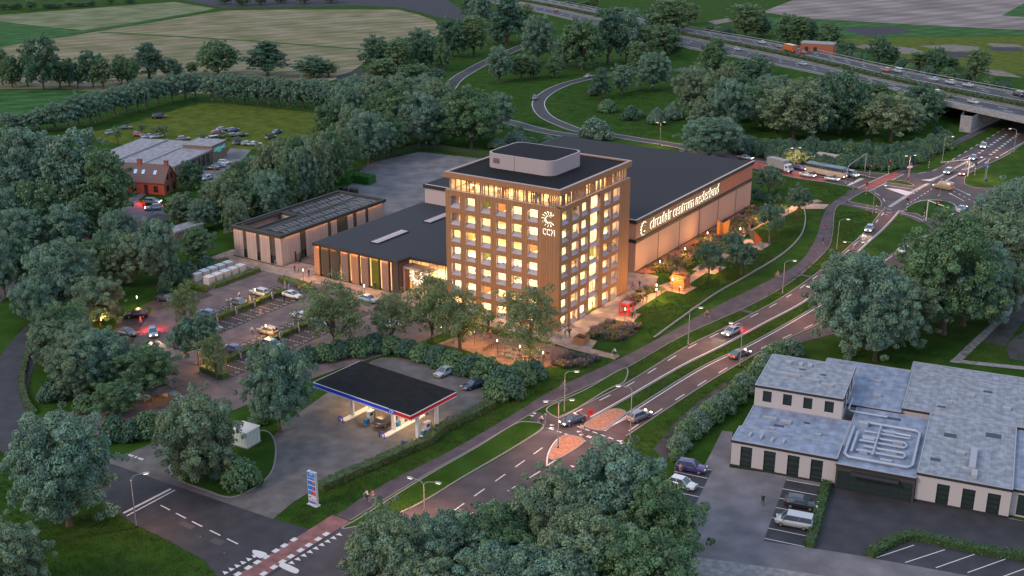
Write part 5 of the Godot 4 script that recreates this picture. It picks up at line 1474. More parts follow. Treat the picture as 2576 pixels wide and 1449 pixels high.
func farm() -> void:
	mt("farm_brick", Color(0.34, 0.115, 0.068), 0.9, {"tex": M.t_fine, "world": false, "size": 0.9})
	mt("farm_brick_side", Color(0.34, 0.115, 0.068), 0.9, {"tex": M.t_fine, "world": false, "size": 0.9})
	var pant := stripe_tex(64, 64, func(x, y):
		return gray((0.62 + 0.38 * absf(sin(x * PI / 16.0))) * (0.7 if y % 16 < 3 else 1.0)))
	mt("roof_tile", Color(0.125, 0.083, 0.083), 0.75, {"tex": pant, "world": false, "size": 1.7})
	mt("pane_bright", Color(0.75, 0.78, 0.8), 0.04, {"metal": 0.9})
	mt("grey_sheet", Color(0.235, 0.225, 0.25), 0.7, {"tex": M.t_spk, "world": false, "size": 6.0, "big": M.t_blot, "big_size": 16.0})
	mt("planks", Color(0.25, 0.17, 0.135), 0.85, {"tex": stripe_tex(128, 64, func(x, y): return gray(0.62 + 0.38 * fposmod(sin(floor(x / 8.0) * 12.9898) * 43758.5, 1.0) * (0.5 if x % 8 == 0 else 1.0))), "world": false, "size": Vector3(3, 4, 3)})
	mt("teal_letters", Color(0.10, 0.45, 0.45), 0.5, {"emit": Color(0.08, 0.36, 0.36), "power": 0.5})
	var c0 := Vector3(-96.2, 0, -316.5)
	var fl := Vector3(-105.1, 0, -318.6)
	var fr := along(fl, c0)
	fr.origin = c0
	var D := 7.3
	var LL := 17.0
	var root := thing("brick_farmhouse", "red brick farmhouse with brown pantile roof, three bright skylights and chimneys", "house", fr)
	var e := 3.5
	var rg := 7.7
	var w := MB.new()
	w.quad(Vector3(-LL, 0, 0), Vector3(-LL, e, 0), Vector3(0, e, 0), Vector3(0, 0, 0))
	w.quad(Vector3(0, 0, -D), Vector3(0, e, -D), Vector3(-LL, e, -D), Vector3(-LL, 0, -D))
	obj("wall", w, M.farm_brick, root)
	for x in [0.0, -LL]:
		var gb := MB.new()
		gb.quad(Vector3(x, 0, 0), Vector3(x, e, 0), Vector3(x, e, -D), Vector3(x, 0, -D))
		gb.tri(Vector3(x, e, 0), Vector3(x, rg, -D / 2), Vector3(x, e, -D))
		obj("gable_wall", gb, M.farm_brick_side, root)
	for s in [0, 1]:
		var r := MB.new()
		var y0 := e - 0.18
		var z0 := 0.3 if s == 0 else -D - 0.3
		var a := [Vector3(-LL - 0.2, y0, z0), Vector3(-LL - 0.2, rg + 0.1, -D / 2), Vector3(0.25, rg + 0.1, -D / 2), Vector3(0.25, y0, z0)]
		r.quad(a[0], a[1], a[2], a[3])
		var up := Vector3(0, 0.12, 0)
		r.quad(a[0] - up, a[0], a[3], a[3] - up)
		r.quad(a[3] - up, a[3], a[2], a[2] - up)
		var ro := obj("roof", r, M.roof_tile, root)
		if s == 0:
			for x in [-3.4, -7.0, -9.4]:
				var t := 0.45
				var p := Vector3(x, lerpf(y0, rg, t), lerpf(z0, -D / 2, t))
				var sl := Vector3(0, rg - y0, -D / 2 - z0).normalized()
				var pn := MB.new()
				pn.quad(Vector3(-0.45, 0, 0), Vector3(-0.45, 0, 0) + sl * 1.3, Vector3(0.45, 0, 0) + sl * 1.3, Vector3(0.45, 0, 0))
				obj("skylight", pn, M.pane_bright, ro, Transform3D(Basis(), p + Vector3(0, 0.1, 0.1)))
			for q in [[-0.8, 1.1], [-8.9, 1.3]]:
				var ch := bx("chimney", Vector3(q[0], rg - 0.9, -D / 2), Vector3(q[1], 2.0, 0.8), M.farm_brick_side, ro)
				bx("chimney_cap", Vector3(q[0], rg + 1.1, -D / 2), Vector3(q[1] + 0.1, 0.12, 0.9), M.dark_frame, ro)
	for x in [-2.6, -9.2, -12.5]:
		dark_window(root, x - 0.65, x + 0.65, 0.7, 2.4, 0.0, 2)
	bx("door", Vector3(-5.6, 0, 0.03), Vector3(1.1, 2.2, 0.08), M.dark_frame, root)
	bx("door_light", Vector3(-5.6, 2.25, 0.03), Vector3(1.1, 0.45, 0.08), M.dark_glass, root)
	var gt := Transform3D(Basis(Vector3.UP, PI / 2), Vector3.ZERO)
	for q in [[1.2, 2.5, 0.7, 2.4], [4.6, 6.2, 0.4, 2.5], [1.8, 2.7, 3.9, 5.6], [4.0, 4.9, 3.9, 5.6]]:
		dark_window(root, q[0], q[1], q[2], q[3], 0.0, 2, gt)
	var fr2 := along(Vector3(-126.4, 0, -341.3), Vector3(-98.0, 0, -334.0))
	fr2.origin = Vector3(-98.0, 0, -334.0)
	var sh := thing("flat_roofed_shop", "wide flat grey-roofed shop with timber front block beside the meadow", "building", fr2)
	block(sh, -29.3, 0, 0, -31.0, 4.0, M.planks, M.grey_sheet, M.zinc)
	block(sh, -9.5, 0.4, -22.0, -31.4, 5.1, M.planks, M.grey_sheet, M.planks)
	for q in [[-19.5, 0.5, 30.0], [-10.0, 0.35, 21.0]]:
		bx("roof_step", Vector3(q[0], 4.03, -15.5 if q[1] > 0.4 else -10.8), Vector3(0.25, q[1], q[2]), M.zinc, sh)
	var st := Transform3D(Basis(Vector3.UP, PI / 2), Vector3.ZERO)
	for k in 6:
		dark_window(sh, 3.2 + k * 3.0, 5.8 + k * 3.0, 0.3, 3.3, 0.0, 2, st)
		bx("timber_post", Vector3(0.15, 0, -3.0 - k * 3.0), Vector3(0.3, 3.6, 0.3), M.planks, sh)
	obj("lettering", letters("LANDHAAS", 1.5, 0.12), M.teal_letters, sh, Transform3D(Basis(Vector3.UP, PI / 2), Vector3(0.6, 3.6, -26.6)))
	bx("sign_line", Vector3(0.55, 2.6, -26.4), Vector3(0.06, 0.25, 2.6), M.teal_letters, sh)
	var cab := thing("site_cabin", "orange brick-coloured flat cabin beside the far carriageway", "cabin", along(G("c", 885, 405, 4.5), G("c", 1000, 412, 4.5)))
	block(cab, 0, 15.0, 0, -7.0, 5.2, M.farm_brick, M.grey_sheet, M.zinc)
	for x in [2.0, 6.0]:
		dark_window(cab, x, x + 1.6, 1.2, 3.4, 0.0, 1)
	var con := thing("storage_container", "long rust brown container below the near carriageway", "container", along(G("c", 655, 510), G("c", 785, 556)))
	block(con, 0, 21.0, 0, -5.0, 3.6, M.farm_brick_side, M.grey_sheet, M.zinc)
	var ln := thing("low_shed", "low grey flat roof half hidden in the trees near the annex", "shed", along(G("e", 1330, 380), G("e", 1440, 345)))
	block(ln, 0, 9.0, 0, -4.0, 2.6, M.planks, M.grey_sheet, M.zinc)

func overpass() -> void:
	mt("bridge_concrete", Color(0.29, 0.285, 0.30), 0.85, {"tex": M.t_spk, "world": true, "size": 5.0, "big": M.t_blot, "big_size": 12.0})
	var nn: PackedVector3Array = motor_near[0]
	var ff: PackedVector3Array = motor_far[1]
	var root := thing("motorway_overpass", "concrete motorway overpass with railing above the side road", "bridge")
	var k0 := 0
	for k in nn.size():
		if nn[k].x > 151.0:
			k0 = k; break
	var top := nn.slice(k0)
	var out := offset(top, -1.7)
	var b := MB.new()
	var low := PackedVector3Array()
	var lowin := PackedVector3Array()
	var hi := PackedVector3Array()
	for k in out.size():
		hi.append(out[k] + Vector3(0, 0.35, 0))
		low.append(out[k] + Vector3(0, -1.3, 0))
		lowin.append(top[k] + (top[k] - out[k]) * 26.0 + Vector3(0, -1.3, 0))
	b.strip(hi, low)
	b.strip(low, lowin)
	var inn := PackedVector3Array()
	for k in out.size(): inn.append(out[k].lerp(top[k], 0.25) + Vector3(0, 0.35, 0))
	b.strip(hi, inn)
	obj("deck_edge", b, M.bridge_concrete, root)
	var a0 := G("c", 2085, 992)
	var a1 := G("c", 2170, 1003)
	var a2 := G("c", 2385, 903)
	var ab := MB.new()
	var H := 5.75
	var tp := [Vector3(a0.x, H, a0.z), Vector3(a1.x, H, a1.z), Vector3(a2.x + 8, H, a2.z - 12)]
	ab.quad(a0, tp[0], tp[1], a1)
	ab.quad(a1, tp[1], tp[2], a2 + Vector3(8, 0, -12))
	ab.quad(a0, tp[0], tp[0] + Vector3(30, 0, -60), a0 + Vector3(30, 0, -60))
	obj("abutment", ab, M.bridge_concrete, root)
	var ramp := MB.new()
	ramp.quad(a1 + Vector3(0.3, 0.02, 0.1), a1.lerp(a2, 0.02) + Vector3(-1.5, 2.2, -1.5), a2 + Vector3(-1.5, 2.2, -1.5), a2 + Vector3(0.6, 0.02, 0.3))
	obj("slope_paving", ramp, M.bridge_concrete, root)
	var rl := resample(offset(nn.slice(maxi(0, k0 - 8)), -1.5), 90)
	for y in [0.55, 0.85, 1.15]:
		var t := MB.new()
		var pts := []
		for q in rl: pts.append(q + Vector3(0, y, 0))
		t.tube(pts, [0.05], 5)
		obj("rail", t, M.zinc, root)
	for k in range(0, rl.size(), 2):
		bx("rail_post", rl[k], Vector3(0.1, 1.15, 0.1), M.zinc, root)
	var fence := resample(offset(motor_far[1].slice(20), 1.4), 130)
	var fo := thing("motorway_barrier", "thin steel guard rail along the far carriageway", "guard rail")
	var ft := MB.new()
	var fp := []
	for q in fence: fp.append(q + Vector3(0, 0.7, 0))
	ft.tube(fp, [0.12], 4)
	obj("rail", ft, M.zinc, fo)
	for k in range(0, fence.size(), 2):
		bx("post", fence[k], Vector3(0.12, 0.75, 0.12), M.zinc, fo)

func units_and_fences() -> void:
	mt("unit_white", Color(0.56, 0.48, 0.44), 0.55, {})
	var src: Node3D = null
	var n := 0
	for row in 2:
		for k in 5:
			var p := C([-78.05, -82.0][row], 17.4 - k * 2.33, 0.05)
			var lab := "pale cube-shaped heat pump unit in the %s row, %s from the parking end" % [["hedge side", "tree side"][row], ["first", "second", "third", "fourth", "fifth"][k]]
			var u := thing("heat_pump_unit", lab, "utility unit", Transform3D(campus.basis, p), "heat pump units in the hedged compound")
			bx("cabinet", Vector3(0, 0.08, 0), Vector3(1.8, 1.65, 1.72), M.unit_white, u)
			bx("lid", Vector3(0, 1.73, 0), Vector3(1.9, 0.08, 1.84), M.white_metal, u)
			bx("base", Vector3(0, 0, 0), Vector3(1.7, 0.08, 1.6), M.concrete, u)
	poly("unit_pad", CP([-84.6, 20, -76, 20, -76, 5, -86, 5]), 0.054, "yard")
	var f := thing("yard_fence", "dark mesh fence round the empty service yard", "fence")
	mt("fence_mesh", Color(0.05, 0.07, 0.05), 0.8, {"alpha": 0.45})
	M.fence_mesh.roughness = 0.8
	var line := GP("f", [60, 215, 190, 130, 340, 75, 470, 42, 620, 55, 760, 75, 905, 98])
	for k in line.size() - 1:
		var a := line[k]
		var b := line[k + 1]
		var m := maxi(1, int(a.distance_to(b) / 3.0))
		for j in m:
			var p := a.lerp(b, float(j) / m)
			var q := a.lerp(b, float(j + 1) / m)
			bx("post", p, Vector3(0.1, 2.0, 0.1), M.dark_frame, f)
			var g := MB.new()
			g.quad(p + Vector3(0, 0.1, 0), p + Vector3(0, 1.9, 0), q + Vector3(0, 1.9, 0), q + Vector3(0, 0.1, 0))
			obj("fence_panel", g, M.fence_mesh, f)
	for k in 2:
		var t := MB.new()
		t.lathe([[0.0, 0.0], [1.3, 0.0], [1.3, 1.5], [1.2, 1.62], [0.0, 1.7]], 18)
		var o := obj("round_tank", t, M.dark_frame, self, at(G("f", 15 + k * 60, 300 + k * 10)))
		tag(o, "black round tank beside the bright hedge, %s the wall" % ["nearer", "farther from"][k], "tank", "round tanks by the hedge")

# ---------------------------------------------------------------- trees, shrubs, hedges, flowers
var kinds := {}
const LOOK := {"round": "grey-green round-headed", "round2": "fresh green full-crowned", "round3": "olive green spreading", "tall": "tall slender green", "tall2": "dark tapering", "dark": "broad dark green", "alley": "grey-green", "near": "sage green bushy-headed", "near2": "pale olive spreading", "near3": "fresh green bushy-headed",
	"open": "airy", "young": "slender", "garden": "dark round", "shrub": "fresh green", "shrub_dark": "dark green", "shrub_sage": "grey-green"}

func leaf_cloud(b: MB, lobes: Array, per_area: float, size: float, tint: Color, r: RandomNumberGenerator, flat := 0.8, low := -0.55) -> void:
	for lb in lobes:
		var o: Vector3 = lb[0]
		var rad: float = lb[1]
		var n := int(per_area * 10.0 * rad * rad / (size * size))
		var lt := r.randf_range(0.72, 1.28)
		var warm := r.randf_range(-0.08, 0.10)
		for k in n:
			var d := Vector3(r.randfn(), r.randfn(), r.randfn()).normalized()
			if d.y < low:
				continue
			var p := o + Vector3(d.x, d.y * flat, d.z) * rad * r.randf_range(0.72, 1.06)
			var nn := (d + Vector3(r.randfn(), r.randfn() + 0.7, r.randfn()) * 0.5).normalized()
			var t := nn.cross(Vector3(r.randfn(), r.randfn(), r.randfn())).normalized()
			var s := nn.cross(t)
			var l := size * r.randf_range(0.6, 1.3)
			t *= l; s *= l * 0.62
			var q := lt * r.randf_range(0.78, 1.22)
			b.col = Color(tint.r * q * (1.0 + warm), tint.g * q, tint.b * q * (1.0 - warm))
			var i := b.v.size()
			b.v.append(p - t); b.v.append(p + s); b.v.append(p + t); b.v.append(p - s)
			for w in 4:
				b.n.append(nn); b.c.append(b.col); b.u.append(Vector2.ZERO)
			b.ix.append_array(PackedInt32Array([i, i + 1, i + 2, i, i + 2, i + 3]))

func grow(sd: int, R: float, H: float, T: float, tint: Color, leaf: float, dens: float, lobes_n: int, form := "round") -> Array:
	var r := RandomNumberGenerator.new()
	r.seed = sd
	var lobes := []
	var tips := []
	var cy := (T + H) * 0.5
	var ry := (H - T) * 0.5
	for k in lobes_n:   # boughs spread over the crown, each with a spray of drooping tufts
		var u := (k + 0.5) / lobes_n
		var y := 1.0 - 1.85 * u
		var a := k * 2.39996 + r.randf() * 0.9
		var rr := sqrt(maxf(0.0, 1.0 - y * y))
		if form == "cone":
			rr = clampf((1.0 - y) * 0.52 + 0.12, 0, 1)
		elif form == "wide":
			rr = pow(maxf(0.0, 1.0 - y * y), 0.35)
		var f := r.randf_range(0.58, 0.9)
		var p := Vector3(cos(a) * rr * R * f, cy + y * ry * r.randf_range(0.72, 0.92), sin(a) * rr * R * f)
		tips.append(p)
		var out := Vector3(p.x, (p.y - cy) * 0.5, p.z).normalized()
		var big := R * r.randf_range(0.16, 0.24)
		lobes.append([p, big])
		for j in 4:
			var q := p + out * big * r.randf_range(0.4, 1.3) + Vector3(r.randfn(), r.randfn() * 0.6 - 0.35, r.randfn()) * big * 0.8
			lobes.append([q, big * r.randf_range(0.4, 0.68)])
	for k in int(lobes_n * 0.3):
		lobes.append([Vector3(r.randfn() * R * 0.28, cy + r.randfn() * ry * 0.32, r.randfn() * R * 0.28), R * 0.32])
	var b := MB.new()
	leaf_cloud(b, lobes, dens, leaf, tint, r)
	var t := MB.new()
	var tr := 0.022 * H + 0.06
	t.tube([Vector3(0, -0.1, 0), Vector3(0, 0.3, 0), Vector3(0.05, T, 0.03), Vector3(0.1, cy, -0.05)], [tr * 1.6, tr * 1.1, tr * 0.85, tr * 0.4], 7)
	for k in 10:
		var lb: Array = [tips[(k * 5 + 3) % tips.size()]]
		var s := Vector3(0, T * r.randf_range(0.8, 1.2), 0)
		var e: Vector3 = lb[0]
		t.tube([s, s.lerp(e, 0.5) + Vector3(0, -0.05 * R, 0), e], [tr * 0.45, tr * 0.3, tr * 0.1], 5, false)
	return [t.mesh(), b.mesh(false)]

func make_kinds() -> void:
	mt("bark", Color(0.115, 0.085, 0.068), 0.95, {"tex": M.t_fine, "world": false, "size": 1.0})
	mt("leaf", Color(1, 1, 1), 0.5, {"vc": true, "back": Color(0.55, 0.6, 0.4), "spec": 0.5})
	var sage := Color(0.150, 0.250, 0.182)
	var mid := Color(0.108, 0.200, 0.094)
	var deep := Color(0.070, 0.150, 0.098)
	var olive := Color(0.195, 0.235, 0.105)
	for q in [["round", 11, 5.0, 12.0, 1.7, sage, 0.24, 0.85, 44, "round"], ["round2", 12, 5.0, 12.0, 1.2, mid, 0.24, 0.85, 48, "round"], ["round3", 19, 5.0, 12.0, 2.2, sage.lerp(olive, 0.6), 0.24, 0.8, 40, "wide"],
		["tall", 13, 4.0, 16.0, 2.5, mid.lerp(olive, 0.3), 0.25, 0.85, 52, "round"], ["tall2", 14, 4.6, 15.0, 2.0, deep, 0.25, 0.85, 50, "cone"], ["dark", 15, 5.0, 11.0, 1.4, deep.lerp(mid, 0.3), 0.24, 0.85, 46, "wide"],
		["alley", 16, 4.2, 11.0, 2.4, sage, 0.25, 0.95, 38, "round"], ["near", 17, 5.0, 11.0, 1.3, sage, 0.15, 0.85, 54, "round"], ["near2", 18, 5.0, 11.0, 0.9, sage.lerp(olive, 0.4), 0.15, 0.85, 58, "wide"], ["near3", 23, 5.0, 12.0, 1.4, mid, 0.16, 0.8, 52, "round"],
		["open", 20, 4.5, 11.0, 2.2, mid.lerp(olive, 0.5), 0.15, 0.34, 40, "round"], ["young", 21, 1.6, 5.0, 1.6, mid.lerp(olive, 0.3), 0.16, 0.7, 18, "round"], ["garden", 22, 3.0, 6.5, 2.0, deep.lerp(sage, 0.4), 0.14, 0.9, 36, "wide"]]:
		kinds[q[0]] = [grow(q[1], q[2], q[3], q[4], q[5], q[6], q[7], q[8], q[9]), q[2] * (0.92 if q[0] == "alley" else 1.04), q[3] * 1.02]
	for q in [["shrub", 31, mid, 0.17], ["shrub_dark", 32, deep, 0.17], ["shrub_sage", 33, sage, 0.17]]:
		var r := RandomNumberGenerator.new()
		r.seed = q[1]
		var lobes := []
		for k in 26:
			var a := k * 2.4
			var rr := sqrt((k + 0.5) / 26.0)
			lobes.append([Vector3(cos(a) * rr * 1.6, 0.5 + (1.0 - rr * rr) * 1.5 * r.randf_range(0.8, 1.1), sin(a) * rr * 1.6), r.randf_range(0.5, 0.78)])
		var b := MB.new()
		leaf_cloud(b, lobes, 1.0, q[3], q[2], r, 0.85, -0.8)
		kinds[q[0]] = [[null, b.mesh(false)], 2.1, 2.6]

var tree_source := {}
func tree(fr: String, x: float, y: float, top: float, hw: float, kind: String, called: String, label: String, category: String, group: String) -> void:
	var base := G(fr, x, y)
	var o: Array = FR[fr]
	var dy: float = (o[1] + o[2] * top - 724.5) / FOCAL
	var dv := Vector3(0, -sin(PITCH) - dy * cos(PITCH), -cos(PITCH) + dy * sin(PITCH))
	var h := maxf(1.0, CAM_H + dv.y * (base.z / dv.z))
	var depth := -base.z * cos(PITCH) + CAM_H * sin(PITCH)
	var r: float = hw * o[2] * depth / FOCAL
	plant(base, r, h, kind, called, label, category, group)

func plant(base: Vector3, r: float, h: float, kind: String, called: String, label: String, category: String, group: String) -> void:
	var k: Array = kinds[kind]
	var t := Transform3D(Basis(Vector3.UP, rng.randf() * TAU) * Basis.from_scale(Vector3(r / k[1], h / k[2], r / k[1])), base)
	t.basis = Basis.from_scale(Vector3(r / k[1], h / k[2], r / k[1])) * Basis(Vector3.UP, rng.randf() * TAU)
	var n: Node3D
	if k[0][0] == null:
		n = obj(called, k[0][1], M.leaf, self, t)
		tag(n, label, category, group)
	else:
		n = thing(called, label, category, t, group)
		obj("trunk", k[0][0], M.bark, n)
		obj("crown", k[0][1], M.leaf, n)

func trees() -> void:
	make_kinds()
	var put := func(fr: String, list: Array, ks: Array, called: String, label: String, group: String) -> void:
		var i := 0
		for q in list:
			tree(fr, q[0], q[1], q[2], q[3], ks[i % ks.size()], called, label.replace("%s", LOOK[ks[i % ks.size()]]), "shrub" if called == "shrub" else "tree", group)
			i += 1
	put.call("a", [[20, 640, 350, 75], [95, 660, 420, 80], [210, 650, 400, 75], [330, 680, 275, 135], [455, 660, 470, 70], [525, 650, 440, 70], [590, 665, 470, 60], [705, 665, 385, 100], [780, 670, 430, 80], [920, 630, 415, 75], [1130, 600, 318, 140], [1310, 600, 450, 75], [1450, 560, 465, 50], [1650, 565, 305, 150], [2020, 575, 305, 165], [2370, 580, 430, 130], [2480, 580, 460, 75], [990, 640, 440, 60]],
		["tall", "round2", "tall2", "dark"], "broadleaf_tree", "%s tree standing along the edge of the stubble field", "trees along the stubble field")
	put.call("a", [[30, 75, 20, 40], [100, 72, 35, 30], [140, 70, 15, 35], [235, 75, 0, 45], [370, 65, 20, 45], [430, 62, 25, 40], [520, 52, 5, 40], [610, 50, 15, 45], [690, 45, 0, 35], [840, 30, -20, 35], [980, 24, -10, 40], [1830, 40, -40, 60], [1970, 35, -30, 50], [1700, 30, -50, 50], [2120, 20, -60, 60], [2300, 25, -50, 60], [2500, 20, -60, 60]],
		["tall", "dark", "round2"], "broadleaf_tree", "small %s tree on the field boundary beyond the crops", "trees on the far field boundary")
	put.call("a", [[60, 1010, 850, 90], [170, 1000, 862, 80], [300, 992, 815, 90], [420, 985, 772, 90], [520, 985, 762, 85], [600, 965, 705, 85], [690, 945, 700, 80], [760, 915, 680, 80], [870, 880, 655, 80], [960, 860, 640, 75], [1040, 838, 602, 80], [1110, 818, 590, 72], [1200, 797, 580, 70], [1300, 772, 555, 78], [1400, 752, 545, 75], [1480, 745, 545, 65]],
		["alley"], "avenue_tree", "sage green avenue tree on a bare trunk between green field and meadow", "avenue between green field and meadow")
	put.call("a", [[1600, 770, 560, 72], [1690, 780, 550, 78], [1770, 790, 560, 72], [1850, 790, 555, 78], [1950, 795, 560, 78], [2030, 800, 570, 72], [2110, 805, 580, 75], [2200, 815, 585, 78], [2290, 820, 585, 78], [2380, 825, 590, 78], [2470, 835, 600, 78], [2550, 850, 640, 85]],
		["alley", "round"], "avenue_tree", "%s tree in the dense row behind the meadow", "tree row behind the meadow")
	put.call("a", [[890, 1080, 950, 40], [1070, 1012, 925, 38], [1190, 1032, 945, 42], [1240, 1046, 935, 42], [1530, 1070, 1000, 36], [1690, 1062, 1000, 46], [1790, 1092, 1030, 40], [2030, 1050, 1000, 40]],
		["young"], "young_tree", "slender young tree among the cars parked on the meadow", "young trees on the meadow")
	put.call("a", [[60, 1500, 900, 150], [230, 1600, 940, 225], [600, 1650, 965, 230], [820, 1690, 1120, 190], [420, 1560, 1020, 170], [120, 1680, 1240, 180], [300, 1800, 1360, 170], [180, 1950, 1560, 160], [510, 1920, 1540, 160], [690, 1830, 1460, 150], [900, 1920, 1570, 130], [40, 1840, 1420, 150], [340, 1520, 1000, 160]],
		["round2", "near", "round"], "broadleaf_tree", "%s massive tree west of the brick farmhouse", "trees west of the farmhouse")
	tree("n", 1160, 880, 450, 175, "dark", "broadleaf_tree", "single dark round tree between farmhouse gable and timber-fronted shop", "tree", "")
	put.call("n", [[1010, 1390, 930, 195], [1330, 1300, 990, 160], [1350, 1480, 1000, 210], [1700, 1400, 640, 260], [1650, 1150, 700, 210], [1950, 1080, 480, 230], [2150, 1040, 350, 230], [2350, 1120, 210, 240], [2500, 930, 100, 210], [2100, 1370, 800, 260], [2400, 1370, 600, 260], [1900, 1450, 900, 210], [1500, 1270, 780, 190], [2560, 1300, 500, 220], [2250, 1250, 560, 240], [2400, 1100, 250, 200], [2680, 1150, 250, 230], [2750, 1000, 100, 220], [2850, 1150, 200, 230], [3000, 1100, 100, 230], [3120, 1000, 60, 220], [3250, 900, 0, 230], [2900, 900, 40, 200], [3350, 760, -60, 200], [1850, 1650, 1000, 180]],
		["near2", "near3", "near", "round3"], "broadleaf_tree", "%s tree in the dense wood between the shop and the slatted annex", "wood beside the annex")
	put.call("b", [[270, 545, 275, 115], [420, 560, 290, 95], [450, 480, 285, 100], [610, 525, 225, 120], [320, 640, 430, 115], [560, 655, 480, 135], [840, 430, 140, 125], [1000, 425, 100, 110], [760, 540, 320, 65], [680, 640, 520, 110]],
		["dark", "tall", "round2"], "broadleaf_tree", "%s tree in the belt between stubble field and curved slip road", "belt along the slip road")
	put.call("b", [[60, 1010, 640, 120], [190, 960, 620, 125], [480, 1090, 640, 190], [590, 1115, 680, 160], [700, 920, 590, 150], [300, 1060, 700, 130], [210, 1235, 830, 160], [100, 1170, 800, 130], [980, 1115, 665, 215], [1200, 975, 690, 95], [860, 1000, 700, 110], [30, 1320, 980, 130], [80, 900, 560, 120], [420, 800, 560, 130], [760, 830, 600, 110], [620, 790, 560, 120], [240, 820, 560, 120], [380, 1180, 860, 110], [700, 1060, 760, 120], [1090, 1060, 760, 110], [-60, 1120, 760, 130]],
		["near", "near2", "near3"], "broadleaf_tree", "big %s tree just behind the fenced service yard", "trees behind the service yard")
	put.call("b", [[1310, 1095, 985, 110], [1340, 1000, 945, 48], [1560, 1075, 1018, 55], [1430, 1085, 1030, 60], [1180, 1120, 1040, 80]], ["shrub_sage", "shrub"], "shrub", "%s shrub on the grass behind the tower roof", "shrubs behind the tower")
	put.call("b", [[1190, 625, 340, 92], [1360, 605, 400, 85], [1450, 590, 430, 60], [1480, 480, 100, 122], [1250, 338, -20, 170], [1180, 335, 195, 70], [1380, 260, 20, 85], [1820, 525, 140, 155], [1700, 505, 250, 95], [2010, 482, 60, 130], [2150, 472, 60, 115], [2290, 470, 170, 105], [2430, 410, 180, 130], [2350, 680, 380, 130], [1955, 745, 505, 82], [2120, 712, 480, 82], [2240, 565, 300, 80], [1610, 585, 420, 70], [1040, 250, -60, 90], [980, 160, -90, 80]],
		["round", "tall", "round2", "near", "tall2"], "broadleaf_tree", "free-standing %s tree on the grass inside the slip road curves", "trees between the slip roads")
	put.call("b", [[2470, 285, -30, 150], [2380, 260, 40, 90], [2100, 130, 50, 90], [2000, 150, 60, 80], [1900, 60, -20, 50], [1740, 40, 0, 40], [1830, 60, 10, 40]], ["tall", "dark"], "broadleaf_tree", "%s tree beside the far side of the motorway bend", "trees at the motorway bend")
	put.call("b", [[2010, 845, 740, 82], [2180, 905, 790, 72], [2380, 935, 810, 75], [2250, 880, 830, 50], [1900, 720, 640, 50], [2500, 900, 780, 80]], ["shrub", "shrub_dark", "shrub_sage"], "shrub", "wild %s shrub on the grass slope inside the loop road", "shrubs inside the loop road")
	tree("b", 1920, 1052, 880, 135, "shrub_sage", "shrub", "large pale round bush just behind the hall roof", "shrub", "")
	put.call("c", [[470, 290, 15, 130], [600, 275, 130, 65], [790, 340, 105, 112], [870, 345, 110, 92], [960, 335, 150, 65], [1100, 372, 165, 92], [50, 185, 15, 75], [1480, 482, 275, 82], [1580, 472, 350, 52], [1780, 532, 385, 82], [1900, 542, 360, 82], [2030, 525, 430, 52], [2200, 622, 360, 92], [1230, 400, 320, 72]],
		["tall", "dark", "round2"], "broadleaf_tree", "%s tree on the verge beyond the far motorway carriageway", "trees beyond the motorway")
	put.call("c", [[200, 230, 185, 50], [280, 245, 195, 60], [340, 255, 200, 60], [1150, 420, 350, 60], [1250, 440, 370, 60], [1330, 450, 390, 60], [1650, 520, 440, 70], [1720, 560, 470, 60], [1850, 580, 490, 70], [2000, 590, 500, 70], [2120, 610, 540, 60], [2300, 640, 570, 60], [2420, 660, 600, 60]], ["shrub_dark", "shrub"], "shrub", "%s scrub bush in the strip along the far carriageway", "scrub along the far carriageway")
	put.call("c", [[230, 565, 290, 100], [80, 890, 490, 140], [330, 770, 480, 105], [330, 1005, 580, 145], [540, 650, 420, 130], [520, 890, 640, 135], [650, 810, 610, 115], [830, 1065, 620, 240], [940, 1055, 640, 150], [1180, 1005, 545, 190], [1300, 965, 600, 140], [1600, 725, 570, 112], [1570, 1065, 700, 212], [1840, 745, 610, 112], [1800, 945, 640, 142], [700, 1000, 700, 120], [1050, 900, 640, 120], [1430, 900, 720, 100], [20, 700, 560, 90], [450, 830, 560, 100], [1240, 800, 540, 90], [420, 920, 700, 115], [600, 970, 760, 115], [760, 900, 660, 115], [1000, 985, 720, 125], [1380, 1025, 760, 125], [1700, 1005, 760, 115], [900, 800, 590, 115], [720, 730, 560, 95], [1080, 770, 560, 105], [1450, 810, 620, 105], [150, 1005, 760, 105], [1950, 880, 700, 100], [630, 700, 560, 80]],
		["round2", "near2", "round3", "near", "dark"], "broadleaf_tree", "%s tree in the wood between the motorway and the junction", "wood beside the junction")
	tree("c", 170, 885, 665, 85, "young", "broadleaf_tree", "small yellowish tree at the edge of the junction wood", "tree", "")
	tree("c", 200, 1195, 870, 225, "near", "broadleaf_tree", "broad low tree overhanging the far corner of the hall roof", "tree", "")
	var sh := RandomNumberGenerator.new()
	sh.seed = 9
	var band := []
	for k in 60:
		var u := k / 59.0
		var x := lerpf(430, 1980, u)
		var y0 := lerpf(1090, 1170, u) if u < 0.75 else lerpf(1170, 1060, (u - 0.75) * 4.0)
		for j in 2:
			var yy := y0 + j * (30 + 70 * sin(u * PI)) + sh.randf_range(-15, 15)
			band.append([x + sh.randf_range(-20, 20), yy + 30, yy - 55 - sh.randf_range(0, 25), sh.randf_range(48, 75)])
	for q in [[1480, 1225, 1130, 60], [1560, 1230, 1150, 55], [1640, 1215, 1140, 55], [1720, 1190, 1120, 50], [1290, 1235, 1160, 60], [1380, 1240, 1150, 60], [1810, 1150, 1085, 40], [1850, 1120, 1060, 40], [1200, 1225, 1150, 50], [1930, 1010, 950, 50], [1960, 1050, 990, 40]]:
		band.append(q)
	put.call("c", band, ["shrub_dark", "shrub_dark", "shrub"], "shrub", "%s shrub in the thicket in front of the junction wood", "thicket beside the junction")
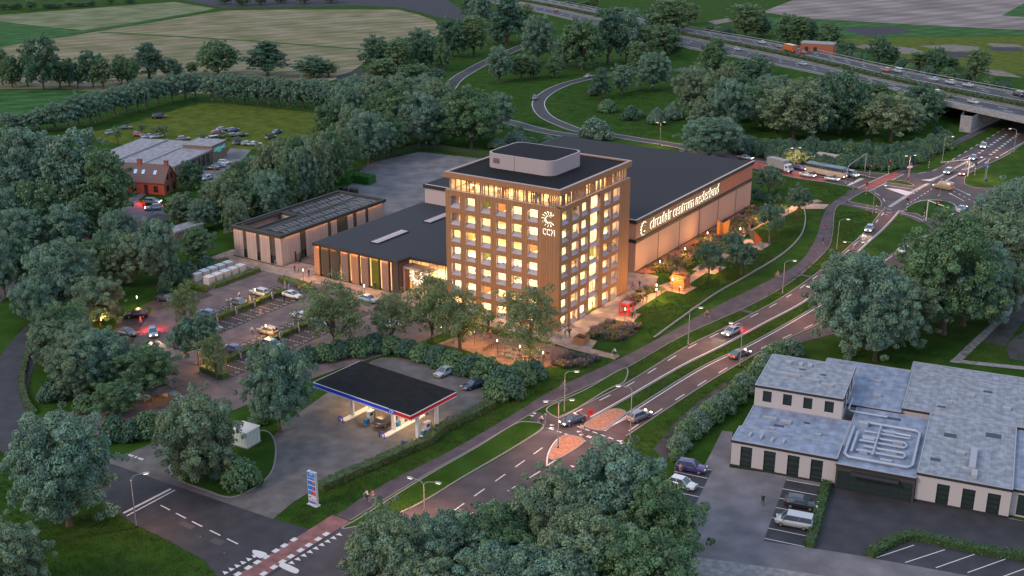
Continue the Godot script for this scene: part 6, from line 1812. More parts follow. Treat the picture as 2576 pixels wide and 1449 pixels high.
	put.call("g", [[1010, 1275, 640, 250], [1280, 1200, 790, 220], [1150, 1310, 820, 200], [1560, 1150, 450, 260], [1680, 1100, 560, 250], [1820, 900, 400, 230], [1950, 780, 250, 250], [1440, 1080, 600, 190], [2040, 700, 180, 230], [1880, 1060, 680, 120]],
		["near", "near2", "near", "near3"], "broadleaf_tree", "great %s tree between the curving road and the flat office roofs", "trees beside the office")
	put.call("j", [[330, 665, 560, 80], [375, 600, 480, 90], [440, 545, 420, 95], [520, 490, 370, 95], [590, 430, 310, 95], [660, 375, 260, 90], [730, 315, 190, 95], [790, 250, 130, 90], [850, 190, 70, 90], [920, 120, 0, 100], [1010, 90, -20, 95], [310, 730, 660, 50]],
		["shrub_sage", "shrub"], "shrub", "big %s bush in the row along the slip road beside the office", "bush row beside the office")
	put.call("d", [[985, 1530, 1290, 105], [1110, 1500, 1290, 100], [1250, 1470, 1275, 108], [1390, 1440, 1195, 110], [1540, 1410, 1120, 128], [1650, 1470, 1215, 105], [1470, 1530, 1280, 120], [1250, 1580, 1370, 120], [1600, 1600, 1340, 140], [1060, 1600, 1400, 110], [1400, 1600, 1380, 120]],
		["near2", "near", "near3"], "broadleaf_tree", "dense %s tree in the clump below the wide road", "clump below the wide road")
	tree("d", 175, 1322, 1038, 122, "near", "broadleaf_tree", "huge twin-stemmed tree on the lawn left of the access road", "tree", "")
	tree("d", 30, 1510, 1320, 92, "near2", "broadleaf_tree", "low leafy tree on the lawn below the twin-stemmed tree", "tree", "")
	tree("d", 505, 1203, 990, 92, "near2", "broadleaf_tree", "spreading tree on the grass island beside the white shed", "tree", "")
	tree("d", 705, 1087, 855, 76, "near", "broadleaf_tree", "spreading tree on the verge above the station forecourt", "tree", "")
	put.call("h", [[870, 415, 240, 130], [1110, 385, 195, 130], [990, 420, 260, 100], [640, 210, 60, 95], [400, 120, -30, 110], [1830, 770, 545, 150], [1690, 720, 525, 100], [1960, 290, 200, 90], [2080, 190, 110, 100]], ["shrub_dark", "shrub"], "shrub", "thick %s bush on the grass round the parking exit", "bushes round the parking exit")
	put.call("e", [[40, 790, 300, 135], [150, 745, 360, 125], [90, 340, 60, 130], [470, 910, 350, 240], [760, 700, 330, 170], [980, 690, 310, 165], [1205, 690, 190, 155], [1500, 525, 270, 130], [760, 1010, 640, 180], [300, 1010, 620, 155], [500, 1260, 850, 210], [420, 1310, 950, 160], [760, 1470, 1030, 215], [1110, 1510, 1170, 215], [620, 1400, 980, 160], [830, 1330, 1050, 120], [870, 1680, 1440, 170], [560, 1550, 1150, 170]],
		["near", "near3", "near2"], "broadleaf_tree", "billowing %s tree in the belt that screens the car park", "belt beside the car park")
	put.call("e", [[1300, 690, 480, 90], [1420, 660, 520, 90], [1560, 600, 470, 80], [1250, 760, 600, 60], [250, 960, 840, 70]], ["shrub_dark"], "shrub", "dark shrub under the trees by the white units", "shrubs by the units")
	put.call("e", [[1415, 1060, 690, 112], [1505, 1312, 930, 165], [1636, 1420, 1060, 98]], ["open", "garden", "open"], "broadleaf_tree", "%s tree on the planted end of the car park rows", "trees inside the car park")
	put.call("d", [[844, 880, 706, 80], [986, 866, 738, 55], [1088, 860, 693, 62], [1157, 880, 727, 70], [1335, 908, 722, 82]], ["open"], "broadleaf_tree", "airy tree with open crown in front of the lit facades", "airy trees in front of the tower")
	tree("d", 1230, 826, 783, 20, "young", "young_tree", "slim young tree right at the foot of the tower facade", "tree", "")
	put.call("p", [[1250, 1250, 780, 180], [1540, 1035, 650, 165], [1670, 1212, 770, 175], [2035, 725, 290, 160], [2405, 452, 45, 150]], ["garden"], "garden_tree", "round dark garden tree on the lawn beside the hall", "garden trees beside the hall")
	tree("p", 640, 1440, 1350, 40, "young", "young_tree", "tiny sapling beside the garden path", "tree", "")
	tree("q", 430, 640, 190, 205, "garden", "garden_tree", "dark round tree at the far corner of the hall wall", "tree", "")
	put.call("q", [[230, 580, 500, 60], [280, 680, 560, 80], [420, 720, 590, 90], [560, 720, 590, 80], [560, 600, 515, 42], [130, 730, 660, 70]], ["shrub_dark"], "shrub", "clipped dark bush near the far end of the hall", "bushes at the hall end")
	put.call("d", [[775, 912, 870, 34], [815, 905, 862, 36], [855, 898, 853, 36], [898, 893, 845, 38], [940, 884, 838, 36], [985, 884, 842, 36], [1025, 893, 850, 36], [1062, 903, 858, 36], [1100, 915, 866, 38], [1140, 925, 876, 40], [1180, 940, 890, 40], [1225, 955, 895, 44], [1265, 985, 915, 46], [1305, 965, 905, 46], [1345, 950, 905, 36], [1250, 1000, 945, 40], [1285, 1000, 940, 40], [1200, 930, 885, 36]],
		["shrub_dark", "shrub"], "shrub", "tall %s shrub in the screen above the petrol station", "shrub screen above the station")

# ---------------------------------------------------------------- clipped hedges
func hedge(p: PackedVector3Array, w: float, h: float, label: String, group := "", tint := Color(0.125, 0.175, 0.045), called := "hedge", leaf := 0.16) -> void:
	var r := RandomNumberGenerator.new()
	r.seed = int(p[0].x * 13.0 + p[0].z * 7.0)
	var total := length_of(p)
	var c := resample(p, maxi(3, int(total / 0.8)))
	var l := offset(c, w * 0.42)
	var rr := offset(c, -w * 0.42)
	var b := MB.new()
	b.col = tint
	var lt := PackedVector3Array(); var rt := PackedVector3Array()
	for k in c.size():
		lt.append(l[k] + Vector3(0, h * 0.93, 0)); rt.append(rr[k] + Vector3(0, h * 0.93, 0))
	b.strip(lt, rt); b.strip(l, lt); b.strip(rr, rt)
	b.quad(l[0], lt[0], rt[0], rr[0])
	var e := c.size() - 1
	b.quad(l[e], lt[e], rt[e], rr[e])
	var n := int(total * (w + h * 2.0) / (leaf * leaf) * 0.62)
	n = mini(n, 9000)
	for k in n:
		var s := r.randf() * (c.size() - 1.001)
		var i := int(s)
		var q := c[i].lerp(c[i + 1], s - i)
		var d := (c[i + 1] - c[i]).normalized()
		var x := Vector3(d.z, 0, -d.x)
		var u := r.randf() * (w + h * 2.0)
		var nn: Vector3
		var pp: Vector3
		var wob := 0.05 + 0.06 * sin(s * 1.7) 
		if u < h:
			nn = x; pp = q + x * (w * 0.5 + wob * 0.5) + Vector3(0, u, 0)
		elif u < h + w:
			nn = Vector3.UP; pp = q + x * (u - h - w * 0.5) + Vector3(0, h + wob, 0)
		else:
			nn = -x; pp = q - x * (w * 0.5 + wob * 0.5) + Vector3(0, u - h - w, 0)
		nn = (nn + Vector3(r.randfn(), r.randfn(), r.randfn()) * 0.5).normalized()
		var t := nn.cross(Vector3(r.randfn(), r.randfn(), r.randfn())).normalized() * leaf * r.randf_range(0.6, 1.2)
		var sd := nn.cross(t) * 0.7
		var g := r.randf_range(0.75, 1.25)
		b.col = Color(tint.r * g * r.randf_range(0.9, 1.15), tint.g * g, tint.b * g)
		var i0 := b.v.size()
		b.v.append(pp - t); b.v.append(pp + sd); b.v.append(pp + t); b.v.append(pp - sd)
		for j in 4:
			b.n.append(nn); b.c.append(b.col); b.u.append(Vector2.ZERO)
		b.ix.append_array(PackedInt32Array([i0, i0 + 1, i0 + 2, i0, i0 + 2, i0 + 3]))
	var o := obj(called, b, M.leaf)
	tag(o, label, "hedge", group)

func hedges() -> void:
	hedge(CP([-60.4, 12.6, -60.4, 36.6]), 1.3, 1.0, "clipped hedge between the first two rows of charging bays")
	hedge(CP([-43.1, 12.0, -43.1, 46.5]), 1.2, 1.0, "clipped hedge between the lower two rows of charging bays")
	hedge(CP([-66.5, 7.4, -61.5, 7.8, -55.5, 9.2]), 2.0, 1.1, "loose hedge across the head of the charging bays")
	hedge(CP([-75.3, 18.8, -75.3, 5.2]), 1.3, 0.9, "low hedge along the near side of the white units")
	hedge(CP([-85.2, 20.2, -86.8, 3.8]), 1.3, 0.9, "low hedge behind the white units")
	hedge(CP([-84.5, 20.6, -75.0, 20.6]), 1.2, 0.9, "short hedge closing the end of the white units")
	hedge(CP([-46.0, 48.6, -42.8, 49.2]), 1.2, 1.1, "small hedge block under the bollard lamp at the row end")
	hedge(CP([-43.8, 51.2, -37.6, 51.6]), 1.6, 1.1, "short bright hedge closing the last row of bays")
	hedge(resample(smooth(GP("d", [1238, 1022, 1150, 1066, 1110, 1085, 1070, 1118, 1030, 1132, 960, 1165, 890, 1195, 805, 1232])), 60), 1.8, 1.1, "long clipped hedge between station forecourt and cycle path", "", Color(0.085, 0.135, 0.050))
	hedge(GP("j", [1238, 890, 1135, 1275]), 1.3, 0.9, "dark straight hedge at the end of the office parking bays", "", Color(0.055, 0.115, 0.035))
	hedge(resample(smooth(GP("j", [1505, 1330, 1620, 1262, 1760, 1215, 1900, 1240, 2150, 1295, 2459, 1345, 2700, 1390])), 40), 1.4, 0.9, "low curving hedge round the angled parking bays", "", Color(0.055, 0.11, 0.035))
	hedge(CP([-14, 6.8, -6.4, 7.2]), 1.4, 0.7, "low hedge between the tower and the bicycle racks")
	hedge(resample(smooth(GP("e", [350, 1020, 260, 1130, 200, 1260, 170, 1400, 175, 1500, 205, 1600, 260, 1680])), 40), 1.0, 0.6, "thin curved hedge along the bending lane", "", Color(0.09, 0.135, 0.05))
	hedge(resample(smooth(GP("f", [0, 260, 60, 235, 185, 250])), 8), 4.0, 2.4, "bright green hedge block at the corner of the service yard", "", Color(0.03, 0.16, 0.02), "hedge", 0.2)
	hedge(resample(median_line, 120), 3.4, 1.1, "overgrown green hedge in the motorway median", "", Color(0.060, 0.100, 0.035), "hedge", 0.42)

# ---------------------------------------------------------------- flower beds
func flowers() -> void:
	var protos := []
	var specs := [[Color(0.12, 0.16, 0.07), Color(0.20, 0.10, 0.30)], [Color(0.12, 0.16, 0.06), Color(0.50, 0.30, 0.08)], [Color(0.20, 0.21, 0.09), Color(0.28, 0.25, 0.12)], [Color(0.10, 0.15, 0.08), Color(0.42, 0.22, 0.30)], [Color(0.09, 0.14, 0.08), Color(0.13, 0.11, 0.26)]]
	var r := RandomNumberGenerator.new()
	r.seed = 21
	for s in specs:
		var stems := MB.new()
		var blooms := MB.new()
		for k in 70:
			var a := r.randf() * TAU
			var d := Vector3(cos(a), 0, sin(a))
			var rad := sqrt(r.randf()) * 0.55
			var p := d * rad
			var h := r.randf_range(0.5, 1.0) * (1.0 - rad * 0.5)
			var tip := p + d * r.randf_range(0.1, 0.35) + Vector3(0, h, 0)
			var sd := d.cross(Vector3.UP) * 0.035
			var g := r.randf_range(0.7, 1.3)
			stems.col = Color(s[0].r * g, s[0].g * g, s[0].b * g)
			stems.quad(p - sd, tip - sd * 0.4, tip + sd * 0.4, p + sd)
			stems.quad(p + d * 0.03 - sd * 2, (p + tip) * 0.5 + Vector3(0, 0.05, 0), (p + tip) * 0.5 + d * 0.12, p + d * 0.05 + sd * 2)
			if k % 2 == 0:
				blooms.col = Color(s[1].r * g, s[1].g * g, s[1].b * g)
				for j in 2:
					var n := Vector3(r.randfn(), r.randfn() + 0.8, r.randfn()).normalized()
					var t := n.cross(Vector3(r.randfn(), r.randfn(), r.randfn())).normalized() * 0.075
					var u := n.cross(t)
					blooms.quad(tip - t, tip + u, tip + t, tip - u)
		protos.append([stems.mesh(false), blooms.mesh(false)])
	var names := ["purple flowering plant", "yellow flowering plant", "straw coloured grass tuft", "pink flowering plant", "blue flowering plant"]
	var put := func(p: Vector3, k: int, s: float, where: String) -> void:
		var o := thing("bed_plant", names[k] + " " + where, "plant", at(p, r.randf() * TAU, s), names[k] + " " + where)
		obj("foliage", protos[k][0], M.leaf, o)
		obj("blooms", protos[k][1], M.leaf, o).set_meta("kind", "stuff")
	for k in 64:
		put.call(C(lerpf(5.6, 12.6, r.randf()), lerpf(-1.2, -10.8, r.randf()), 0.07), [0, 1, 2, 3, 4][r.randi() % 5], r.randf_range(0.8, 1.4), "in the bed below the planter")
	for k in 42:
		var z := lerpf(8.4, 15.0, r.randf())
		put.call(C(lerpf(7.7, 13.2 - maxf(0, z - 12) * 1.2, r.randf()), z, 0.07), [0, 4, 0, 1, 4, 3][r.randi() % 6], r.randf_range(0.8, 1.4), "in the bed beside the bicycle racks")
	for k in 130:
		var z := lerpf(-42, -106, r.randf())
		var f := r.randf()
		var x := lerpf(-0.5, 4.6, f) + (1.0 if z < -60 else 0.0) * 0.6 - (0.8 if z < -85 else 0.0)
		put.call(C(x, z, 0.05), [0, 2, 2, 0, 1, 3, 2][r.randi() % 7], r.randf_range(1.2, 2.1), "in the long bed beside the hall")
	for k in 40:
		put.call(C(lerpf(-3.6, 0.0, r.randf()), lerpf(-42, -104, r.randf()), 0.07), [2, 1, 0][r.randi() % 3], r.randf_range(0.5, 0.9), "on the rust red mulch at the hall wall")
	for k in 22:
		put.call(C(lerpf(2.5, 5.4, r.randf()), lerpf(-20, -33, r.randf()), 0.06), [0, 2, 1, 3][r.randi() % 4], r.randf_range(0.9, 1.5), "in the bed by the red cube")

# ---------------------------------------------------------------- rough grass blades over the lawns
func grass_cover() -> void:
	var b := MB.new()
	var r := RandomNumberGenerator.new()
	r.seed = 61
	for k in 12:
		var a := r.randf() * TAU
		var p := Vector3(r.randfn(), 0, r.randfn()) * 0.22
		var d := Vector3(cos(a), 0, sin(a))
		var s := d.cross(Vector3.UP) * 0.05
		var g := r.randf_range(0.75, 1.3)
		b.col = Color(g * r.randf_range(0.9, 1.25), g, g)
		b.tri(p - s, p + d * 0.16 + Vector3(0, r.randf_range(0.12, 0.3), 0), p + s)
	var mesh := b.mesh(false)
	mt("grass_blade", Color(1, 1, 1), 0.9, {"vc": true, "back": Color(0.5, 0.6, 0.3), "spec": 0.2})
	var regions := [[GP("d", [0, 1120, 100, 1200, 260, 1275, 430, 1368, 545, 1449, 545, 1475, -20, 1475]), 1.6, "dark lawn left of the access road"], [GP("d", [700, 1300, 780, 1325, 846, 1292, 1286, 1042, 1392, 977, 1570, 893, 1500, 905, 1250, 1015, 1040, 1128, 800, 1240]), 2.2, "grass strip between hedge and cycle path"],
		[GP("d", [1560, 925, 1717, 850, 1885, 774, 2074, 640, 2104, 530, 2200, 535, 2120, 632, 2053, 686, 1885, 790, 1717, 874, 1574, 960]), 1.8, "verge between cycle path and road"], [GP("d", [1590, 1035, 1757, 924, 1900, 854, 2060, 762, 2024, 766, 1927, 818, 1717, 926, 1580, 1008]), 1.8, "median grass of the main road"],
		[CP([9.8, -13, 17, -8, 17, -50, 18.5, -70, 17, -87, 13, -101, 9, -110, 7.4, -103, 5.5, -92, 8, -79, 14, -70, 9, -66, 12, -56, 12, -33, 8, -30, 8, -18]), 2.2, "garden lawn beside the hall"], [GP("d", [1574, 1103, 1721, 1005, 1818, 944, 1924, 883, 2040, 850, 1900, 930, 1760, 1020, 1690, 1110, 1600, 1140]), 1.6, "outer verge of the main road"],
		[GP("q", [600, 330, 900, 400, 1300, 440, 1790, 530, 1500, 700, 1340, 755, 1060, 735, 700, 600, 480, 500]), 1.2, "grass behind the hall corner"], [GP("b", [1250, 700, 1420, 640, 1420, 800, 1560, 920, 1700, 985, 1400, 930, 1280, 880]), 0.5, "grass outside the loop road"], [GP("b", [1620, 700, 1900, 640, 2300, 700, 2500, 1000, 2200, 1030, 1800, 960, 1620, 850]), 0.5, "grass inside the loop road"], [GP("d", [2080, 860, 2400, 850, 2576, 700, 2576, 900, 2400, 920, 2120, 900]), 0.9, "shaded grass behind the office"]]
	for q in regions:
		var poly2 := PackedVector2Array()
		var lo := Vector2(1e6, 1e6); var hi := -lo
		for p in q[0]:
			var v := Vector2(p.x, p.z)
			poly2.append(v); lo = lo.min(v); hi = hi.max(v)
		var pts := []
		var n := int((hi.x - lo.x) * (hi.y - lo.y) * float(q[1]))
		for k in mini(n, 60000):
			var v := Vector2(r.randf_range(lo.x, hi.x), r.randf_range(lo.y, hi.y))
			if Geometry2D.is_point_in_polygon(v, poly2): pts.append(v)
		var mm := MultiMesh.new()
		mm.transform_format = MultiMesh.TRANSFORM_3D
		mm.use_colors = true
		mm.mesh = mesh
		mm.instance_count = pts.size()
		for k in pts.size():
			var f: float = r.randf_range(0.7, 1.25)
			var dry := clampf(0.5 + 0.9 * sin(pts[k].x * 0.21 + 2.0 * sin(pts[k].y * 0.13)) * sin(pts[k].y * 0.17 + 1.3 * sin(pts[k].x * 0.09)), 0, 1)
			mm.set_instance_transform(k, Transform3D(Basis(Vector3.UP, r.randf() * TAU).scaled(Vector3.ONE * f), Vector3(pts[k].x, 0.0, pts[k].y)))
			mm.set_instance_color(k, Color(0.044, 0.094, 0.024).lerp(Color(0.105, 0.120, 0.038), dry * 0.7))
		var o := MultiMeshInstance3D.new()
		o.name = numbered("grass")
		o.multimesh = mm
		o.material_override = M.grass_blade
		add_child(o)
		tag(o, "rough grass blades on the " + q[2], "grass", "", "stuff")

# ---------------------------------------------------------------- vehicles (x forward, length centred on 0)
func hull(b: MB, st: Array) -> void:
	var rings := []
	for s in st:
		var w: float = s[1]
		var y0: float = s[2]
		var y1: float = s[3]
		var ym := lerpf(y0, y1, 0.45)
		rings.append([Vector3(s[0], y0, -w * 0.86), Vector3(s[0], y0 + 0.12, -w * 0.97), Vector3(s[0], ym, -w), Vector3(s[0], y1 - 0.08, -w * 0.97), Vector3(s[0], y1, -w * 0.86),
			Vector3(s[0], y1 + 0.02, 0), Vector3(s[0], y1, w * 0.86), Vector3(s[0], y1 - 0.08, w * 0.97), Vector3(s[0], ym, w), Vector3(s[0], y0 + 0.12, w * 0.97), Vector3(s[0], y0, w * 0.86)])
	for k in rings.size() - 1:
		for j in 10:
			b.quad(rings[k][j], rings[k][j + 1], rings[k + 1][j + 1], rings[k + 1][j])
		b.quad(rings[k][10], rings[k][0], rings[k + 1][0], rings[k + 1][10])
	for k in b.n.size():
		if b.n[k].dot(b.v[k] - Vector3(b.v[k].x, 0.6, 0)) < 0: b.n[k] = -b.n[k]
	for e in [0, rings.size() - 1]:
		var c := Vector3(rings[e][5].x, (rings[e][0].y + rings[e][5].y) * 0.5, 0)
		for j in 11:
			b.tri(c, rings[e][j], rings[e][(j + 1) % 11])

func soften(b: MB) -> MB:
	var sum := {}
	for k in b.v.size():
		var key := b.v[k].snapped(Vector3.ONE * 0.002)
		sum[key] = sum.get(key, Vector3.ZERO) + b.n[k]
	b.mesh()
	for k in b.v.size():
		var s: Vector3 = sum[b.v[k].snapped(Vector3.ONE * 0.002)].normalized()
		if s.dot(b.n[k]) > 0.55: b.n[k] = s
	return b

func cabin(root: Node3D, q: Dictionary, paint: Material) -> void:
	var xb: float = q.xb; var xf: float = q.xf          # base rear / front
	var rb: float = q.rb; var rf: float = q.rf          # roof rear / front
	var yb: float = q.yb; var yr: float = q.yr
	var wb: float = q.wb; var wr: float = q.wr
	var yh: float = q.get("yh", yb)                      # belt height at the rear
	var B := [Vector3(xb, yh, -wb), Vector3(xf, yb, -wb), Vector3(xf, yb, wb), Vector3(xb, yh, wb)]
	var R := [Vector3(rb, yr - 0.03, -wr), Vector3(rf, yr, -wr), Vector3(rf, yr, wr), Vector3(rb, yr - 0.03, wr)]
	var mid := Vector3((rb + rf) / 2, yr + 0.05, 0)
	var roof := MB.new()
	var e := [R[0] + Vector3(-0.02, 0.02, -0.02), R[1] + Vector3(0.02, 0.02, -0.02), R[2] + Vector3(0.02, 0.02, 0.02), R[3] + Vector3(-0.02, 0.02, 0.02)]
	for k in 4:
		roof.tri(mid, e[k], e[(k + 1) % 4])
		roof.quad(e[k] - Vector3(0, 0.06, 0), e[k], e[(k + 1) % 4], e[(k + 1) % 4] - Vector3(0, 0.06, 0))
	obj("roof", roof, M[q.roof] if q.has("roof") else paint, root)
	for w in [["windscreen", B[1], R[1], R[2], B[2]], ["rear_window", B[3], R[3], R[0], B[0]]]:
		var g := MB.new()
		g.quad(w[1], w[2], w[3], w[4])
		obj(w[0], g, M.car_glass, root)
	for s in [[0, 1], [3, 2]]:
		var g := MB.new()
		var b0: Vector3 = B[s[0]]; var b1: Vector3 = B[s[1]]; var r0: Vector3 = R[s[0]]; var r1: Vector3 = R[s[1]]
		var m0 := b0.lerp(b1, 0.46); var m1 := r0.lerp(r1, 0.44)
		g.quad(b0, r0, m1, m0)
		g.quad(m0, m1, r1, b1)
		obj("side_window", g, M.car_glass, root)
		var p := MB.new()
		var out := Vector3(0, 0, -0.012 if s[0] == 0 else 0.012)
		p.bar(m0 + out, m1 + out, 0.07, 0.03)
		p.bar(b0 + out, r0 + out, 0.08, 0.04)
		p.bar(b1 + out, r1 + out, 0.08, 0.04)
		obj("pillar", p, paint, root)

var wheel_mesh: ArrayMesh
var rim_mesh: ArrayMesh
func car(kind: String, paint: Material, lit := false) -> Node3D:
	var o := Node3D.new()
	var K: Dictionary = CARS[kind]
	var b := MB.new()
	hull(b, K.hull)
	obj("body", soften(b), paint, o)
	cabin(o, K.cab, paint)
	if wheel_mesh == null:
		var w := MB.new()
		w.lathe([[0.2, -0.11], [0.3, -0.11], [0.33, -0.07], [0.33, 0.07], [0.3, 0.11], [0.2, 0.11]], 14)
		wheel_mesh = w.mesh()
		var r := MB.new()
		r.lathe([[0.0, 0.0], [0.06, 0.02], [0.2, 0.0], [0.21, -0.03]], 10)
		rim_mesh = r.mesh()
	var f: float = K.cab.get("wheel", 1.0)
	for x in K.axles:
		for s in [-1.0, 1.0]:
			var w := obj("wheel", wheel_mesh, M.tyre, o, Transform3D(Basis(Vector3.RIGHT, PI / 2 * s).scaled(Vector3(f, f, 1)), Vector3(x, 0.33 * f, s * (K.half - 0.12))))
			obj("rim", rim_mesh, M.rim, w, Transform3D(Basis(), Vector3(0, 0.115, 0)))
	var xf: float = K.hull[K.hull.size() - 1][0]
	var xb: float = K.hull[0][0]
	for s in [-1.0, 1.0]:
		bx("headlight", Vector3(xf - 0.07, K.lamp_y, s * (K.half - 0.33)), Vector3(0.2, 0.14, 0.38), M.headlamp if lit else M.headlamp_off, o)
		bx("taillight", Vector3(xb + 0.06, K.lamp_y + 0.1, s * (K.half - 0.32)), Vector3(0.16, 0.16, 0.34), M.taillamp if lit else M.taillamp_off, o)
		bx("mirror", Vector3(K.cab.xf - 0.35, K.cab.yb, s * (K.half + 0.06)), Vector3(0.16, 0.14, 0.2), paint, o)
	bx("number_plate", Vector3(xf + 0.03, 0.42, 0), Vector3(0.03, 0.12, 0.52), M.plate, o)
	bx("number_plate", Vector3(xb - 0.03, 0.5, 0), Vector3(0.03, 0.12, 0.52), M.plate, o)
	bx("grille", Vector3(xf + 0.005, 0.5, 0), Vector3(0.06, 0.16, 1.0), M.dark_frame, o)
	return o

const CARS := {
	"hatch": {"half": 0.89, "lamp_y": 0.62, "axles": [1.25, -1.28], "hull": [[-2.05, 0.74, 0.34, 0.86], [-1.92, 0.86, 0.24, 0.98], [-1.2, 0.89, 0.2, 0.97], [0.2, 0.89, 0.2, 0.93], [1.0, 0.88, 0.2, 0.90], [1.6, 0.85, 0.22, 0.82], [1.95, 0.76, 0.26, 0.70], [2.08, 0.62, 0.34, 0.58]],
		"cab": {"xb": -1.95, "xf": 1.0, "rb": -1.55, "rf": 0.15, "yb": 0.91, "yh": 0.97, "yr": 1.47, "wb": 0.8, "wr": 0.62}},
	"sedan": {"half": 0.91, "lamp_y": 0.60, "axles": [1.42, -1.42], "hull": [[-2.35, 0.72, 0.36, 0.84], [-2.2, 0.85, 0.24, 0.96], [-1.4, 0.9, 0.2, 0.97], [0.2, 0.91, 0.2, 0.92], [1.0, 0.9, 0.2, 0.88], [1.8, 0.86, 0.22, 0.78], [2.2, 0.76, 0.26, 0.66], [2.36, 0.6, 0.34, 0.55]],
		"cab": {"xb": -2.0, "xf": 1.05, "rb": -0.95, "rf": 0.15, "yb": 0.89, "yh": 0.97, "yr": 1.41, "wb": 0.8, "wr": 0.6}},
	"suv": {"half": 0.94, "lamp_y": 0.76, "axles": [1.38, -1.38], "hull": [[-2.28, 0.8, 0.42, 0.98], [-2.15, 0.91, 0.3, 1.12], [-1.3, 0.94, 0.25, 1.1], [0.2, 0.94, 0.25, 1.06], [1.1, 0.93, 0.25, 1.03], [1.8, 0.89, 0.27, 0.96], [2.15, 0.8, 0.32, 0.82], [2.3, 0.66, 0.4, 0.66]],
		"cab": {"xb": -2.15, "xf": 1.05, "rb": -1.75, "rf": 0.25, "yb": 1.04, "yh": 1.1, "yr": 1.66, "wb": 0.85, "wr": 0.66, "wheel": 1.1}},
	"van": {"half": 0.98, "lamp_y": 0.78, "axles": [1.65, -1.45], "hull": [[-2.5, 0.92, 0.4, 1.18], [-2.45, 0.97, 0.28, 1.24], [-1.3, 0.98, 0.25, 1.22], [0.6, 0.98, 0.25, 1.2], [1.5, 0.97, 0.25, 1.18], [2.05, 0.92, 0.28, 1.05], [2.4, 0.82, 0.34, 0.86], [2.5, 0.7, 0.4, 0.7]],
		"cab": {"xb": -2.46, "xf": 1.75, "rb": -2.4, "rf": 0.95, "yb": 1.18, "yh": 1.23, "yr": 1.96, "wb": 0.92, "wr": 0.8, "wheel": 1.05}},
	"panel": {"half": 1.02, "lamp_y": 0.82, "axles": [1.85, -1.65], "hull": [[-2.8, 0.98, 0.42, 2.25], [-2.7, 1.02, 0.3, 2.32], [-1.0, 1.02, 0.27, 2.34], [0.85, 1.02, 0.27, 2.3], [1.35, 1.01, 0.27, 1.6], [1.9, 0.98, 0.28, 1.2], [2.45, 0.9, 0.33, 1.0], [2.65, 0.76, 0.4, 0.8]],
		"cab": {"xb": 0.75, "xf": 1.95, "rb": 0.8, "rf": 1.0, "yb": 1.2, "yh": 1.3, "yr": 2.2, "wb": 0.93, "wr": 0.84, "wheel": 1.1}},
}

func vehicle_materials() -> void:
	mt("car_glass", Color(0.05, 0.075, 0.10), 0.05, {"spec": 0.7})
	mt("tyre", Color(0.012, 0.012, 0.013), 0.9, {})
	mt("rim", Color(0.36, 0.36, 0.37), 0.35, {"metal": 0.7})
	mt("headlamp", Color(0.9, 0.9, 0.9), 0.2, {"emit": Color(1.0, 0.93, 0.82), "power": 5.0})
	mt("headlamp_off", Color(0.55, 0.55, 0.57), 0.1, {})
	mt("taillamp", Color(0.5, 0.02, 0.02), 0.3, {"emit": Color(1.0, 0.03, 0.02), "power": 3.0})
	mt("taillamp_off", Color(0.28, 0.015, 0.015), 0.2, {})
	mt("plate", Color(0.62, 0.42, 0.04), 0.5, {})
	for q in [["silver", 0.42, 0.43, 0.45, 0.4], ["white", 0.62, 0.62, 0.63, 0.0], ["black", 0.012, 0.012, 0.014, 0.0], ["grey", 0.10, 0.105, 0.115, 0.3], ["dark_blue", 0.018, 0.028, 0.07, 0.2], ["blue", 0.04, 0.10, 0.28, 0.2], ["red", 0.24, 0.018, 0.018, 0.1], ["beige", 0.36, 0.27, 0.19, 0.2], ["orange", 0.42, 0.12, 0.03, 0.0], ["violet", 0.055, 0.035, 0.16, 0.2], ["ice", 0.30, 0.36, 0.44, 0.4], ["brown", 0.10, 0.065, 0.05, 0.2], ["steel", 0.20, 0.22, 0.26, 0.4]]:
		mt("paint_" + q[0], Color(q[1], q[2], q[3]), 0.35, {"metal": q[4] * 0.6, "coat": 1.0})

var car_source := {}
func put_car(kind: String, colour: String, pos: Vector3, dir: Vector3, label: String, lit := false, group := "") -> Node3D:
	var key := kind + colour + str(lit)
	if not car_source.has(key):
		car_source[key] = car(kind, M["paint_" + colour], lit)
	var o: Node3D = car_source[key].duplicate()
	o.name = numbered({"hatch": "hatchback", "sedan": "sedan_car", "suv": "suv_car", "van": "minivan", "panel": "panel_van"}[kind])
	add_child(o)
	dir.y = 0
	o.transform = Transform3D(Basis(Vector3.UP, atan2(-dir.z, dir.x)), pos)
	tag(o, label, "van" if kind in ["van", "panel"] else "car", group)
	return o

func road_car(fr: String, a: Array, kind: String, colour: String, label: String, lit := false, h := 0.0, group := "") -> Node3D:
	var r := G(fr, a[0], a[1], h)
	var f := G(fr, a[2], a[3], h)
	return put_car(kind, colour, (r + f) * 0.5 + Vector3(0, 0.05, 0), f - r, label, lit, group)

func beams(o: Node3D, power := 14.0, red := 0.0) -> void:
	for s in [-0.62, 0.62]:
		var l := SpotLight3D.new()
		l.name = "headlight_beam"
		l.light_color = Color(1.0, 0.90, 0.74)
		l.light_energy = power
		l.spot_angle = 28
		l.spot_range = 40
		l.spot_attenuation = 2
		l.spot_angle_attenuation = 0.8
		l.light_size = 0.08
		l.shadow_enabled = true
		add_child(l, true)
		l.transform = o.transform * Transform3D(Basis(Vector3.UP, -PI / 2) * Basis(Vector3.RIGHT, -0.16), Vector3(2.5, 0.72, s))
	if red > 0:
		var l := OmniLight3D.new()
		l.name = "taillight_glow"
		l.light_color = Color(1.0, 0.05, 0.06)
		l.light_energy = red
		l.light_size = 0.15
		l.omni_range = 20
		l.omni_attenuation = 2
		l.shadow_enabled = true
		add_child(l, true)
		l.transform = o.transform * Transform3D(Basis(), Vector3(-2.75, 0.75, 0))

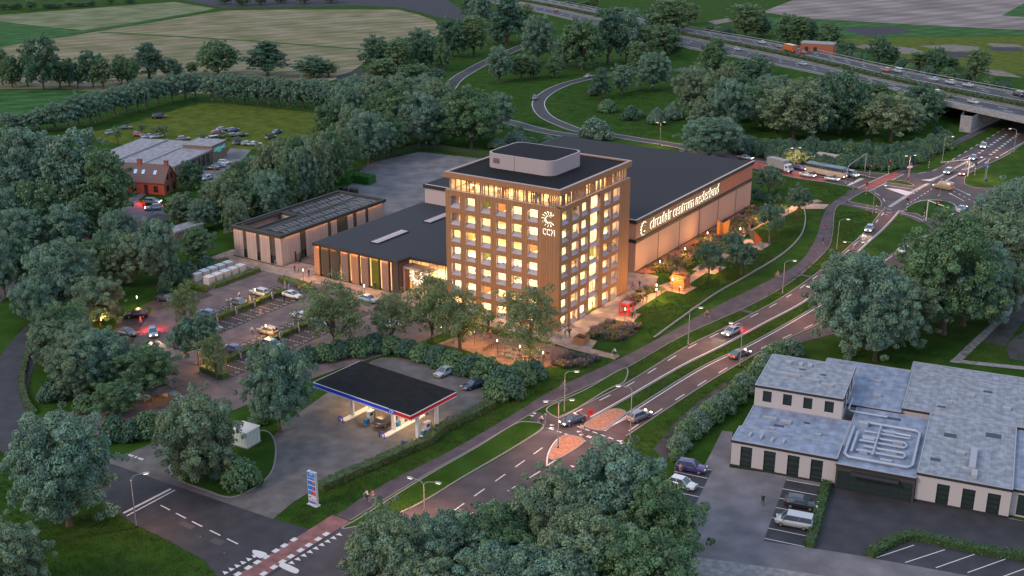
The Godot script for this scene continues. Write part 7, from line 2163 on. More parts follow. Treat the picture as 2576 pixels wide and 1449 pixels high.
func vehicles() -> void:
	vehicle_materials()
	var X := campus.basis.x
	for q in [["s", 1352, 232, "suv", "silver", -1, "silver SUV charging in the row nearest the white units"], ["s", 1142, 318, "sedan", "grey", -1, "dark grey fastback charging behind the first hedge"], ["s", 862, 425, "hatch", "blue", -1, "blue hatchback half hidden behind the car park tree"],
		["s", 1655, 252, "sedan", "white", 1, "white saloon with dark roof at the head of the bays"], ["s", 918, 552, "hatch", "steel", 1, "blue-grey hatchback at the tree end of the first hedge"], ["s", 1432, 592, "suv", "beige", -1, "beige SUV charging along the second hedge"],
		["s", 1096, 755, "hatch", "violet", -1, "dark violet hatchback charging near the row end"], ["s", 1475, 722, "suv", "ice", 1, "pale blue-white SUV nosed out below the second hedge"], ["s", 1735, 445, "sedan", "silver", -1, "silver saloon beside the airy tree in the car park"],
		["l", 1290, 1118, "sedan", "white", 1, "white saloon under the airy trees before the pavilion"], ["l", 1480, 1062, "hatch", "black", -1, "black hatchback under the trees by the entrance"], ["l", 1105, 915, "sedan", "ice", 1, "pale saloon with blue glass before the pavilion panels"], ["l", 720, 1110, "hatch", "blue", 1, "blue hatchback behind the biggest airy tree"]]:
		put_car(q[3], q[4], G(q[0], q[1], q[2]) + Vector3(0, 0.056, 0), X * float(q[5]), q[6])
	road_car("s", [420, 275, 545, 300], "hatch", "dark_blue", "dark blue hatchback in the bay by the lawn lamp")
	road_car("s", [320, 430, 110, 440], "suv", "black", "black SUV in the brick bay beside the driving lane")
	road_car("s", [60, 590, 185, 610], "sedan", "grey", "dark saloon parked under the tree belt")
	var w := road_car("s", [362, 560, 372, 645], "hatch", "ice", "pale car driving out of the car park with headlights on", true)
	beams(w, 40.0, 30.0)
	road_car("s", [250, 1165, 320, 1180], "hatch", "white", "white hatchback beside the slatted bicycle shelter")
	road_car("s", [490, 1175, 580, 1205], "hatch", "steel", "blue-grey car parked behind the bicycle shelter")
	road_car("m", [2110, 235, 1880, 335], "hatch", "silver", "silver hatchback parked behind the petrol canopy")
	road_car("i", [1212, 270, 1125, 300], "sedan", "dark_blue", "dark blue car parked behind the canopy near the shrubs")
	road_car("m", [1060, 1050, 1230, 945], "suv", "brown", "brown SUV refuelling under the canopy")
	beams(road_car("i", [1835, 485, 1722, 525], "sedan", "dark_blue", "dark blue estate car turning at the brick islands", true), 10.0)
	beams(road_car("g", [330, 1130, 252, 1170], "sedan", "silver", "silver saloon with headlights on the near carriageway", true), 16.0, 14.0)
	road_car("g", [290, 1305, 390, 1268], "sedan", "grey", "dark saloon driving away beyond the median strip", true)
	road_car("j", [25, 505, 135, 460], "suv", "steel", "blue-grey SUV driving up past the lower brick island", true)
	beams(road_car("g", [1135, 510, 1100, 555], "hatch", "ice", "pale blue car leaving the junction with headlights", true), 16.0)
	road_car("r", [1592, 250, 1558, 305], "suv", "silver", "silver SUV approaching from beneath the overpass", true)
	beams(road_car("r", [1488, 395, 1415, 445], "hatch", "ice", "pale hatchback waiting in the turning lane", true), 10.0, 3.0)
	road_car("r", [1188, 560, 1112, 615], "suv", "steel", "blue SUV on the stop line under the gantry", true)
	road_car("r", [1352, 575, 1302, 632], "hatch", "red", "red hatchback at the kerb of the round traffic island", true)
	road_car("r", [1165, 795, 1000, 760], "panel", "beige", "beige panel van crossing the junction", true)
	road_car("r", [1288, 1065, 1345, 1010], "sedan", "ice", "pale saloon passing the teardrop island", true)
	beams(road_car("q", [905, 330, 1125, 365], "sedan", "silver", "silver saloon queueing beside the coach", true), 9.0)
	beams(road_car("q", [1285, 390, 1480, 420], "hatch", "silver", "silver hatchback at the stop line in front of the coach", true), 9.0)
	road_car("q", [805, 225, 985, 258], "sedan", "violet", "violet-glazed coupe between lorry and coach", true)
	road_car("q", [1590, 330, 1720, 358], "van", "ice", "pale minivan beside the nose of the coach", true)
	road_car("q", [0, 75, 180, 100], "sedan", "ice", "pale saloon just beyond the corner of the hall roof", true)
	road_car("b", [1462, 735, 1455, 768], "suv", "grey", "grey SUV on the tight bend of the loop road")
	road_car("b", [1890, 578, 1835, 590], "sedan", "silver", "silver saloon entering the loop road")
	road_car("g", [1340, 655, 1300, 672], "hatch", "white", "small white car on the road behind the big trees")
	var mh := func(x: float) -> float:
		return clampf(1.0 + (x + 1100.0) / 2500.0 * 6.0, 0.6, 7.0)
	for q in [[380, 372, 450, 388, "hatch", "ice", "pale hatchback on the near motorway carriageway"], [870, 482, 945, 500, "sedan", "ice", "pale saloon on the near carriageway past the container"], [2150, 770, 2235, 790, "sedan", "silver", "silver saloon about to cross the overpass"], [1915, 705, 1945, 712, "hatch", "white", "white car between the trees on the near carriageway"],
		[630, 335, 570, 322, "sedan", "silver", "silver saloon on the far carriageway before the dark trees"], [760, 368, 710, 356, "sedan", "grey", "grey saloon ahead of the orange lorry"], [935, 412, 880, 400, "sedan", "red", "dark red car below the orange cabin"], [1570, 548, 1500, 532, "suv", "orange", "orange car on the far carriageway"], [1660, 555, 1585, 540, "van", "ice", "pale pickup close behind the orange car"],
		[1915, 613, 1870, 604, "sedan", "ice", "pale flat saloon on the far carriageway"], [2050, 640, 1990, 626, "suv", "silver", "silver SUV followed by a silver saloon"], [2190, 660, 2115, 645, "sedan", "silver", "silver saloon near the end of the median hedge"], [2576, 735, 2490, 718, "van", "black", "black minivan on the overpass approach"], [-930, 92, -990, 80, "sedan", "red", "red car far along the motorway"]]:
		road_car("c", [q[0], q[1], q[2], q[3]], q[4], q[5], q[6], false, mh.call(q[0]))
	var fc := road_car("n", [465, 1090, 705, 1100], "suv", "silver", "silver SUV with lit lamps facing the farm hedge", true)
	beams(fc, 16.0, 26.0)
	road_car("n", [740, 1175, 470, 1195], "suv", "ice", "pale SUV leaving the farm yard with headlights on", true)
	road_car("n", [1560, 585, 1390, 575], "sedan", "brown", "brown-grey saloon in front of the shop windows")
	road_car("n", [1500, 545, 1660, 550], "hatch", "blue", "blue hatchback in front of the shop windows")
	road_car("n", [1590, 500, 1730, 505], "hatch", "white", "white hatchback nearest the timber block")
	road_car("n", [1460, 720, 1325, 760], "hatch", "ice", "pale hatchback parked below the other shop cars")
	for q in [[1160, 895, 1245, 892, "van", "black", "black minivan parked alone on the meadow"], [905, 975, 985, 972, "sedan", "grey", "grey estate parked under the avenue"], [810, 1015, 870, 1005, "hatch", "ice", "pale hatchback parked at the meadow corner"], [1010, 1025, 1085, 1035, "suv", "red", "dark red SUV behind the shop roof"], [1155, 1038, 1085, 1045, "sedan", "ice", "pale blue saloon behind the shop roof"], [1215, 1038, 1150, 1045, "sedan", "silver", "silver saloon behind the shop roof by the young trees"], [1345, 1062, 1425, 1055, "hatch", "steel", "blue-grey hatchback behind the middle of the shop roof"],
		[1605, 1022, 1680, 1010, "suv", "red", "dark red car in the meadow group"], [1650, 990, 1715, 985, "sedan", "steel", "steel blue saloon in the meadow group"], [1730, 1000, 1800, 985, "hatch", "blue", "blue hatchback in the meadow group"], [1735, 1035, 1800, 1030, "sedan", "brown", "brown saloon in the meadow group"], [1790, 1035, 1848, 1028, "sedan", "black", "black saloon in the meadow group"], [1765, 1095, 1835, 1085, "hatch", "steel", "steel blue hatchback at the corner of the shop"], [1845, 1098, 1900, 1092, "sedan", "ice", "pale saloon in the pair at the meadow edge"], [1890, 1100, 1955, 1096, "sedan", "silver", "silver saloon in the pair at the meadow edge"], [1512, 1068, 1570, 1062, "hatch", "silver", "silver hatchback beside the van behind the shop"], [1560, 1070, 1605, 1066, "hatch", "ice", "pale hatchback beside the van behind the shop"], [1600, 1070, 1665, 1060, "van", "steel", "steel grey van behind the timber block"], [2010, 1055, 2070, 1035, "sedan", "steel", "steel blue saloon half under the wood edge"], [2060, 1020, 2120, 995, "sedan", "blue", "blue saloon at the wood edge of the meadow"]]:
		road_car("a", [q[0], q[1], q[2], q[3]], q[4], q[5], q[6])
	road_car("j", [320, 785, 485, 815], "suv", "violet", "dark violet SUV in the bay beside the bush row")
	road_car("j", [280, 880, 420, 920], "hatch", "white", "white hatchback in the bay below the violet SUV")
	road_car("j", [990, 1010, 1170, 1040], "suv", "black", "black SUV with roof bars beside the straight hedge")
	road_car("j", [1145, 1160, 930, 1120], "van", "silver", "silver minivan beside the straight hedge")
	lorries()

func lorry(root: Node3D, box_l: float, box_m: String, cab_m: String) -> void:
	bx("cargo_box", Vector3(-0.9, 0.95, 0), Vector3(box_l, 2.6, 2.45), M[box_m], root)
	bx("chassis", Vector3(0, 0.5, 0), Vector3(box_l + 2.4, 0.4, 2.0), M.dark_frame, root)
	var x := box_l / 2 - 0.9
	var c := MB.new()
	hull(c, [[x + 0.1, 1.15, 0.5, 2.6], [x + 0.9, 1.17, 0.45, 2.62], [x + 1.35, 1.17, 0.45, 2.3], [x + 1.85, 1.15, 0.45, 1.55], [x + 1.95, 1.1, 0.5, 1.4]])
	obj("cab", c, M[cab_m], root)
	var g := MB.new()
	g.quad(Vector3(x + 1.9, 1.5, -1.0), Vector3(x + 1.36, 2.36, -0.98), Vector3(x + 1.36, 2.36, 0.98), Vector3(x + 1.9, 1.5, 1.0))
	obj("windscreen", g, M.car_glass, root, Transform3D(Basis(), Vector3(0.03, 0.03, 0)))
	for s in [-1.0, 1.0]:
		bx("side_window", Vector3(x + 1.0, 1.6, s * 1.16), Vector3(0.8, 0.6, 0.06), M.car_glass, root)
		bx("headlight", Vector3(x + 1.95, 0.7, s * 0.85), Vector3(0.12, 0.2, 0.4), M.headlamp, root)
		bx("taillight", Vector3(-box_l / 2 - 0.95, 0.8, s * 0.95), Vector3(0.1, 0.2, 0.3), M.taillamp, root)
		for wx in [x + 1.1, -box_l / 2 + 0.6]:
			var w := obj("wheel", wheel_mesh, M.tyre, root, Transform3D(Basis(Vector3.RIGHT, PI / 2 * s).scaled(Vector3(1.4, 1.4, 1)), Vector3(wx, 0.46, s * 1.05)))
			obj("rim", rim_mesh, M.rim, w, Transform3D(Basis(), Vector3(0, 0.115, 0)))

func lorries() -> void:
	mt("lorry_grey", Color(0.27, 0.265, 0.27), 0.6, {"tex": M.t_spk, "world": false, "size": 3.0})
	mt("lorry_tan", Color(0.33, 0.29, 0.25), 0.6, {"tex": M.t_spk, "world": false, "size": 3.0})
	mt("coach_body", Color(0.50, 0.36, 0.26), 0.35, {"coat": 0.8})
	var go := func(called: String, label: String, a: Array, l: float, m: String) -> Node3D:
		var r := G("q", a[0], a[1])
		var f := G("q", a[2], a[3])
		var d := f - r
		var o := thing(called, label, "lorry", Transform3D(Basis(Vector3.UP, atan2(-d.z, d.x)), (r + f) * 0.5 + Vector3(0, 0.05, 0)))
		lorry(o, l, m, "paint_white")
		return o
	beams(go.call("box_lorry", "grey box lorry with white cab behind the queueing cars", [430, 215, 770, 300], 6.6, "lorry_grey"), 6.0)
	go.call("box_lorry", "tan box lorry driving away behind the coach", [1450, 200, 1085, 140], 6.6, "lorry_tan")
	var r := G("q", 1005, 275)
	var f := G("q", 1590, 385)
	var d := f - r
	var c := thing("touring_coach", "long copper and white touring coach with dark window band", "coach", Transform3D(Basis(Vector3.UP, atan2(-d.z, d.x)), (r + f) * 0.5 + Vector3(0, 0.05, 0)))
	var L := 12.4
	var b := MB.new()
	hull(b, [[-L / 2, 1.15, 0.4, 2.0], [-L / 2 + 0.15, 1.25, 0.35, 2.05], [L / 2 - 0.6, 1.25, 0.35, 2.05], [L / 2 - 0.1, 1.2, 0.38, 1.9], [L / 2 + 0.05, 1.1, 0.42, 1.5]])
	obj("body", b, M.coach_body, c)
	for s in [-1.0, 1.0]:
		for k in 8:
			bx("side_window", Vector3(-L / 2 + 0.95 + k * 1.45, 2.0, s * 1.17), Vector3(1.36, 0.95, 0.08), M.car_glass, c)
		for wx in [-L / 2 + 3.0, L / 2 - 2.6]:
			var w := obj("wheel", wheel_mesh, M.tyre, c, Transform3D(Basis(Vector3.RIGHT, PI / 2 * s).scaled(Vector3(1.5, 1.5, 1)), Vector3(wx, 0.49, s * 1.14)))
			obj("rim", rim_mesh, M.rim, w, Transform3D(Basis(), Vector3(0, 0.115, 0)))
		bx("headlight", Vector3(L / 2 + 0.03, 0.7, s * 0.85), Vector3(0.12, 0.25, 0.4), M.headlamp, c)
		bx("mirror", Vector3(L / 2 + 0.2, 2.2, s * 1.35), Vector3(0.2, 0.5, 0.16), M.dark_frame, c)
	bx("roof", Vector3(-0.15, 2.95, 0), Vector3(L - 0.5, 0.3, 2.4), M.paint_ice, c)
	bx("roof_unit", Vector3(-1.0, 3.25, 0), Vector3(3.4, 0.16, 1.5), M.paint_steel, c)
	bx("cabin_core", Vector3(-0.15, 1.98, 0), Vector3(L - 0.6, 0.98, 2.2), M.dark_frame, c)
	var g := MB.new()
	g.quad(Vector3(L / 2 + 0.08, 1.35, -1.05), Vector3(L / 2 - 0.42, 3.0, -1.05), Vector3(L / 2 - 0.42, 3.0, 1.05), Vector3(L / 2 + 0.08, 1.35, 1.05))
	obj("windscreen", g, M.car_glass, c)
	beams(c, 10.0)
	var ra := G("c", 850, 402, 5.6)
	var fa := G("c", 755, 380, 5.6)
	var dd := fa - ra
	var o := thing("flatbed_lorry", "orange flatbed lorry on the far carriageway by the cabin", "lorry", Transform3D(Basis(Vector3.UP, atan2(-dd.z, dd.x)), (ra + fa) * 0.5))
	lorry(o, 6.6, "paint_orange", "paint_orange")

# ---------------------------------------------------------------- lamps, signals, signs
func street_lamp(base: Vector3, h: float, arms: Array, label: String, group := "", energy := 55.0) -> void:
	var o := thing("street_lamp", label, "street lamp", at(base), group)
	var p := MB.new()
	p.tube([Vector3.ZERO, Vector3(0, 1.2, 0), Vector3(0, 1.25, 0), Vector3(0, h, 0)], [0.12, 0.11, 0.085, 0.06], 8)
	obj("pole", p, M.lamp_pole, o)
	bx("foot_band", Vector3(0, 0.02, 0), Vector3(0.28, 0.3, 0.28), M.dark_frame, o)
	for a in arms:
		var d := Vector3(cos(a[0]), 0, -sin(a[0]))
		var l: float = a[1]
		var m := MB.new()
		m.tube([Vector3(0, h - 0.05, 0), d * l * 0.2 + Vector3(0, h + 0.35, 0), d * l * 0.5 + Vector3(0, h + 0.5, 0), d * l + Vector3(0, h + 0.55, 0)], [0.055, 0.05, 0.045, 0.04], 6)
		obj("arm", m, M.lamp_pole, o)
		var t := Transform3D(Basis(d, Vector3.UP, d.cross(Vector3.UP)), d * (l + 0.4) + Vector3(0, h + 0.53, 0))
		var hd := MB.new()
		hull(hd, [[-0.45, 0.08, -0.05, 0.08], [-0.2, 0.16, -0.06, 0.12], [0.3, 0.17, -0.06, 0.1], [0.5, 0.09, -0.04, 0.05]])
		var head := obj("lamp_head", hd, M.lamp_head, o, t)
		bx("lamp_glass", Vector3(0.05, -0.1, 0), Vector3(0.6, 0.03, 0.24), M.street_glow, head)
		area(o.transform * t * Transform3D(Basis(Vector3.RIGHT, -PI / 2), Vector3(0.05, -0.13, 0)), Vector2(0.6, 0.24), energy, Color(1.0, 0.70, 0.52), "street_light")

func street_lamps() -> void:
	mt("lamp_pole", Color(0.32, 0.30, 0.31), 0.5, {"metal": 0.2})
	mt("lamp_head", Color(0.42, 0.42, 0.44), 0.4, {})
	mt("street_glow", Color(0.9, 0.85, 0.75), 0.4, {"emit": Color(1.0, 0.74, 0.52), "power": 6.0})
	mt("bollard_glow", Color(0.9, 0.85, 0.75), 0.4, {"emit": Color(1.0, 0.82, 0.58), "power": 7.0})
	var list := [["h", 1030, 1085, 720, [[0.35, 1.6]], "street lamp at the corner of the access road and dark lawn"],
		["i", 1728, 445, 205, [[0.0, 1.5]], "street lamp on the verge tip by the upper brick island"],
		["i", 1690, 660, 385, [[0.1, 1.6], [3.3, 1.6]], "two-armed street lamp on the teardrop brick island"],
		["i", 865, 1090, 885, [[-0.25, 1.7], [2.7, 1.7]], "two-armed street lamp on the long grass verge"],
		["i", 2135, 610, 300, [[3.0, 1.7]], "street lamp beside the lower brick island"],
		["g", 32, 1222, 1008, [[0.0, 1.6]], "street lamp between cycle path and road opposite the parked saloon"],
		["g", 597, 918, 725, [[0.0, 1.6]], "street lamp between cycle path and road opposite the garden"],
		["g", 922, 652, 475, [[0.0, 1.6]], "street lamp in the curve of the cycle path"],
		["g", 342, 1352, 1105, [[3.0, 1.6]], "street lamp beside the dark saloon on the outer verge"],
		["g", 798, 1078, 885, [[2.9, 1.6]], "street lamp at the trunkless side of the big trees"],
		["g", 1012, 745, 612, [[0.0, 1.6], [3.1, 1.6]], "two-armed street lamp in the median bend"],
		["r", 230, 1090, 755, [[0.0, 2.2]], "street lamp beside the triangular grass island"],
		["r", 1076, 452, 158, [[0.0, 1.9]], "street lamp on the verge along the road to the overpass"],
		["r", 654, 716, 392, [[0.4, 1.2], [3.4, 0.9]], "two-armed lamp with finger signs in the junction"],
		["r", 1605, 668, 412, [[0.0, 1.9], [3.05, 1.6]], "two-armed street lamp on the round grass island"],
		["r", 1942, 347, 68, [[2.9, 1.6]], "street lamp nearest the overpass"],
		["q", 825, 190, -60, [[0.3, 0.9], [3.4, 0.9]], "two-armed street lamp behind the box lorry"],
		["b", 2405, 1100, 935, [[0.3, 0.8], [3.3, 0.8]], "T-shaped street lamp on the road behind the hall"]]
	for q in list:
		var base := G(q[0], q[1], q[2])
		var o: Array = FR[q[0]]
		var dy: float = (o[1] + o[2] * q[3] - 724.5) / FOCAL
		var dv := Vector3(0, -sin(PITCH) - dy * cos(PITCH), -cos(PITCH) + dy * sin(PITCH))
		var h := CAM_H + dv.y * (base.z / dv.z)
		street_lamp(base + Vector3(0, 0.04, 0), h, q[4], q[5])

func path_lamp(base: Vector3, label: String, h := 3.0, energy := 7.0) -> void:
	var o := thing("path_lamp", label, "path lamp", at(base))
	var p := MB.new()
	p.lathe([[0.09, 0.0], [0.09, 0.05], [0.05, 0.06], [0.05, h - 0.46]], 8)
	obj("post", p, M.dark_frame, o)
	var g := MB.new()
	g.lathe([[0.0, h - 0.46], [0.085, h - 0.46], [0.085, h - 0.02], [0.0, h]], 10)
	obj("lamp_tube", g, M.bollard_glow, o)
	var l := OmniLight3D.new()
	l.name = "path_light"
	l.light_color = Color(1.0, 0.74, 0.42)
	l.light_energy = energy
	l.light_size = 0.1
	l.omni_range = 30
	l.omni_attenuation = 2
	l.shadow_enabled = true
	add_child(l, true)
	l.position = base + Vector3(0, h - 0.24, 0)

func path_lamps() -> void:
	for q in [["o", 960, 632, "path lamp at the end of the bicycle rail"], ["o", 1215, 702, "path lamp among the parked bicycles"], ["o", 1477, 772, "path lamp beside the lower flower bed"], ["o", 2403, 267, "path lamp in front of the red cube"], ["o", 228, 482, "path lamp under the airy tree near the entrance"],
		["d", 1650, 760, "path lamp on the garden path past the red cube"], ["p", 575, 1490, "path lamp at the start of the garden path"], ["p", 780, 1415, "path lamp in front of the timber stack"], ["p", 1262, 1190, "path lamp beneath the dark round garden tree"], ["p", 1652, 745, "path lamp between the two orange sculptures"], ["p", 2300, 330, "path lamp at the far end of the garden path"], ["p", 1950, 560, "path lamp half way along the garden path"], ["p", 940, 1010, "path lamp among the purple flowers by the hall"], ["p", 1230, 800, "path lamp in the bed below the hall panels"], ["p", 620, 1180, "path lamp in the bed nearest the tower"],  # the last three, in the hall bed, are added to brighten it
		["e", 1043, 890, "path lamp on the lawn behind the black SUV"], ["s", 1318, 300, "path lamp in the first charging hedge"], ["s", 1416, 640, "path lamp beside the beige SUV"], ["s", 884, 905, "path lamp at the tree end of the second hedge"], ["l", 597, 762, "path lamp in the loose hedge before the pavilion"], ["l", 1075, 890, "path lamp before the moss panel"], ["o", 700, 520, "path lamp behind the shrubs near the bicycles"], ["e", 775, 1060, "path lamp hidden in the tree belt"]]:
		path_lamp(G(q[0], q[1], q[2]) + Vector3(0, 0.05, 0), q[3], 3.0, 28.0 if q[0] in ["p", "d"] else 17.0)

func sign_plate(base: Vector3, h: float, w: float, hh: float, m: Material, label: String, turn := 0.3, round := false, banded := false) -> void:
	var o := thing("road_sign", label, "road sign", at(base, turn))
	var p := MB.new()
	p.tube([Vector3.ZERO, Vector3(0, h, 0)], [0.05], 6)
	obj("post", p, M.lamp_pole, o)
	if banded:
		for k in 4:
			bx("band", Vector3(0, 0.1 + k * 0.5, 0), Vector3(0.13, 0.25, 0.13), M.dark_frame, o)
	if round:
		var d := MB.new()
		d.tube([Vector3(0, h - w / 2, 0.06), Vector3(0, h - w / 2, 0.1)], [w / 2], 16)
		obj("plate", d, m, o)
	else:
		bx("plate", Vector3(0, h - hh, 0.07), Vector3(w, hh, 0.04), m, o)

func signal_head(o: Node3D, p: Vector3, turn: float, board := true) -> void:
	var t := Transform3D(Basis(Vector3.UP, turn), p)
	var b := MB.new()
	var pts := PackedVector3Array()
	for k in 16:
		var a := TAU * k / 16
		pts.append(Vector3(cos(a) * (0.36 if board else 0.2), 0, sin(a) * (0.62 if board else 0.45)))
	b.slab(pts, -0.02, 0.04)
	b.slab(pts, -0.02, -0.021, false)
	var hd := obj("signal_head", b, M.dark_frame, o, t * Transform3D(Basis(Vector3.RIGHT, PI / 2), Vector3.ZERO))
	var body := obj("signal_box", UB, M.dark_frame, o, t * Transform3D(Basis.from_scale(Vector3(0.3, 0.95, 0.22)), Vector3(0, 0, 0.08)))
	for k in 3:
		var l := MB.new()
		l.tube([Vector3(0, 0.3 - k * 0.3, 0.2), Vector3(0, 0.3 - k * 0.3, 0.23)], [0.1], 10)
		obj("signal_lamp", l, M.signal_red if k == 0 else M.lens_dark, o, t)

func signals() -> void:
	mt("signal_red", Color(0.6, 0.03, 0.02), 0.3, {"emit": Color(1.0, 0.06, 0.03), "power": 3.0})
	mt("lens_dark", Color(0.03, 0.03, 0.025), 0.2, {})
	mt("sign_red", Color(0.5, 0.02, 0.02), 0.4, {})
	mt("sign_bl", Color(0.02, 0.08, 0.40), 0.4, {})
	mt("sign_grey", Color(0.40, 0.36, 0.34), 0.5, {})
	mt("sign_green", Color(0.02, 0.16, 0.10), 0.5, {})
	for q in [["q", 1893, 615, -0.6, "traffic signal at the tip of the triangular island"], ["q", 1700, 545, 2.6, "traffic signal seen from behind at the coach's stop line"], ["q", 1943, 362, 0.4, "traffic signal with red light on the strip behind the coach"], ["q", 2230, 288, 0.3, "traffic signal at the far end of the red cycle crossing"], ["r", 912, 520, 2.9, "black-backed traffic signal on the verge left of the gantry"], ["r", 1470, 607, 2.9, "black-backed traffic signal on the kerb of the round island"], ["r", 645, 1040, 0.2, "traffic signal showing red at the teardrop island"], ["r", 275, 1065, 2.8, "black-backed traffic signal at the foot crossing"], ["r", 853, 1150, 2.8, "traffic signal half hidden by the great trees"]]:
		var o := thing("traffic_signal", q[4], "traffic light", at(G(q[0], q[1], q[2]) + Vector3(0, 0.05, 0)))
		for k in 6:
			bx("pole_band", Vector3(0, k * 0.42, 0), Vector3(0.14, 0.42, 0.14), M.dark_frame if k % 2 else M.white_paint, o)
		bx("pole", Vector3(0, 2.52, 0), Vector3(0.12, 0.9, 0.12), M.lamp_pole, o)
		signal_head(o, Vector3(0, 3.3, 0.1), q[3])
	var g1 := thing("signal_arch", "grey arched signal mast over the coach lane", "signal mast")
	var a := G("q", 1600, 478)
	var b := G("q", 1866, 358)
	var ar := MB.new()
	var pts := [a, a + Vector3(0, 5.2, 0), a + Vector3(0, 5.8, 0) + (b - a) * 0.06]
	for k in 6: pts.append(a.lerp(b, 0.15 + k * 0.15) + Vector3(0, 6.0 + k * 0.22, 0))
	pts.append(b + Vector3(0, 7.1, 0))
	ar.tube(pts, [0.14, 0.12, 0.12, 0.1], 8)
	obj("boom", ar, M.lamp_pole, g1)
	var m2 := MB.new()
	m2.tube([b, b + Vector3(0, 7.1, 0)], [0.13], 8)
	obj("mast", m2, M.lamp_pole, g1)
	for k in 4:
		for e in [a, b]:
			bx("pole_band", e + Vector3(0, 0.2 + k * 0.7, 0), Vector3(0.3, 0.35, 0.3), M.dark_frame, g1)
	var g2 := thing("signal_gantry", "white signal gantry across the lanes from the overpass", "signal mast")
	var c := G("r", 1385, 625)
	var d := c + Vector3(0, 5.2, 0)
	var e2 := G("r", 1060, 455, 5.2)
	var gm := MB.new()
	gm.tube([c, d], [0.14], 8)
	obj("mast", gm, M.white_paint, g2)
	var gb := MB.new()
	gb.tube([d, Vector3(e2.x, 5.3, e2.z)], [0.13, 0.1], 8)
	obj("boom", gb, M.white_paint, g2)
	for k in 2:
		signal_head(g2, d.lerp(Vector3(e2.x, 5.3, e2.z), 0.35 + 0.45 * k), 3.4, false)
	var g3 := thing("signal_gantry", "white three-headed signal gantry rising from the great trees", "signal mast")
	var c3 := G("r", 880, 1160)
	var top := c3 + Vector3(0, 5.4, 0)
	var e3 := G("r", 1420, 1105, 5.4)
	var q1 := MB.new()
	q1.tube([c3, top], [0.14], 8)
	obj("mast", q1, M.white_paint, g3)
	var q2 := MB.new()
	q2.tube([top, Vector3(e3.x, 5.5, e3.z)], [0.13, 0.1], 8)
	obj("boom", q2, M.white_paint, g3)
	for k in 3:
		signal_head(g3, top.lerp(Vector3(e3.x, 5.5, e3.z), 0.22 + 0.34 * k) + Vector3(0, 0.1, 0.15), 0.1)
	sign_plate(G("i", 1887, 527), 3.0, 0.9, 0.8, M.sign_red, "red give-way sign on the upper brick island", 0.5)
	sign_plate(G("i", 1835, 610), 2.6, 0.6, 0.6, M.sign_grey, "grey backed sign at the tip of the teardrop island", 2.6)
	sign_plate(G("i", 1610, 528), 2.4, 0.5, 0.5, M.sign_grey, "round grey sign post at the cycle crossing", 2.4, true)
	sign_plate(G("r", 655, 722), 2.2, 0.8, 0.8, M.sign_red, "round red prohibition sign below the two-armed lamp", 0.2, true, true)
	sign_plate(G("r", 1600, 745), 2.4, 0.9, 0.9, M.sign_bl, "round blue direction sign on the round island", 0.2, true, true)
	sign_plate(G("r", 1030, 955), 2.6, 0.8, 0.8, M.sign_grey, "pale round sign in front of the beige van", 2.8, true, true)
	sign_plate(G("r", 662, 700), 5.0, 2.0, 0.55, M.sign_grey, "two grey finger signs beside the junction lamp", 0.5)
	sign_plate(G("r", 672, 690), 5.6, 1.0, 0.4, M.sign_bl, "small blue sign above the finger signs", 0.5)
	sign_plate(G("r", 1590, 660), 4.2, 2.2, 0.5, M.sign_bl, "long blue name board on the round island lamp", 0.2)
	sign_plate(G("s", 1655, 205), 2.3, 0.6, 0.6, M.sign_bl, "square blue parking sign at the charging bays", -0.5)
	sign_plate(G("c", 1363, 530, 5.8), 7.0, 1.6, 1.9, M.sign_green, "green motorway exit board beside the far carriageway", 0.2)
	sign_plate(G("r", 1048, 840), 4.6, 0.9, 0.8, M.sign_grey, "tall pale sign board beside the beige van", 0.3)

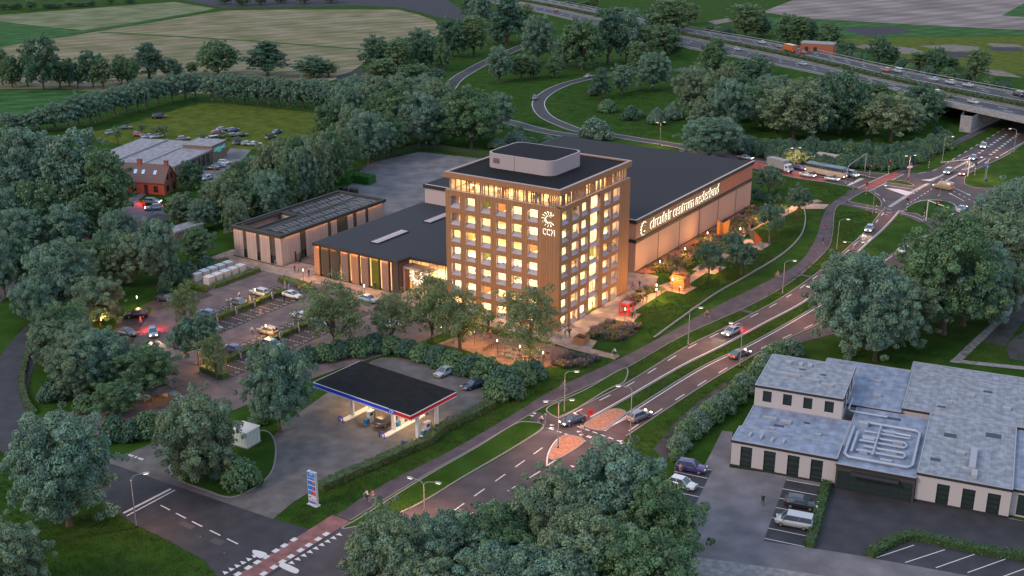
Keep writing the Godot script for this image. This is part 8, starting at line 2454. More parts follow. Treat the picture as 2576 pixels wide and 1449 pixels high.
# ---------------------------------------------------------------- charging posts, sculptures, racks
func furniture() -> void:
	mt("charger", Color(0.40, 0.33, 0.35), 0.4, {})
	mt("charger_screen", Color(0.10, 0.06, 0.14), 0.3, {})
	mt("cube_red", Color(0.52, 0.030, 0.028), 0.45, {})
	mt("timber", Color(0.38, 0.19, 0.085), 0.8, {"tex": M.t_fine, "world": false, "size": 2.0})
	mt("corten", Color(0.50, 0.085, 0.015), 0.7, {"tex": M.t_spk, "world": false, "size": 2.0})
	mt("ochre", Color(0.52, 0.20, 0.045), 0.7, {"tex": M.t_spk, "world": false, "size": 2.0})
	mt("grey_steel", Color(0.10, 0.085, 0.075), 0.6, {})
	var body := MB.new()
	var prof := []
	var ring := PackedVector3Array()
	for k in 9: ring.append(Vector3(cos(PI * k / 8.0) * 0.17, 0, 1.55 + sin(PI * k / 8.0) * 0.17))
	ring.append(Vector3(-0.17, 0, 0.0)); ring.append(Vector3(0.17, 0, 0.0))
	body.slab(ring, -0.09, 0.09)
	body.slab(ring, -0.09, -0.0901, false)
	var bm := body.mesh()
	var n := 0
	var posts := [[1590, 172], [1628, 200], [1430, 240], [1472, 272], [1263, 305], [1308, 340], [1092, 375], [1138, 410], [912, 445], [962, 482], [1670, 535], [1718, 572], [1497, 610], [1545, 650], [1318, 690], [1362, 730], [1130, 775], [1178, 815]]
	for q in posts:
		var rowname := "upper" if n < 10 else "lower"
		var o := thing("charging_post", "round-topped charging post %s the %s hedge, pair %d from its far end" % ["behind" if n % 2 == 0 else "in front of", rowname, (n if n < 10 else n - 10) / 2 + 1], "charging post", Transform3D(campus.basis, G("s", q[0], q[1]) + Vector3(0, 0.05, 0)), "charging posts along the hedges")
		obj("housing", bm, M.charger, o, Transform3D(Basis(Vector3.UP, PI / 2) * Basis(Vector3.RIGHT, -PI / 2), Vector3.ZERO))
		bx("screen", Vector3(0.1 if n % 2 else -0.1, 1.1, 0), Vector3(0.03, 0.5, 0.2), M.charger_screen, o)
		bx("foot", Vector3(0, 0, 0), Vector3(0.3, 0.06, 0.45), M.concrete, o)
		n += 1
	var c := thing("red_cube_frame", "open red cube frame standing on the paving beside the tower", "sculpture", campus * Transform3D(Basis(), Vector3(6.8, 0.064, -15.4)))
	bx("plinth", Vector3(0, 0, 0), Vector3(2.5, 0.22, 2.4), M.concrete, c)
	for x in [-1.0, 1.0]:
		for z in [-1.0, 1.0]:
			bx("post", Vector3(x, 0.22, z), Vector3(0.28, 2.5, 0.28), M.cube_red, c)
		for y in [0.22, 2.44]:
			bx("beam", Vector3(x, y, 0), Vector3(0.27, 0.28, 1.72), M.cube_red, c)
	for z in [-1.0, 1.0]:
		for y in [0.22, 2.44]:
			bx("beam", Vector3(0, y, z), Vector3(1.72, 0.28, 0.27), M.cube_red, c)
	bx("top_panel", Vector3(0, 2.6, 0), Vector3(1.7, 0.06, 1.7), M.reveal, c)
	bx("rail", Vector3(0, 1.6, -0.98), Vector3(1.7, 0.08, 0.06), M.grey_frame, c)
	var t := thing("timber_stack", "open pavilion of stacked timber beams lit from inside", "sculpture", campus * Transform3D(Basis(), Vector3(9.0, 0.064, -36.0)))
	var tr := RandomNumberGenerator.new()
	tr.seed = 3
	for k in 8:
		for s in [-1.0, 1.0]:
			var j := tr.randf_range(-0.25, 0.25)
			obj("beam", UB, M.timber, t, Transform3D(Basis(Vector3.FORWARD, tr.randf_range(-0.04, 0.04)) * Basis.from_scale(Vector3(3.3, 0.2, 0.26)), Vector3(j, 0.15 + k * 0.42, s * 1.25)))
			obj("beam", UB, M.timber, t, Transform3D(Basis(Vector3.UP, PI / 2) * Basis(Vector3.FORWARD, tr.randf_range(-0.03, 0.03)) * Basis.from_scale(Vector3(3.1, 0.2, 0.26)), Vector3(s * 1.35, 0.36 + k * 0.42, j)))
	for k in 3:
		obj("beam", UB, M.timber, t, Transform3D(Basis(Vector3.UP, 0.5 + k * 0.6) * Basis.from_scale(Vector3(3.2, 0.18, 0.24)), Vector3(0, 3.6 + k * 0.1, 0)))
	var lamp := MB.new()
	lamp.lathe([[0.0, 0.0], [0.12, 0.0], [0.12, 0.3], [0.0, 0.34]], 8)
	obj("floor_lamp", lamp, M.bollard_glow, t, Transform3D(Basis(), Vector3(0, 0.1, 0)))
	var ol := OmniLight3D.new()
	ol.name = "timber_light"; ol.light_color = Color(1.0, 0.62, 0.26); ol.light_energy = 14.0; ol.light_size = 0.1; ol.omni_range = 20; ol.omni_attenuation = 2; ol.shadow_enabled = true
	add_child(ol)
	ol.transform = t.transform * Transform3D(Basis(), Vector3(0, 0.27, 0))
	var f := MB.new()
	var P := [Vector3(-1.5, 0, 0.4), Vector3(-1.6, 4.7, 0.3), Vector3(-0.1, 3.6, -0.6), Vector3(0, 0, -0.5), Vector3(1.5, 4.9, 0.4), Vector3(1.0, 0.6, 0.5)]
	f.quad(P[0], P[1], P[2], P[3]); f.quad(P[3], P[2], P[4], P[5])
	for q in [[0, 1, 2, 3], [3, 2, 4, 5]]:
		var off := Vector3(0, 0, -0.08)
		f.quad(P[q[3]] + off, P[q[2]] + off, P[q[1]] + off, P[q[0]] + off)
		for k in 4: f.quad(P[q[k]], P[q[(k + 1) % 4]], P[q[(k + 1) % 4]] + off, P[q[k]] + off)
	var fo := obj("folded_sculpture", f, M.ochre, self, campus * Transform3D(Basis(Vector3.UP, 0.5), Vector3(1.8, 0.06, -75.2)))
	tag(fo, "tall folded ochre steel sheet standing at the hall's flower bed", "sculpture")
	var s := thing("faceted_sculpture", "faceted orange and grey sculpture balancing on one point", "sculpture", campus * Transform3D(Basis(Vector3.UP, 0.3), Vector3(10.4, 0.07, -74.2)))
	var tip := Vector3(0.2, 0.0, 0.2)
	var u := [Vector3(-2.0, 3.3, -0.6), Vector3(-0.2, 3.5, 0.2), Vector3(1.7, 1.5, 0.3), Vector3(1.1, 0.9, -0.9), Vector3(-0.6, 2.4, -1.2)]
	var fg := MB.new()
	fg.tri(tip, u[0], u[1]); fg.tri(tip, u[4], u[0]); fg.tri(u[0], u[4], u[1])
	obj("grey_facet", fg, M.grey_steel, s)
	var fo2 := MB.new()
	fo2.tri(tip, u[1], u[2]); fo2.tri(tip, u[2], u[3]); fo2.tri(tip, u[3], u[4]); fo2.tri(u[1], u[4], u[2]); fo2.tri(u[2], u[4], u[3])
	obj("orange_facet", fo2, M.corten, s)
	bx("base_plate", Vector3(0.9, 0, 0.1), Vector3(2.2, 0.12, 1.1), M.concrete, s)
	var pl := thing("wooden_planter", "large square empty wooden planter on the paving", "planter", campus * Transform3D(Basis(), Vector3(6.7, 0.06, 2.6)))
	bx("kerb_base", Vector3(0, 0, 0), Vector3(2.6, 0.1, 2.6), M.concrete, pl)
	for k in 8:
		for sd in [-1.0, 1.0]:
			bx("plank", Vector3(-1.03 + k * 0.294, 0.1, sd * 1.12), Vector3(0.28, 1.25, 0.1), M.timber, pl)
			bx("plank", Vector3(sd * 1.12, 0.1, -1.03 + k * 0.294), Vector3(0.1, 1.25, 0.28), M.timber, pl)
	bx("soil", Vector3(0, 0.1, 0), Vector3(2.1, 0.7, 2.1), M.soil, pl)
	var rk := thing("bicycle_rail", "long black tubular bicycle rail on the brick paving", "bike rack", along(G("o", 800, 610), G("o", 990, 510)))
	var rl := G("o", 800, 610).distance_to(G("o", 990, 510))
	for y in [0.35, 0.6, 0.85]:
		bx("rail", Vector3(rl / 2, y, 0), Vector3(rl, 0.06, 0.06), M.dark_frame, rk)
	for k in 9:
		bx("post", Vector3(k * rl / 8.0, 0.06, 0), Vector3(0.07, 0.85, 0.07), M.dark_frame, rk)
	var sh := thing("bicycle_shelter", "low timber shelter with dark slatted roof and warm light", "shelter", along(G("s", 370, 1285), G("s", 585, 1215)))
	var w := G("s", 370, 1285).distance_to(G("s", 585, 1215))
	for k in 14:
		bx("roof_slat", Vector3(w * (k + 0.5) / 14.0, 2.2, -1.6), Vector3(w / 14.0 * 0.7, 0.1, 3.4), M.dark_panel, sh)
	for k in 4:
		bx("post", Vector3(k * w / 3.0, 0.05, 0), Vector3(0.14, 2.15, 0.14), M.timber, sh)
		bx("post", Vector3(k * w / 3.0, 0.05, -3.2), Vector3(0.14, 2.15, 0.14), M.timber, sh)
	for k in 18:
		bx("wall_plank", Vector3(w * (k + 0.5) / 18.0, 0.1, 0.02), Vector3(w / 18.0 * 0.86, 1.3, 0.05), M.timber, sh)
	bx("shelter_lamp", Vector3(w / 2, 2.1, -1.6), Vector3(1.6, 0.05, 0.2), M.lamp_glow, sh)
	area(sh.transform * Transform3D(Basis(Vector3.RIGHT, -PI / 2), Vector3(w / 2, 2.06, -1.6)), Vector2(1.6, 0.2), 5.0, Color(1.0, 0.7, 0.36), "shelter_light")

# ---------------------------------------------------------------- bicycles
var bike_src: Array
func bike_meshes() -> void:
	if bike_src.size(): return
	mt("bike_silver", Color(0.40, 0.38, 0.38), 0.35, {"metal": 0.5})
	mt("bike_dark", Color(0.03, 0.03, 0.035), 0.4, {})
	mt("bike_copper", Color(0.36, 0.16, 0.07), 0.4, {"metal": 0.2})
	var wh := MB.new()
	for k in 18:
		var a := TAU * k / 18; var a2 := TAU * (k + 1) / 18
		wh.bar(Vector3(cos(a), sin(a), 0) * 0.33, Vector3(cos(a2), sin(a2), 0) * 0.33, 0.045, 0.045)
	for k in 6:
		var a := TAU * k / 6
		wh.bar(Vector3.ZERO, Vector3(cos(a), sin(a), 0) * 0.33, 0.012)
	var fr := MB.new()
	var bb := Vector3(-0.05, 0.3, 0); var seat := Vector3(-0.22, 0.85, 0); var head := Vector3(0.36, 0.85, 0); var ra := Vector3(-0.52, 0.34, 0); var fa := Vector3(0.52, 0.34, 0)
	for q in [[bb, seat], [bb, head], [seat + Vector3(0.03, -0.1, 0), head + Vector3(0.02, -0.08, 0)], [bb, ra], [seat + Vector3(0, -0.12, 0), ra], [head + Vector3(-0.01, 0.1, 0), fa]]:
		fr.bar(q[0], q[1], 0.04)
	var sd := MB.new()
	hull(sd, [[-0.14, 0.09, 0, 0.06], [0.0, 0.08, 0, 0.06], [0.14, 0.025, 0.01, 0.05]])
	var hb := MB.new()
	hb.tube([Vector3(-0.1, 0, -0.28), Vector3(0.0, 0.02, -0.16), Vector3(0.05, -0.02, 0), Vector3(0.0, 0.02, 0.16), Vector3(-0.1, 0, 0.28)], [0.018], 5)
	bike_src = [wh.mesh(), fr.mesh(), sd.mesh(), hb.mesh()]

func bicycle(t: Transform3D, m: String, label: String, group := "") -> Node3D:
	bike_meshes()
	var o := thing("bicycle", label, "bicycle", t, group)
	for x in [-0.52, 0.52]:
		obj("wheel", bike_src[0], M.bike_silver, o, Transform3D(Basis(), Vector3(x, 0.35, 0)))
	obj("frame", bike_src[1], M[m], o)
	obj("saddle", bike_src[2], M.bike_dark, o, Transform3D(Basis(), Vector3(-0.24, 0.88, 0)))
	obj("handlebar", bike_src[3], M.bike_silver, o, Transform3D(Basis(), Vector3(0.34, 1.0, 0)))
	return o

func bicycles() -> void:
	var r := RandomNumberGenerator.new()
	r.seed = 31
	var mats := ["bike_silver", "bike_dark", "bike_copper"]
	var words := ["silver-framed", "black-framed", "copper-coloured"]
	for q in [[[980, 640], [1230, 690], 13, "in the row behind the path lamp"], [[1060, 600], [1230, 640], 8, "in the second row behind the path lamp"], [[1240, 720], [1500, 720], 13, "at the foot of the big airy tree"], [[1400, 640], [1560, 660], 8, "behind the trunk of the big airy tree"]]:
		for k in q[2]:
			var u: float = (k + r.randf_range(-0.25, 0.25)) / (q[2] - 1)
			var p := G("o", lerpf(q[0][0], q[1][0], u), lerpf(q[0][1], q[1][1], u) + r.randf_range(-10, 10))
			var c := r.randi() % 3
			bicycle(at(p + Vector3(0, 0.06, 0), -YAW + PI / 2 + r.randf_range(-0.5, 0.5)) * Transform3D(Basis(Vector3.RIGHT, r.randf_range(-0.15, 0.15)), Vector3.ZERO), mats[c], "%s bicycle parked %s" % [words[c], q[3]], "bicycles parked %s" % q[3])
	for q in [[780, 475, "leaning near the hedge"], [800, 470, "beside the bicycle leaning near the hedge"], [985, 470, "alone below the low hedge"], [1070, 490, "half under the airy tree crown"], [1140, 490, "deep under the airy tree crown"], [880, 450, "held by the person in pink"]]:
		bicycle(at(G("o", q[0], q[1]) + Vector3(0, 0.06, 0), r.randf_range(0.3, 1.6)), "bike_silver", "silver bicycle " + q[2])
	bicycle(at(G("j", 15, 645) + Vector3(0, 0.05, 0), 1.2), "bike_silver", "white bicycle parked at the sign below the brick island")

# ---------------------------------------------------------------- people: one skin from joined tapered limbs
func skin(bones: Array, cell := 0.03) -> Dictionary:
	var lo := Vector3(9, 9, 9); var hi := -lo
	for b in bones:
		for e in [[b[0], b[2]], [b[1], b[3]]]:
			lo = lo.min(e[0] - Vector3.ONE * (e[1] + 0.07)); hi = hi.max(e[0] + Vector3.ONE * (e[1] + 0.07))
	var nx := int((hi.x - lo.x) / cell) + 2; var ny := int((hi.y - lo.y) / cell) + 2; var nz := int((hi.z - lo.z) / cell) + 2
	var f := PackedFloat32Array(); f.resize(nx * ny * nz); f.fill(1.0)
	var w := PackedInt32Array(); w.resize(nx * ny * nz)
	var near := PackedFloat32Array(); near.resize(nx * ny * nz); near.fill(9.0)
	var kk := 0.035
	for bi in bones.size():
		var b: Array = bones[bi]
		var A: Vector3 = b[0]; var B: Vector3 = b[1]; var ra: float = b[2]; var rb: float = b[3]
		var m := maxf(ra, rb) + 0.07
		var l0 := ((A.min(B) - Vector3.ONE * m - lo) / cell).floor(); var l1 := ((A.max(B) + Vector3.ONE * m - lo) / cell).ceil()
		var ab := B - A
		var il := 1.0 / maxf(ab.length_squared(), 1e-9)
		for z in range(maxi(0, int(l0.z)), mini(nz, int(l1.z) + 1)):
			for y in range(maxi(0, int(l0.y)), mini(ny, int(l1.y) + 1)):
				for x in range(maxi(0, int(l0.x)), mini(nx, int(l1.x) + 1)):
					var p := lo + Vector3(x, y, z) * cell
					var t := clampf((p - A).dot(ab) * il, 0, 1)
					var d := p.distance_to(A + ab * t) - lerpf(ra, rb, t)
					var i := (z * ny + y) * nx + x
					if d < near[i]:
						near[i] = d; w[i] = b[4]
					var o := f[i]
					var h := maxf(kk - absf(o - d), 0.0) / kk
					f[i] = minf(o, d) - h * h * kk * 0.25
	var vid := {}
	var V := PackedVector3Array(); var N := PackedVector3Array(); var P := PackedInt32Array(); var I := PackedInt32Array()
	for z in nz - 1:
		for y in ny - 1:
			for x in nx - 1:
				var i := (z * ny + y) * nx + x
				var c := [f[i], f[i + 1], f[i + nx], f[i + nx + 1], f[i + nx * ny], f[i + nx * ny + 1], f[i + nx * ny + nx], f[i + nx * ny + nx + 1]]
				var inside := 0
				for q in 8:
					if c[q] < 0: inside += 1
				if inside == 0 or inside == 8: continue
				var s := Vector3.ZERO; var n := 0
				for e in [[0, 1], [2, 3], [4, 5], [6, 7], [0, 2], [1, 3], [4, 6], [5, 7], [0, 4], [1, 5], [2, 6], [3, 7]]:
					var a: float = c[e[0]]; var b2: float = c[e[1]]
					if (a < 0) != (b2 < 0):
						var t := a / (a - b2)
						var pa := Vector3(e[0] & 1, (e[0] >> 1) & 1, e[0] >> 2); var pb := Vector3(e[1] & 1, (e[1] >> 1) & 1, e[1] >> 2)
						s += pa.lerp(pb, t); n += 1
				vid[i] = V.size()
				V.append(lo + (Vector3(x, y, z) + s / n) * cell)
				N.append(Vector3(c[1] + c[3] + c[5] + c[7] - c[0] - c[2] - c[4] - c[6], c[2] + c[3] + c[6] + c[7] - c[0] - c[1] - c[4] - c[5], c[4] + c[5] + c[6] + c[7] - c[0] - c[1] - c[2] - c[3]).normalized())
				P.append(w[i])
	for z in range(1, nz - 1):
		for y in range(1, ny - 1):
			for x in range(1, nx - 1):
				var i := (z * ny + y) * nx + x
				for ax in 3:
					var st: int = [1, nx, nx * ny][ax]
					if (f[i] < 0) != (f[i + st] < 0):
						var u: int = [nx, nx * ny, 1][ax]; var v: int = [nx * ny, 1, nx][ax]
						var q := [i, i - u, i - u - v, i - v]
						if vid.has(q[0]) and vid.has(q[1]) and vid.has(q[2]) and vid.has(q[3]):
							I.append_array(PackedInt32Array([vid[q[0]], vid[q[1]], vid[q[2]], vid[q[0]], vid[q[2]], vid[q[3]]]))
	return {"v": V, "n": N, "p": P, "i": I}

func pose(kind: String) -> Array:
	var b := []
	var hip := Vector3(0, 0.93, 0)
	var chest := Vector3(0, 1.32, 0.01)
	var neck := Vector3(0, 1.5, 0.01)
	var head := Vector3(0, 1.63, 0.03)
	var hands := []
	if kind == "ride":
		hip = Vector3(0, 0.98, -0.22); chest = Vector3(0, 1.34, 0.02); neck = Vector3(0, 1.52, 0.08); head = Vector3(0, 1.65, 0.13)
	var fw := (chest - hip).normalized()
	b.append([hip + Vector3(-0.07, 0, 0), hip + Vector3(0.07, 0, 0), 0.125, 0.125, 2])
	b.append([hip + Vector3(0, 0.08, 0), chest, 0.125, 0.15, 1])
	b.append([chest + Vector3(-0.1, 0.08, 0), chest + Vector3(0.1, 0.08, 0), 0.105, 0.105, 1])
	b.append([chest + Vector3(0, 0.12, 0), neck + Vector3(0, 0.02, 0), 0.065, 0.055, 0])
	b.append([head, head + Vector3(0, 0.07, -0.005), 0.088, 0.095, 0])
	b.append([head + Vector3(0, -0.05, 0.035), head + Vector3(0, -0.06, 0.03), 0.06, 0.05, 0])
	b.append([head + Vector3(0, 0.0, 0.09), head + Vector3(0, 0.03, 0.085), 0.022, 0.014, 0])
	b.append([head + Vector3(0, 0.1, -0.025), head + Vector3(0, 0.04, -0.045), 0.095, 0.092, 4])
	for s in [-1.0, 1.0]:
		b.append([head + Vector3(s * 0.09, 0.02, 0.0), head + Vector3(s * 0.095, 0.04, 0.0), 0.022, 0.02, 0])
		var sh: Vector3 = chest + Vector3(s * 0.2, 0.1, 0)
		var el: Vector3; var wr: Vector3; var kn: Vector3; var an: Vector3
		var hj := hip + Vector3(s * 0.09, -0.03, 0)
		match kind:
			"walk":
				el = sh + Vector3(s * 0.05, -0.26, -s * 0.13); wr = el + Vector3(0, -0.2, -s * 0.08 + 0.12)
				kn = hj + Vector3(s * 0.01, -0.41, s * 0.2 + 0.03); an = kn + Vector3(0, -0.38, s * 0.1 - 0.14)
			"ride":
				el = sh + Vector3(s * 0.06, -0.22, 0.16); wr = Vector3(s * 0.26, 1.06, 0.42)
				kn = Vector3(s * 0.12, 0.72 + s * 0.1, 0.22); an = Vector3(s * 0.11, 0.28 + s * 0.14, 0.04)
			"phone":
				el = sh + Vector3(s * 0.05, -0.28, -0.02); wr = el + (Vector3(0.02, -0.25, 0.04) if s < 0 else Vector3(-0.1, 0.12, 0.2))
				kn = hj + Vector3(s * 0.01, -0.42, 0.02); an = kn + Vector3(0, -0.4, -0.03)
			_:
				el = sh + Vector3(s * 0.06, -0.28, -0.02); wr = el + Vector3(-s * 0.01, -0.25, 0.06)
				kn = hj + Vector3(s * 0.02, -0.42, 0.02); an = kn + Vector3(s * 0.01, -0.4, -0.03)
		b.append([sh, el, 0.062, 0.05, 1]); b.append([el, wr, 0.048, 0.034, 1])
		var dir := (wr - el).normalized()
		b.append([wr, wr + dir * 0.09, 0.032, 0.036, 0])
		hands.append([wr + dir * 0.09, dir, s])
		b.append([hj, kn, 0.088, 0.062, 2]); b.append([kn, an, 0.06, 0.042, 2])
		b.append([an + Vector3(0, -0.03, -0.02), an + Vector3(s * 0.02, -0.055, 0.15), 0.042, 0.034, 3])
	return [b, hands]

var figure := {}
func person(kind: String, t: Transform3D, label: String, cols: Array, skirt := false) -> void:
	if not figure.has(kind):
		var p := pose(kind)
		figure[kind] = [skin(p[0]), p[1]]
	var d: Dictionary = figure[kind][0]
	var b := MB.new()
	b.v = d.v.duplicate(); b.n = d.n.duplicate(); b.ix = d.i.duplicate()
	b.u.resize(b.v.size())
	for k in d.p: b.c.append(cols[k])
	for h in figure[kind][1]:   # five fingers a hand, unequal and slightly curled
		b.col = cols[0]
		var side: Vector3 = (h[1] as Vector3).cross(Vector3.FORWARD).normalized()
		var curl: Vector3 = side.cross(h[1]).normalized()
		for k in 4:
			var o: Vector3 = h[0] + curl * (k - 1.5) * 0.018
			var l: float = [0.06, 0.075, 0.07, 0.05][k]
			b.tube([o, o + h[1] * l * 0.6, o + h[1] * l - side * h[2] * 0.02], [0.009, 0.009, 0.007], 5)
		b.tube([h[0] - h[1] * 0.05 + curl * 0.03, h[0] + curl * 0.055 - h[1] * 0.01, h[0] + curl * 0.055 + h[1] * 0.02], [0.011, 0.01, 0.008], 5)
	if skirt:
		b.col = cols[1]
		b.lathe([[0.24, 0.55], [0.19, 0.8], [0.14, 1.0]], 14)
	var o := obj("person", b, M.cloth, self, t)
	tag(o, label, "person")

func people() -> void:
	mt("cloth", Color(1, 1, 1), 0.9, {"vc": true})
	var sk := Color(0.42, 0.25, 0.18)
	var sets := {
		"beige": [sk, Color(0.42, 0.33, 0.26), Color(0.40, 0.32, 0.26), Color(0.1, 0.06, 0.04), Color(0.05, 0.03, 0.02)],
		"dark": [sk, Color(0.03, 0.03, 0.04), Color(0.025, 0.025, 0.03), Color(0.02, 0.02, 0.02), Color(0.03, 0.02, 0.015)],
		"white": [sk, Color(0.55, 0.52, 0.50), Color(0.05, 0.05, 0.08), Color(0.05, 0.04, 0.04), Color(0.06, 0.035, 0.02)],
		"pink": [sk, Color(0.50, 0.20, 0.17), Color(0.10, 0.09, 0.10), Color(0.05, 0.04, 0.04), Color(0.12, 0.07, 0.03)],
		"grey": [sk, Color(0.16, 0.17, 0.19), Color(0.20, 0.19, 0.20), Color(0.03, 0.03, 0.03), Color(0.05, 0.03, 0.02)],
		"blue": [sk, Color(0.10, 0.14, 0.26), Color(0.18, 0.18, 0.22), Color(0.03, 0.03, 0.03), Color(0.08, 0.05, 0.03)],
		"dress": [sk, Color(0.48, 0.36, 0.33), sk, Color(0.2, 0.12, 0.1), Color(0.10, 0.05, 0.03)],
		"red": [sk, Color(0.34, 0.04, 0.04), Color(0.05, 0.05, 0.07), Color(0.03, 0.03, 0.03), Color(0.05, 0.03, 0.02)],
		"orange": [sk, Color(0.42, 0.16, 0.06), Color(0.40, 0.38, 0.36), Color(0.1, 0.1, 0.1), Color(0.05, 0.03, 0.02)]}
	for q in [["s", 645, 822, "walk", "beige", 0.2, "person in a beige suit crossing the car park lane"], ["s", 253, 503, "walk", "beige", 1.0, "person in beige walking behind the black SUV"], ["s", 1165, 272, "phone", "white", 0.5, "person in white standing behind the dark fastback"], ["s", 1366, 428, "stand", "dress", 0.0, "person in a pale dress on the charging bays"], ["s", 1285, 598, "walk", "white", -0.8, "person in white top walking along the lane"], ["s", 1690, 455, "stand", "white", 0.3, "person in white shirt beside the silver saloon"], ["s", 1580, 300, "stand", "dark", 0.6, "person in black beside the white saloon"], ["s", 1722, 210, "stand", "pink", 0.1, "person in pink behind the white saloon"], ["s", 568, 1098, "walk", "blue", -0.4, "person in blue carrying things to the exit"],
		["e", 2082, 572, "walk", "grey", 0.4, "person in grey walking before the annex windows"], ["e", 2225, 603, "walk", "red", 0.1, "person in dark red talking by the yard gate"], ["e", 2253, 601, "stand", "pink", -1.2, "person in a pink top talking by the yard gate"], ["e", 2332, 636, "stand", "dark", 0.7, "person in black at the corner of the pavilion"], ["l", 1155, 822, "phone", "dark", 0.2, "person in black before the moss panel"],
		["o", 1731, 442, "stand", "grey", 0.2, "person in a grey suit at the tower corner"], ["o", 1777, 430, "phone", "dark", -0.3, "person in a black coat with bag at the tower corner"], ["o", 2486, 234, "stand", "dark", 0.4, "person in black beside the red cube"], ["o", 2516, 222, "walk", "grey", -0.2, "person in a grey jacket beside the red cube"], ["d", 1591, 727, "walk", "red", 0.8, "person in dark red walking past the tower end"], ["d", 1608.5, 725, "walk", "dark", -0.8, "person in black walking past the tower end"], ["d", 1617.6, 761, "walk", "pink", 2.4, "person in pink on the path behind the red cube"], ["d", 1627, 762, "walk", "grey", 2.4, "person in grey on the path behind the red cube"],
		["p", 870, 1445, "stand", "grey", 0.9, "person in grey before the timber stack"], ["p", 2228, 385, "walk", "beige", 0.2, "person in beige at the far garden path"], ["p", 2272, 408, "walk", "white", 0.5, "person in white at the far garden path"], ["p", 1878, 572, "walk", "white", 0.3, "person in white half way along the garden path"], ["p", 1743, 622, "stand", "dark", 0.1, "person in black behind the faceted sculpture"], ["p", 1775, 622, "stand", "orange", -0.4, "person in orange behind the faceted sculpture"], ["p", 2030, 805, "stand", "blue", 0.6, "person in blue on the sculpture's paved corner"], ["p", 1975, 360, "stand", "beige", 0.0, "person in beige among the tall grasses"],
		["m", 1390, 1365, "stand", "blue", 0.4, "person in blue beside the hedge-side guard hoop"], ["m", 2090, 1020, "stand", "grey", -0.9, "person in grey at the rear end of the hedge-side island"], ["o", 880, 445, "stand", "pink", 0.5, "person in a pink shirt holding a bicycle"], ["n", 580, 1235, "walk", "blue", 0.1, "person in blue in the farm yard"], ["n", 1515, 640, "walk", "grey", 0.3, "person in grey in front of the shop cars"], ["r", 165, 1042, "walk", "orange", 0.9, "person in orange on the foot crossing"], ["r", 583, 1105, "walk", "beige", -1.4, "person in beige at the teardrop island"], ["j", 337, 822, "walk", "pink", 0.2, "person in pink beside the violet SUV"], ["j", 845, 1012, "walk", "dark", 0.0, "person in black alone on the office yard"], ["b", 640, 1105, "stand", "white", 0.0, "person in white under the trees behind the yard"], ["b", 705, 1110, "stand", "dark", 0.5, "person in black under the trees behind the yard"], ["k", 1297, 1192, "stand", "red", 1.2, "person in red at the tower's glass door"]]:
		person(q[3], at(G(q[0], q[1], q[2]) + Vector3(0, 0.055, 0), q[5]), q[6], sets[q[4]], q[4] == "dress")
	for q in [["i", 512, 985, "white", "white-shirted cyclist riding beside a companion"], ["i", 547, 985, "orange", "orange-shirted cyclist riding beside a companion"], ["i", 1722, 305, "blue", "cyclist in blue passing the verge tip"], ["i", 1590, 515, "white", "cyclist in white waiting at the crossing"], ["i", 2040, 95, "white", "cyclist in white turning out of the tower path"], ["g", 146, 1052, "pink", "cyclist in pink opposite the parked saloon"], ["g", 570, 812, "orange", "cyclist in orange before the street lamp"], ["g", 845, 522, "red", "cyclist in red in the bend of the path"], ["g", 840, 610, "dark", "cyclist in black below the bend of the path"]]:
		var p := G(q[0], q[1], q[2]) + Vector3(0, 0.05, 0)
		var turn := -0.75 if q[0] == "i" else -0.9
		var tb := at(p, turn + PI)
		if q[0] == "g" and q[2] < 650: tb = at(p, -1.7 + PI)
		bicycle(tb, "bike_dark" if q[3] in ["white", "pink"] else "bike_silver", "bicycle ridden by the " + q[4].replace("riding", "riding close"))
		person("ride", tb * Transform3D(Basis(Vector3.UP, PI / 2), Vector3(0.02, 0, 0)), q[4], sets[q[3]])

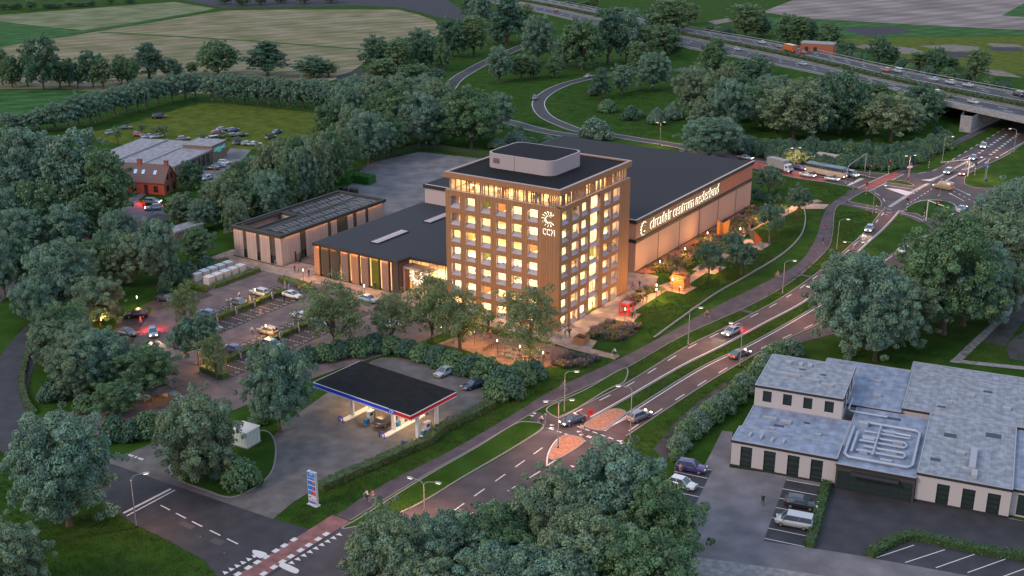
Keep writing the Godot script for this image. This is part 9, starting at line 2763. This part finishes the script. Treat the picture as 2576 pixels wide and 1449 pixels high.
# ---------------------------------------------------------------- what shows through the lit windows
func interiors() -> void:
	var r := RandomNumberGenerator.new()
	r.seed = 8
	var st := 3.55
	var fl := ["ground", "first", "second", "third", "fourth", "fifth", "sixth"]
	for k in range(1, 7):
		for i in 6:
			var x := -24.3 + 3.652 * i
			var q := r.randf()
			var where := "behind the %s floor window %s" % [fl[k], ["at the blank end", "beside the end window", "left of the middle pair", "in the middle, logo side", "second from the logo", "next to the logo"][i]]
			where = where.replace("left of the middle pair", "in the middle, pavilion side")
			if q < 0.42:
				var o := thing("meeting_table", "white table " + where, "table", campus * Transform3D(Basis(), Vector3(x + r.randf_range(-0.4, 0.6), st * k + 0.03, -1.9)))
				bx("table_top", Vector3(0, 0.7, 0), Vector3(1.7, 0.06, 1.0), M.white_table, o)
				bx("leg", Vector3(-0.6, 0, 0), Vector3(0.08, 0.7, 0.6), M.dark_frame, o)
				bx("leg", Vector3(0.6, 0, 0), Vector3(0.08, 0.7, 0.6), M.dark_frame, o)
				for s in [-1.0, 1.0]:
					var ch := thing("office_chair", "chair at the table " + where, "chair", campus * Transform3D(Basis(), Vector3(x + s * 0.5, st * k + 0.03, -2.8)), "chairs in the tower rooms")
					bx("seat", Vector3(0, 0.42, 0), Vector3(0.5, 0.07, 0.5), M.room_wood, ch)
					bx("backrest", Vector3(0, 0.55, -0.24), Vector3(0.48, 0.5, 0.06), M.room_wood, ch)
					bx("leg", Vector3(0, 0, 0), Vector3(0.08, 0.42, 0.08), M.dark_frame, ch)
			elif q < 0.62:
				var lobes := []
				for j in 8: lobes.append([Vector3(r.randfn() * 0.2, 1.0 + j * 0.12, r.randfn() * 0.2), 0.3])
				var b := MB.new()
				leaf_cloud(b, lobes, 0.5, 0.12, Color(0.06, 0.12, 0.03), r)
				var o := thing("pot_plant", "green pot plant " + where, "plant", campus * Transform3D(Basis(), Vector3(x + 0.4, st * k + 0.03, -2.0)))
				var pot := MB.new()
				pot.lathe([[0.0, 0.0], [0.2, 0.0], [0.26, 0.55], [0.0, 0.5]], 10)
				obj("pot", pot, M.white_table, o)
				obj("foliage", b.mesh(false), M.leaf, o)
			elif q < 0.82:
				person("stand" if q < 0.74 else "phone", campus * at(Vector3(x + r.randf_range(-0.2, 0.6), st * k + 0.03, -1.7), r.randf() * TAU), "person standing " + where, [Color(0.4, 0.24, 0.17), [Color(0.08, 0.06, 0.2), Color(0.3, 0.1, 0.08), Color(0.05, 0.05, 0.06)][r.randi() % 3], Color(0.04, 0.04, 0.05), Color(0.02, 0.02, 0.02), Color(0.04, 0.02, 0.01)])
	for q in [[-22.0, -3.0, 0], [-16.2, -3.4, 1], [-12.0, -3.2, 2], [-8.0, -3.8, 3], [-4.5, -3.2, 4], [-3.4, -9.0, 5], [-3.6, -16.0, 6]]:
		var o := thing("cafe_table", "white cafe table on the glazed top floor, number %s from the blank corner" % ["one", "two", "three", "four", "five", "six", "seven"][q[2]], "table", campus * Transform3D(Basis(), Vector3(q[0], 24.9, q[1])), "tables on the top floor")
		bx("table_top", Vector3(0, 0.72, 0), Vector3(1.8, 0.06, 0.9), M.white_table, o)
		bx("leg", Vector3(0, 0, 0), Vector3(0.1, 0.72, 0.5), M.dark_frame, o)
	for q in [[-19.5, -2.2, "white"], [-13.6, -2.0, "violet"], [-6.4, -2.4, "dark"]]:
		person("stand", campus * at(Vector3(q[0], 24.9, q[1]), q[0]), "person in %s behind the top floor fins" % q[2], [Color(0.4, 0.24, 0.17), {"white": Color(0.5, 0.48, 0.46), "violet": Color(0.16, 0.12, 0.3), "dark": Color(0.04, 0.04, 0.05)}[q[2]], Color(0.05, 0.05, 0.07), Color(0.02, 0.02, 0.02), Color(0.04, 0.02, 0.01)])

func _ready() -> void:
	rng.seed = 20240611
	UB.size = Vector3.ONE
	campus = Transform3D(Basis(Vector3.UP, -YAW), Vector3(9.7709, 0, -231.6961) * (85.0 / 92.0))
	camera_and_light()
	materials()
	building_materials()
	ground()
	tower()
	hall()
	pavilion()
	annex()
	office()
	petrol_station()
	farm()
	overpass()
	units_and_fences()
	trees()
	hedges()
	flowers()
	grass_cover()
	vehicles()
	street_lamps()
	path_lamps()
	signals()
	furniture()
	bicycles()
	people()
	interiors()
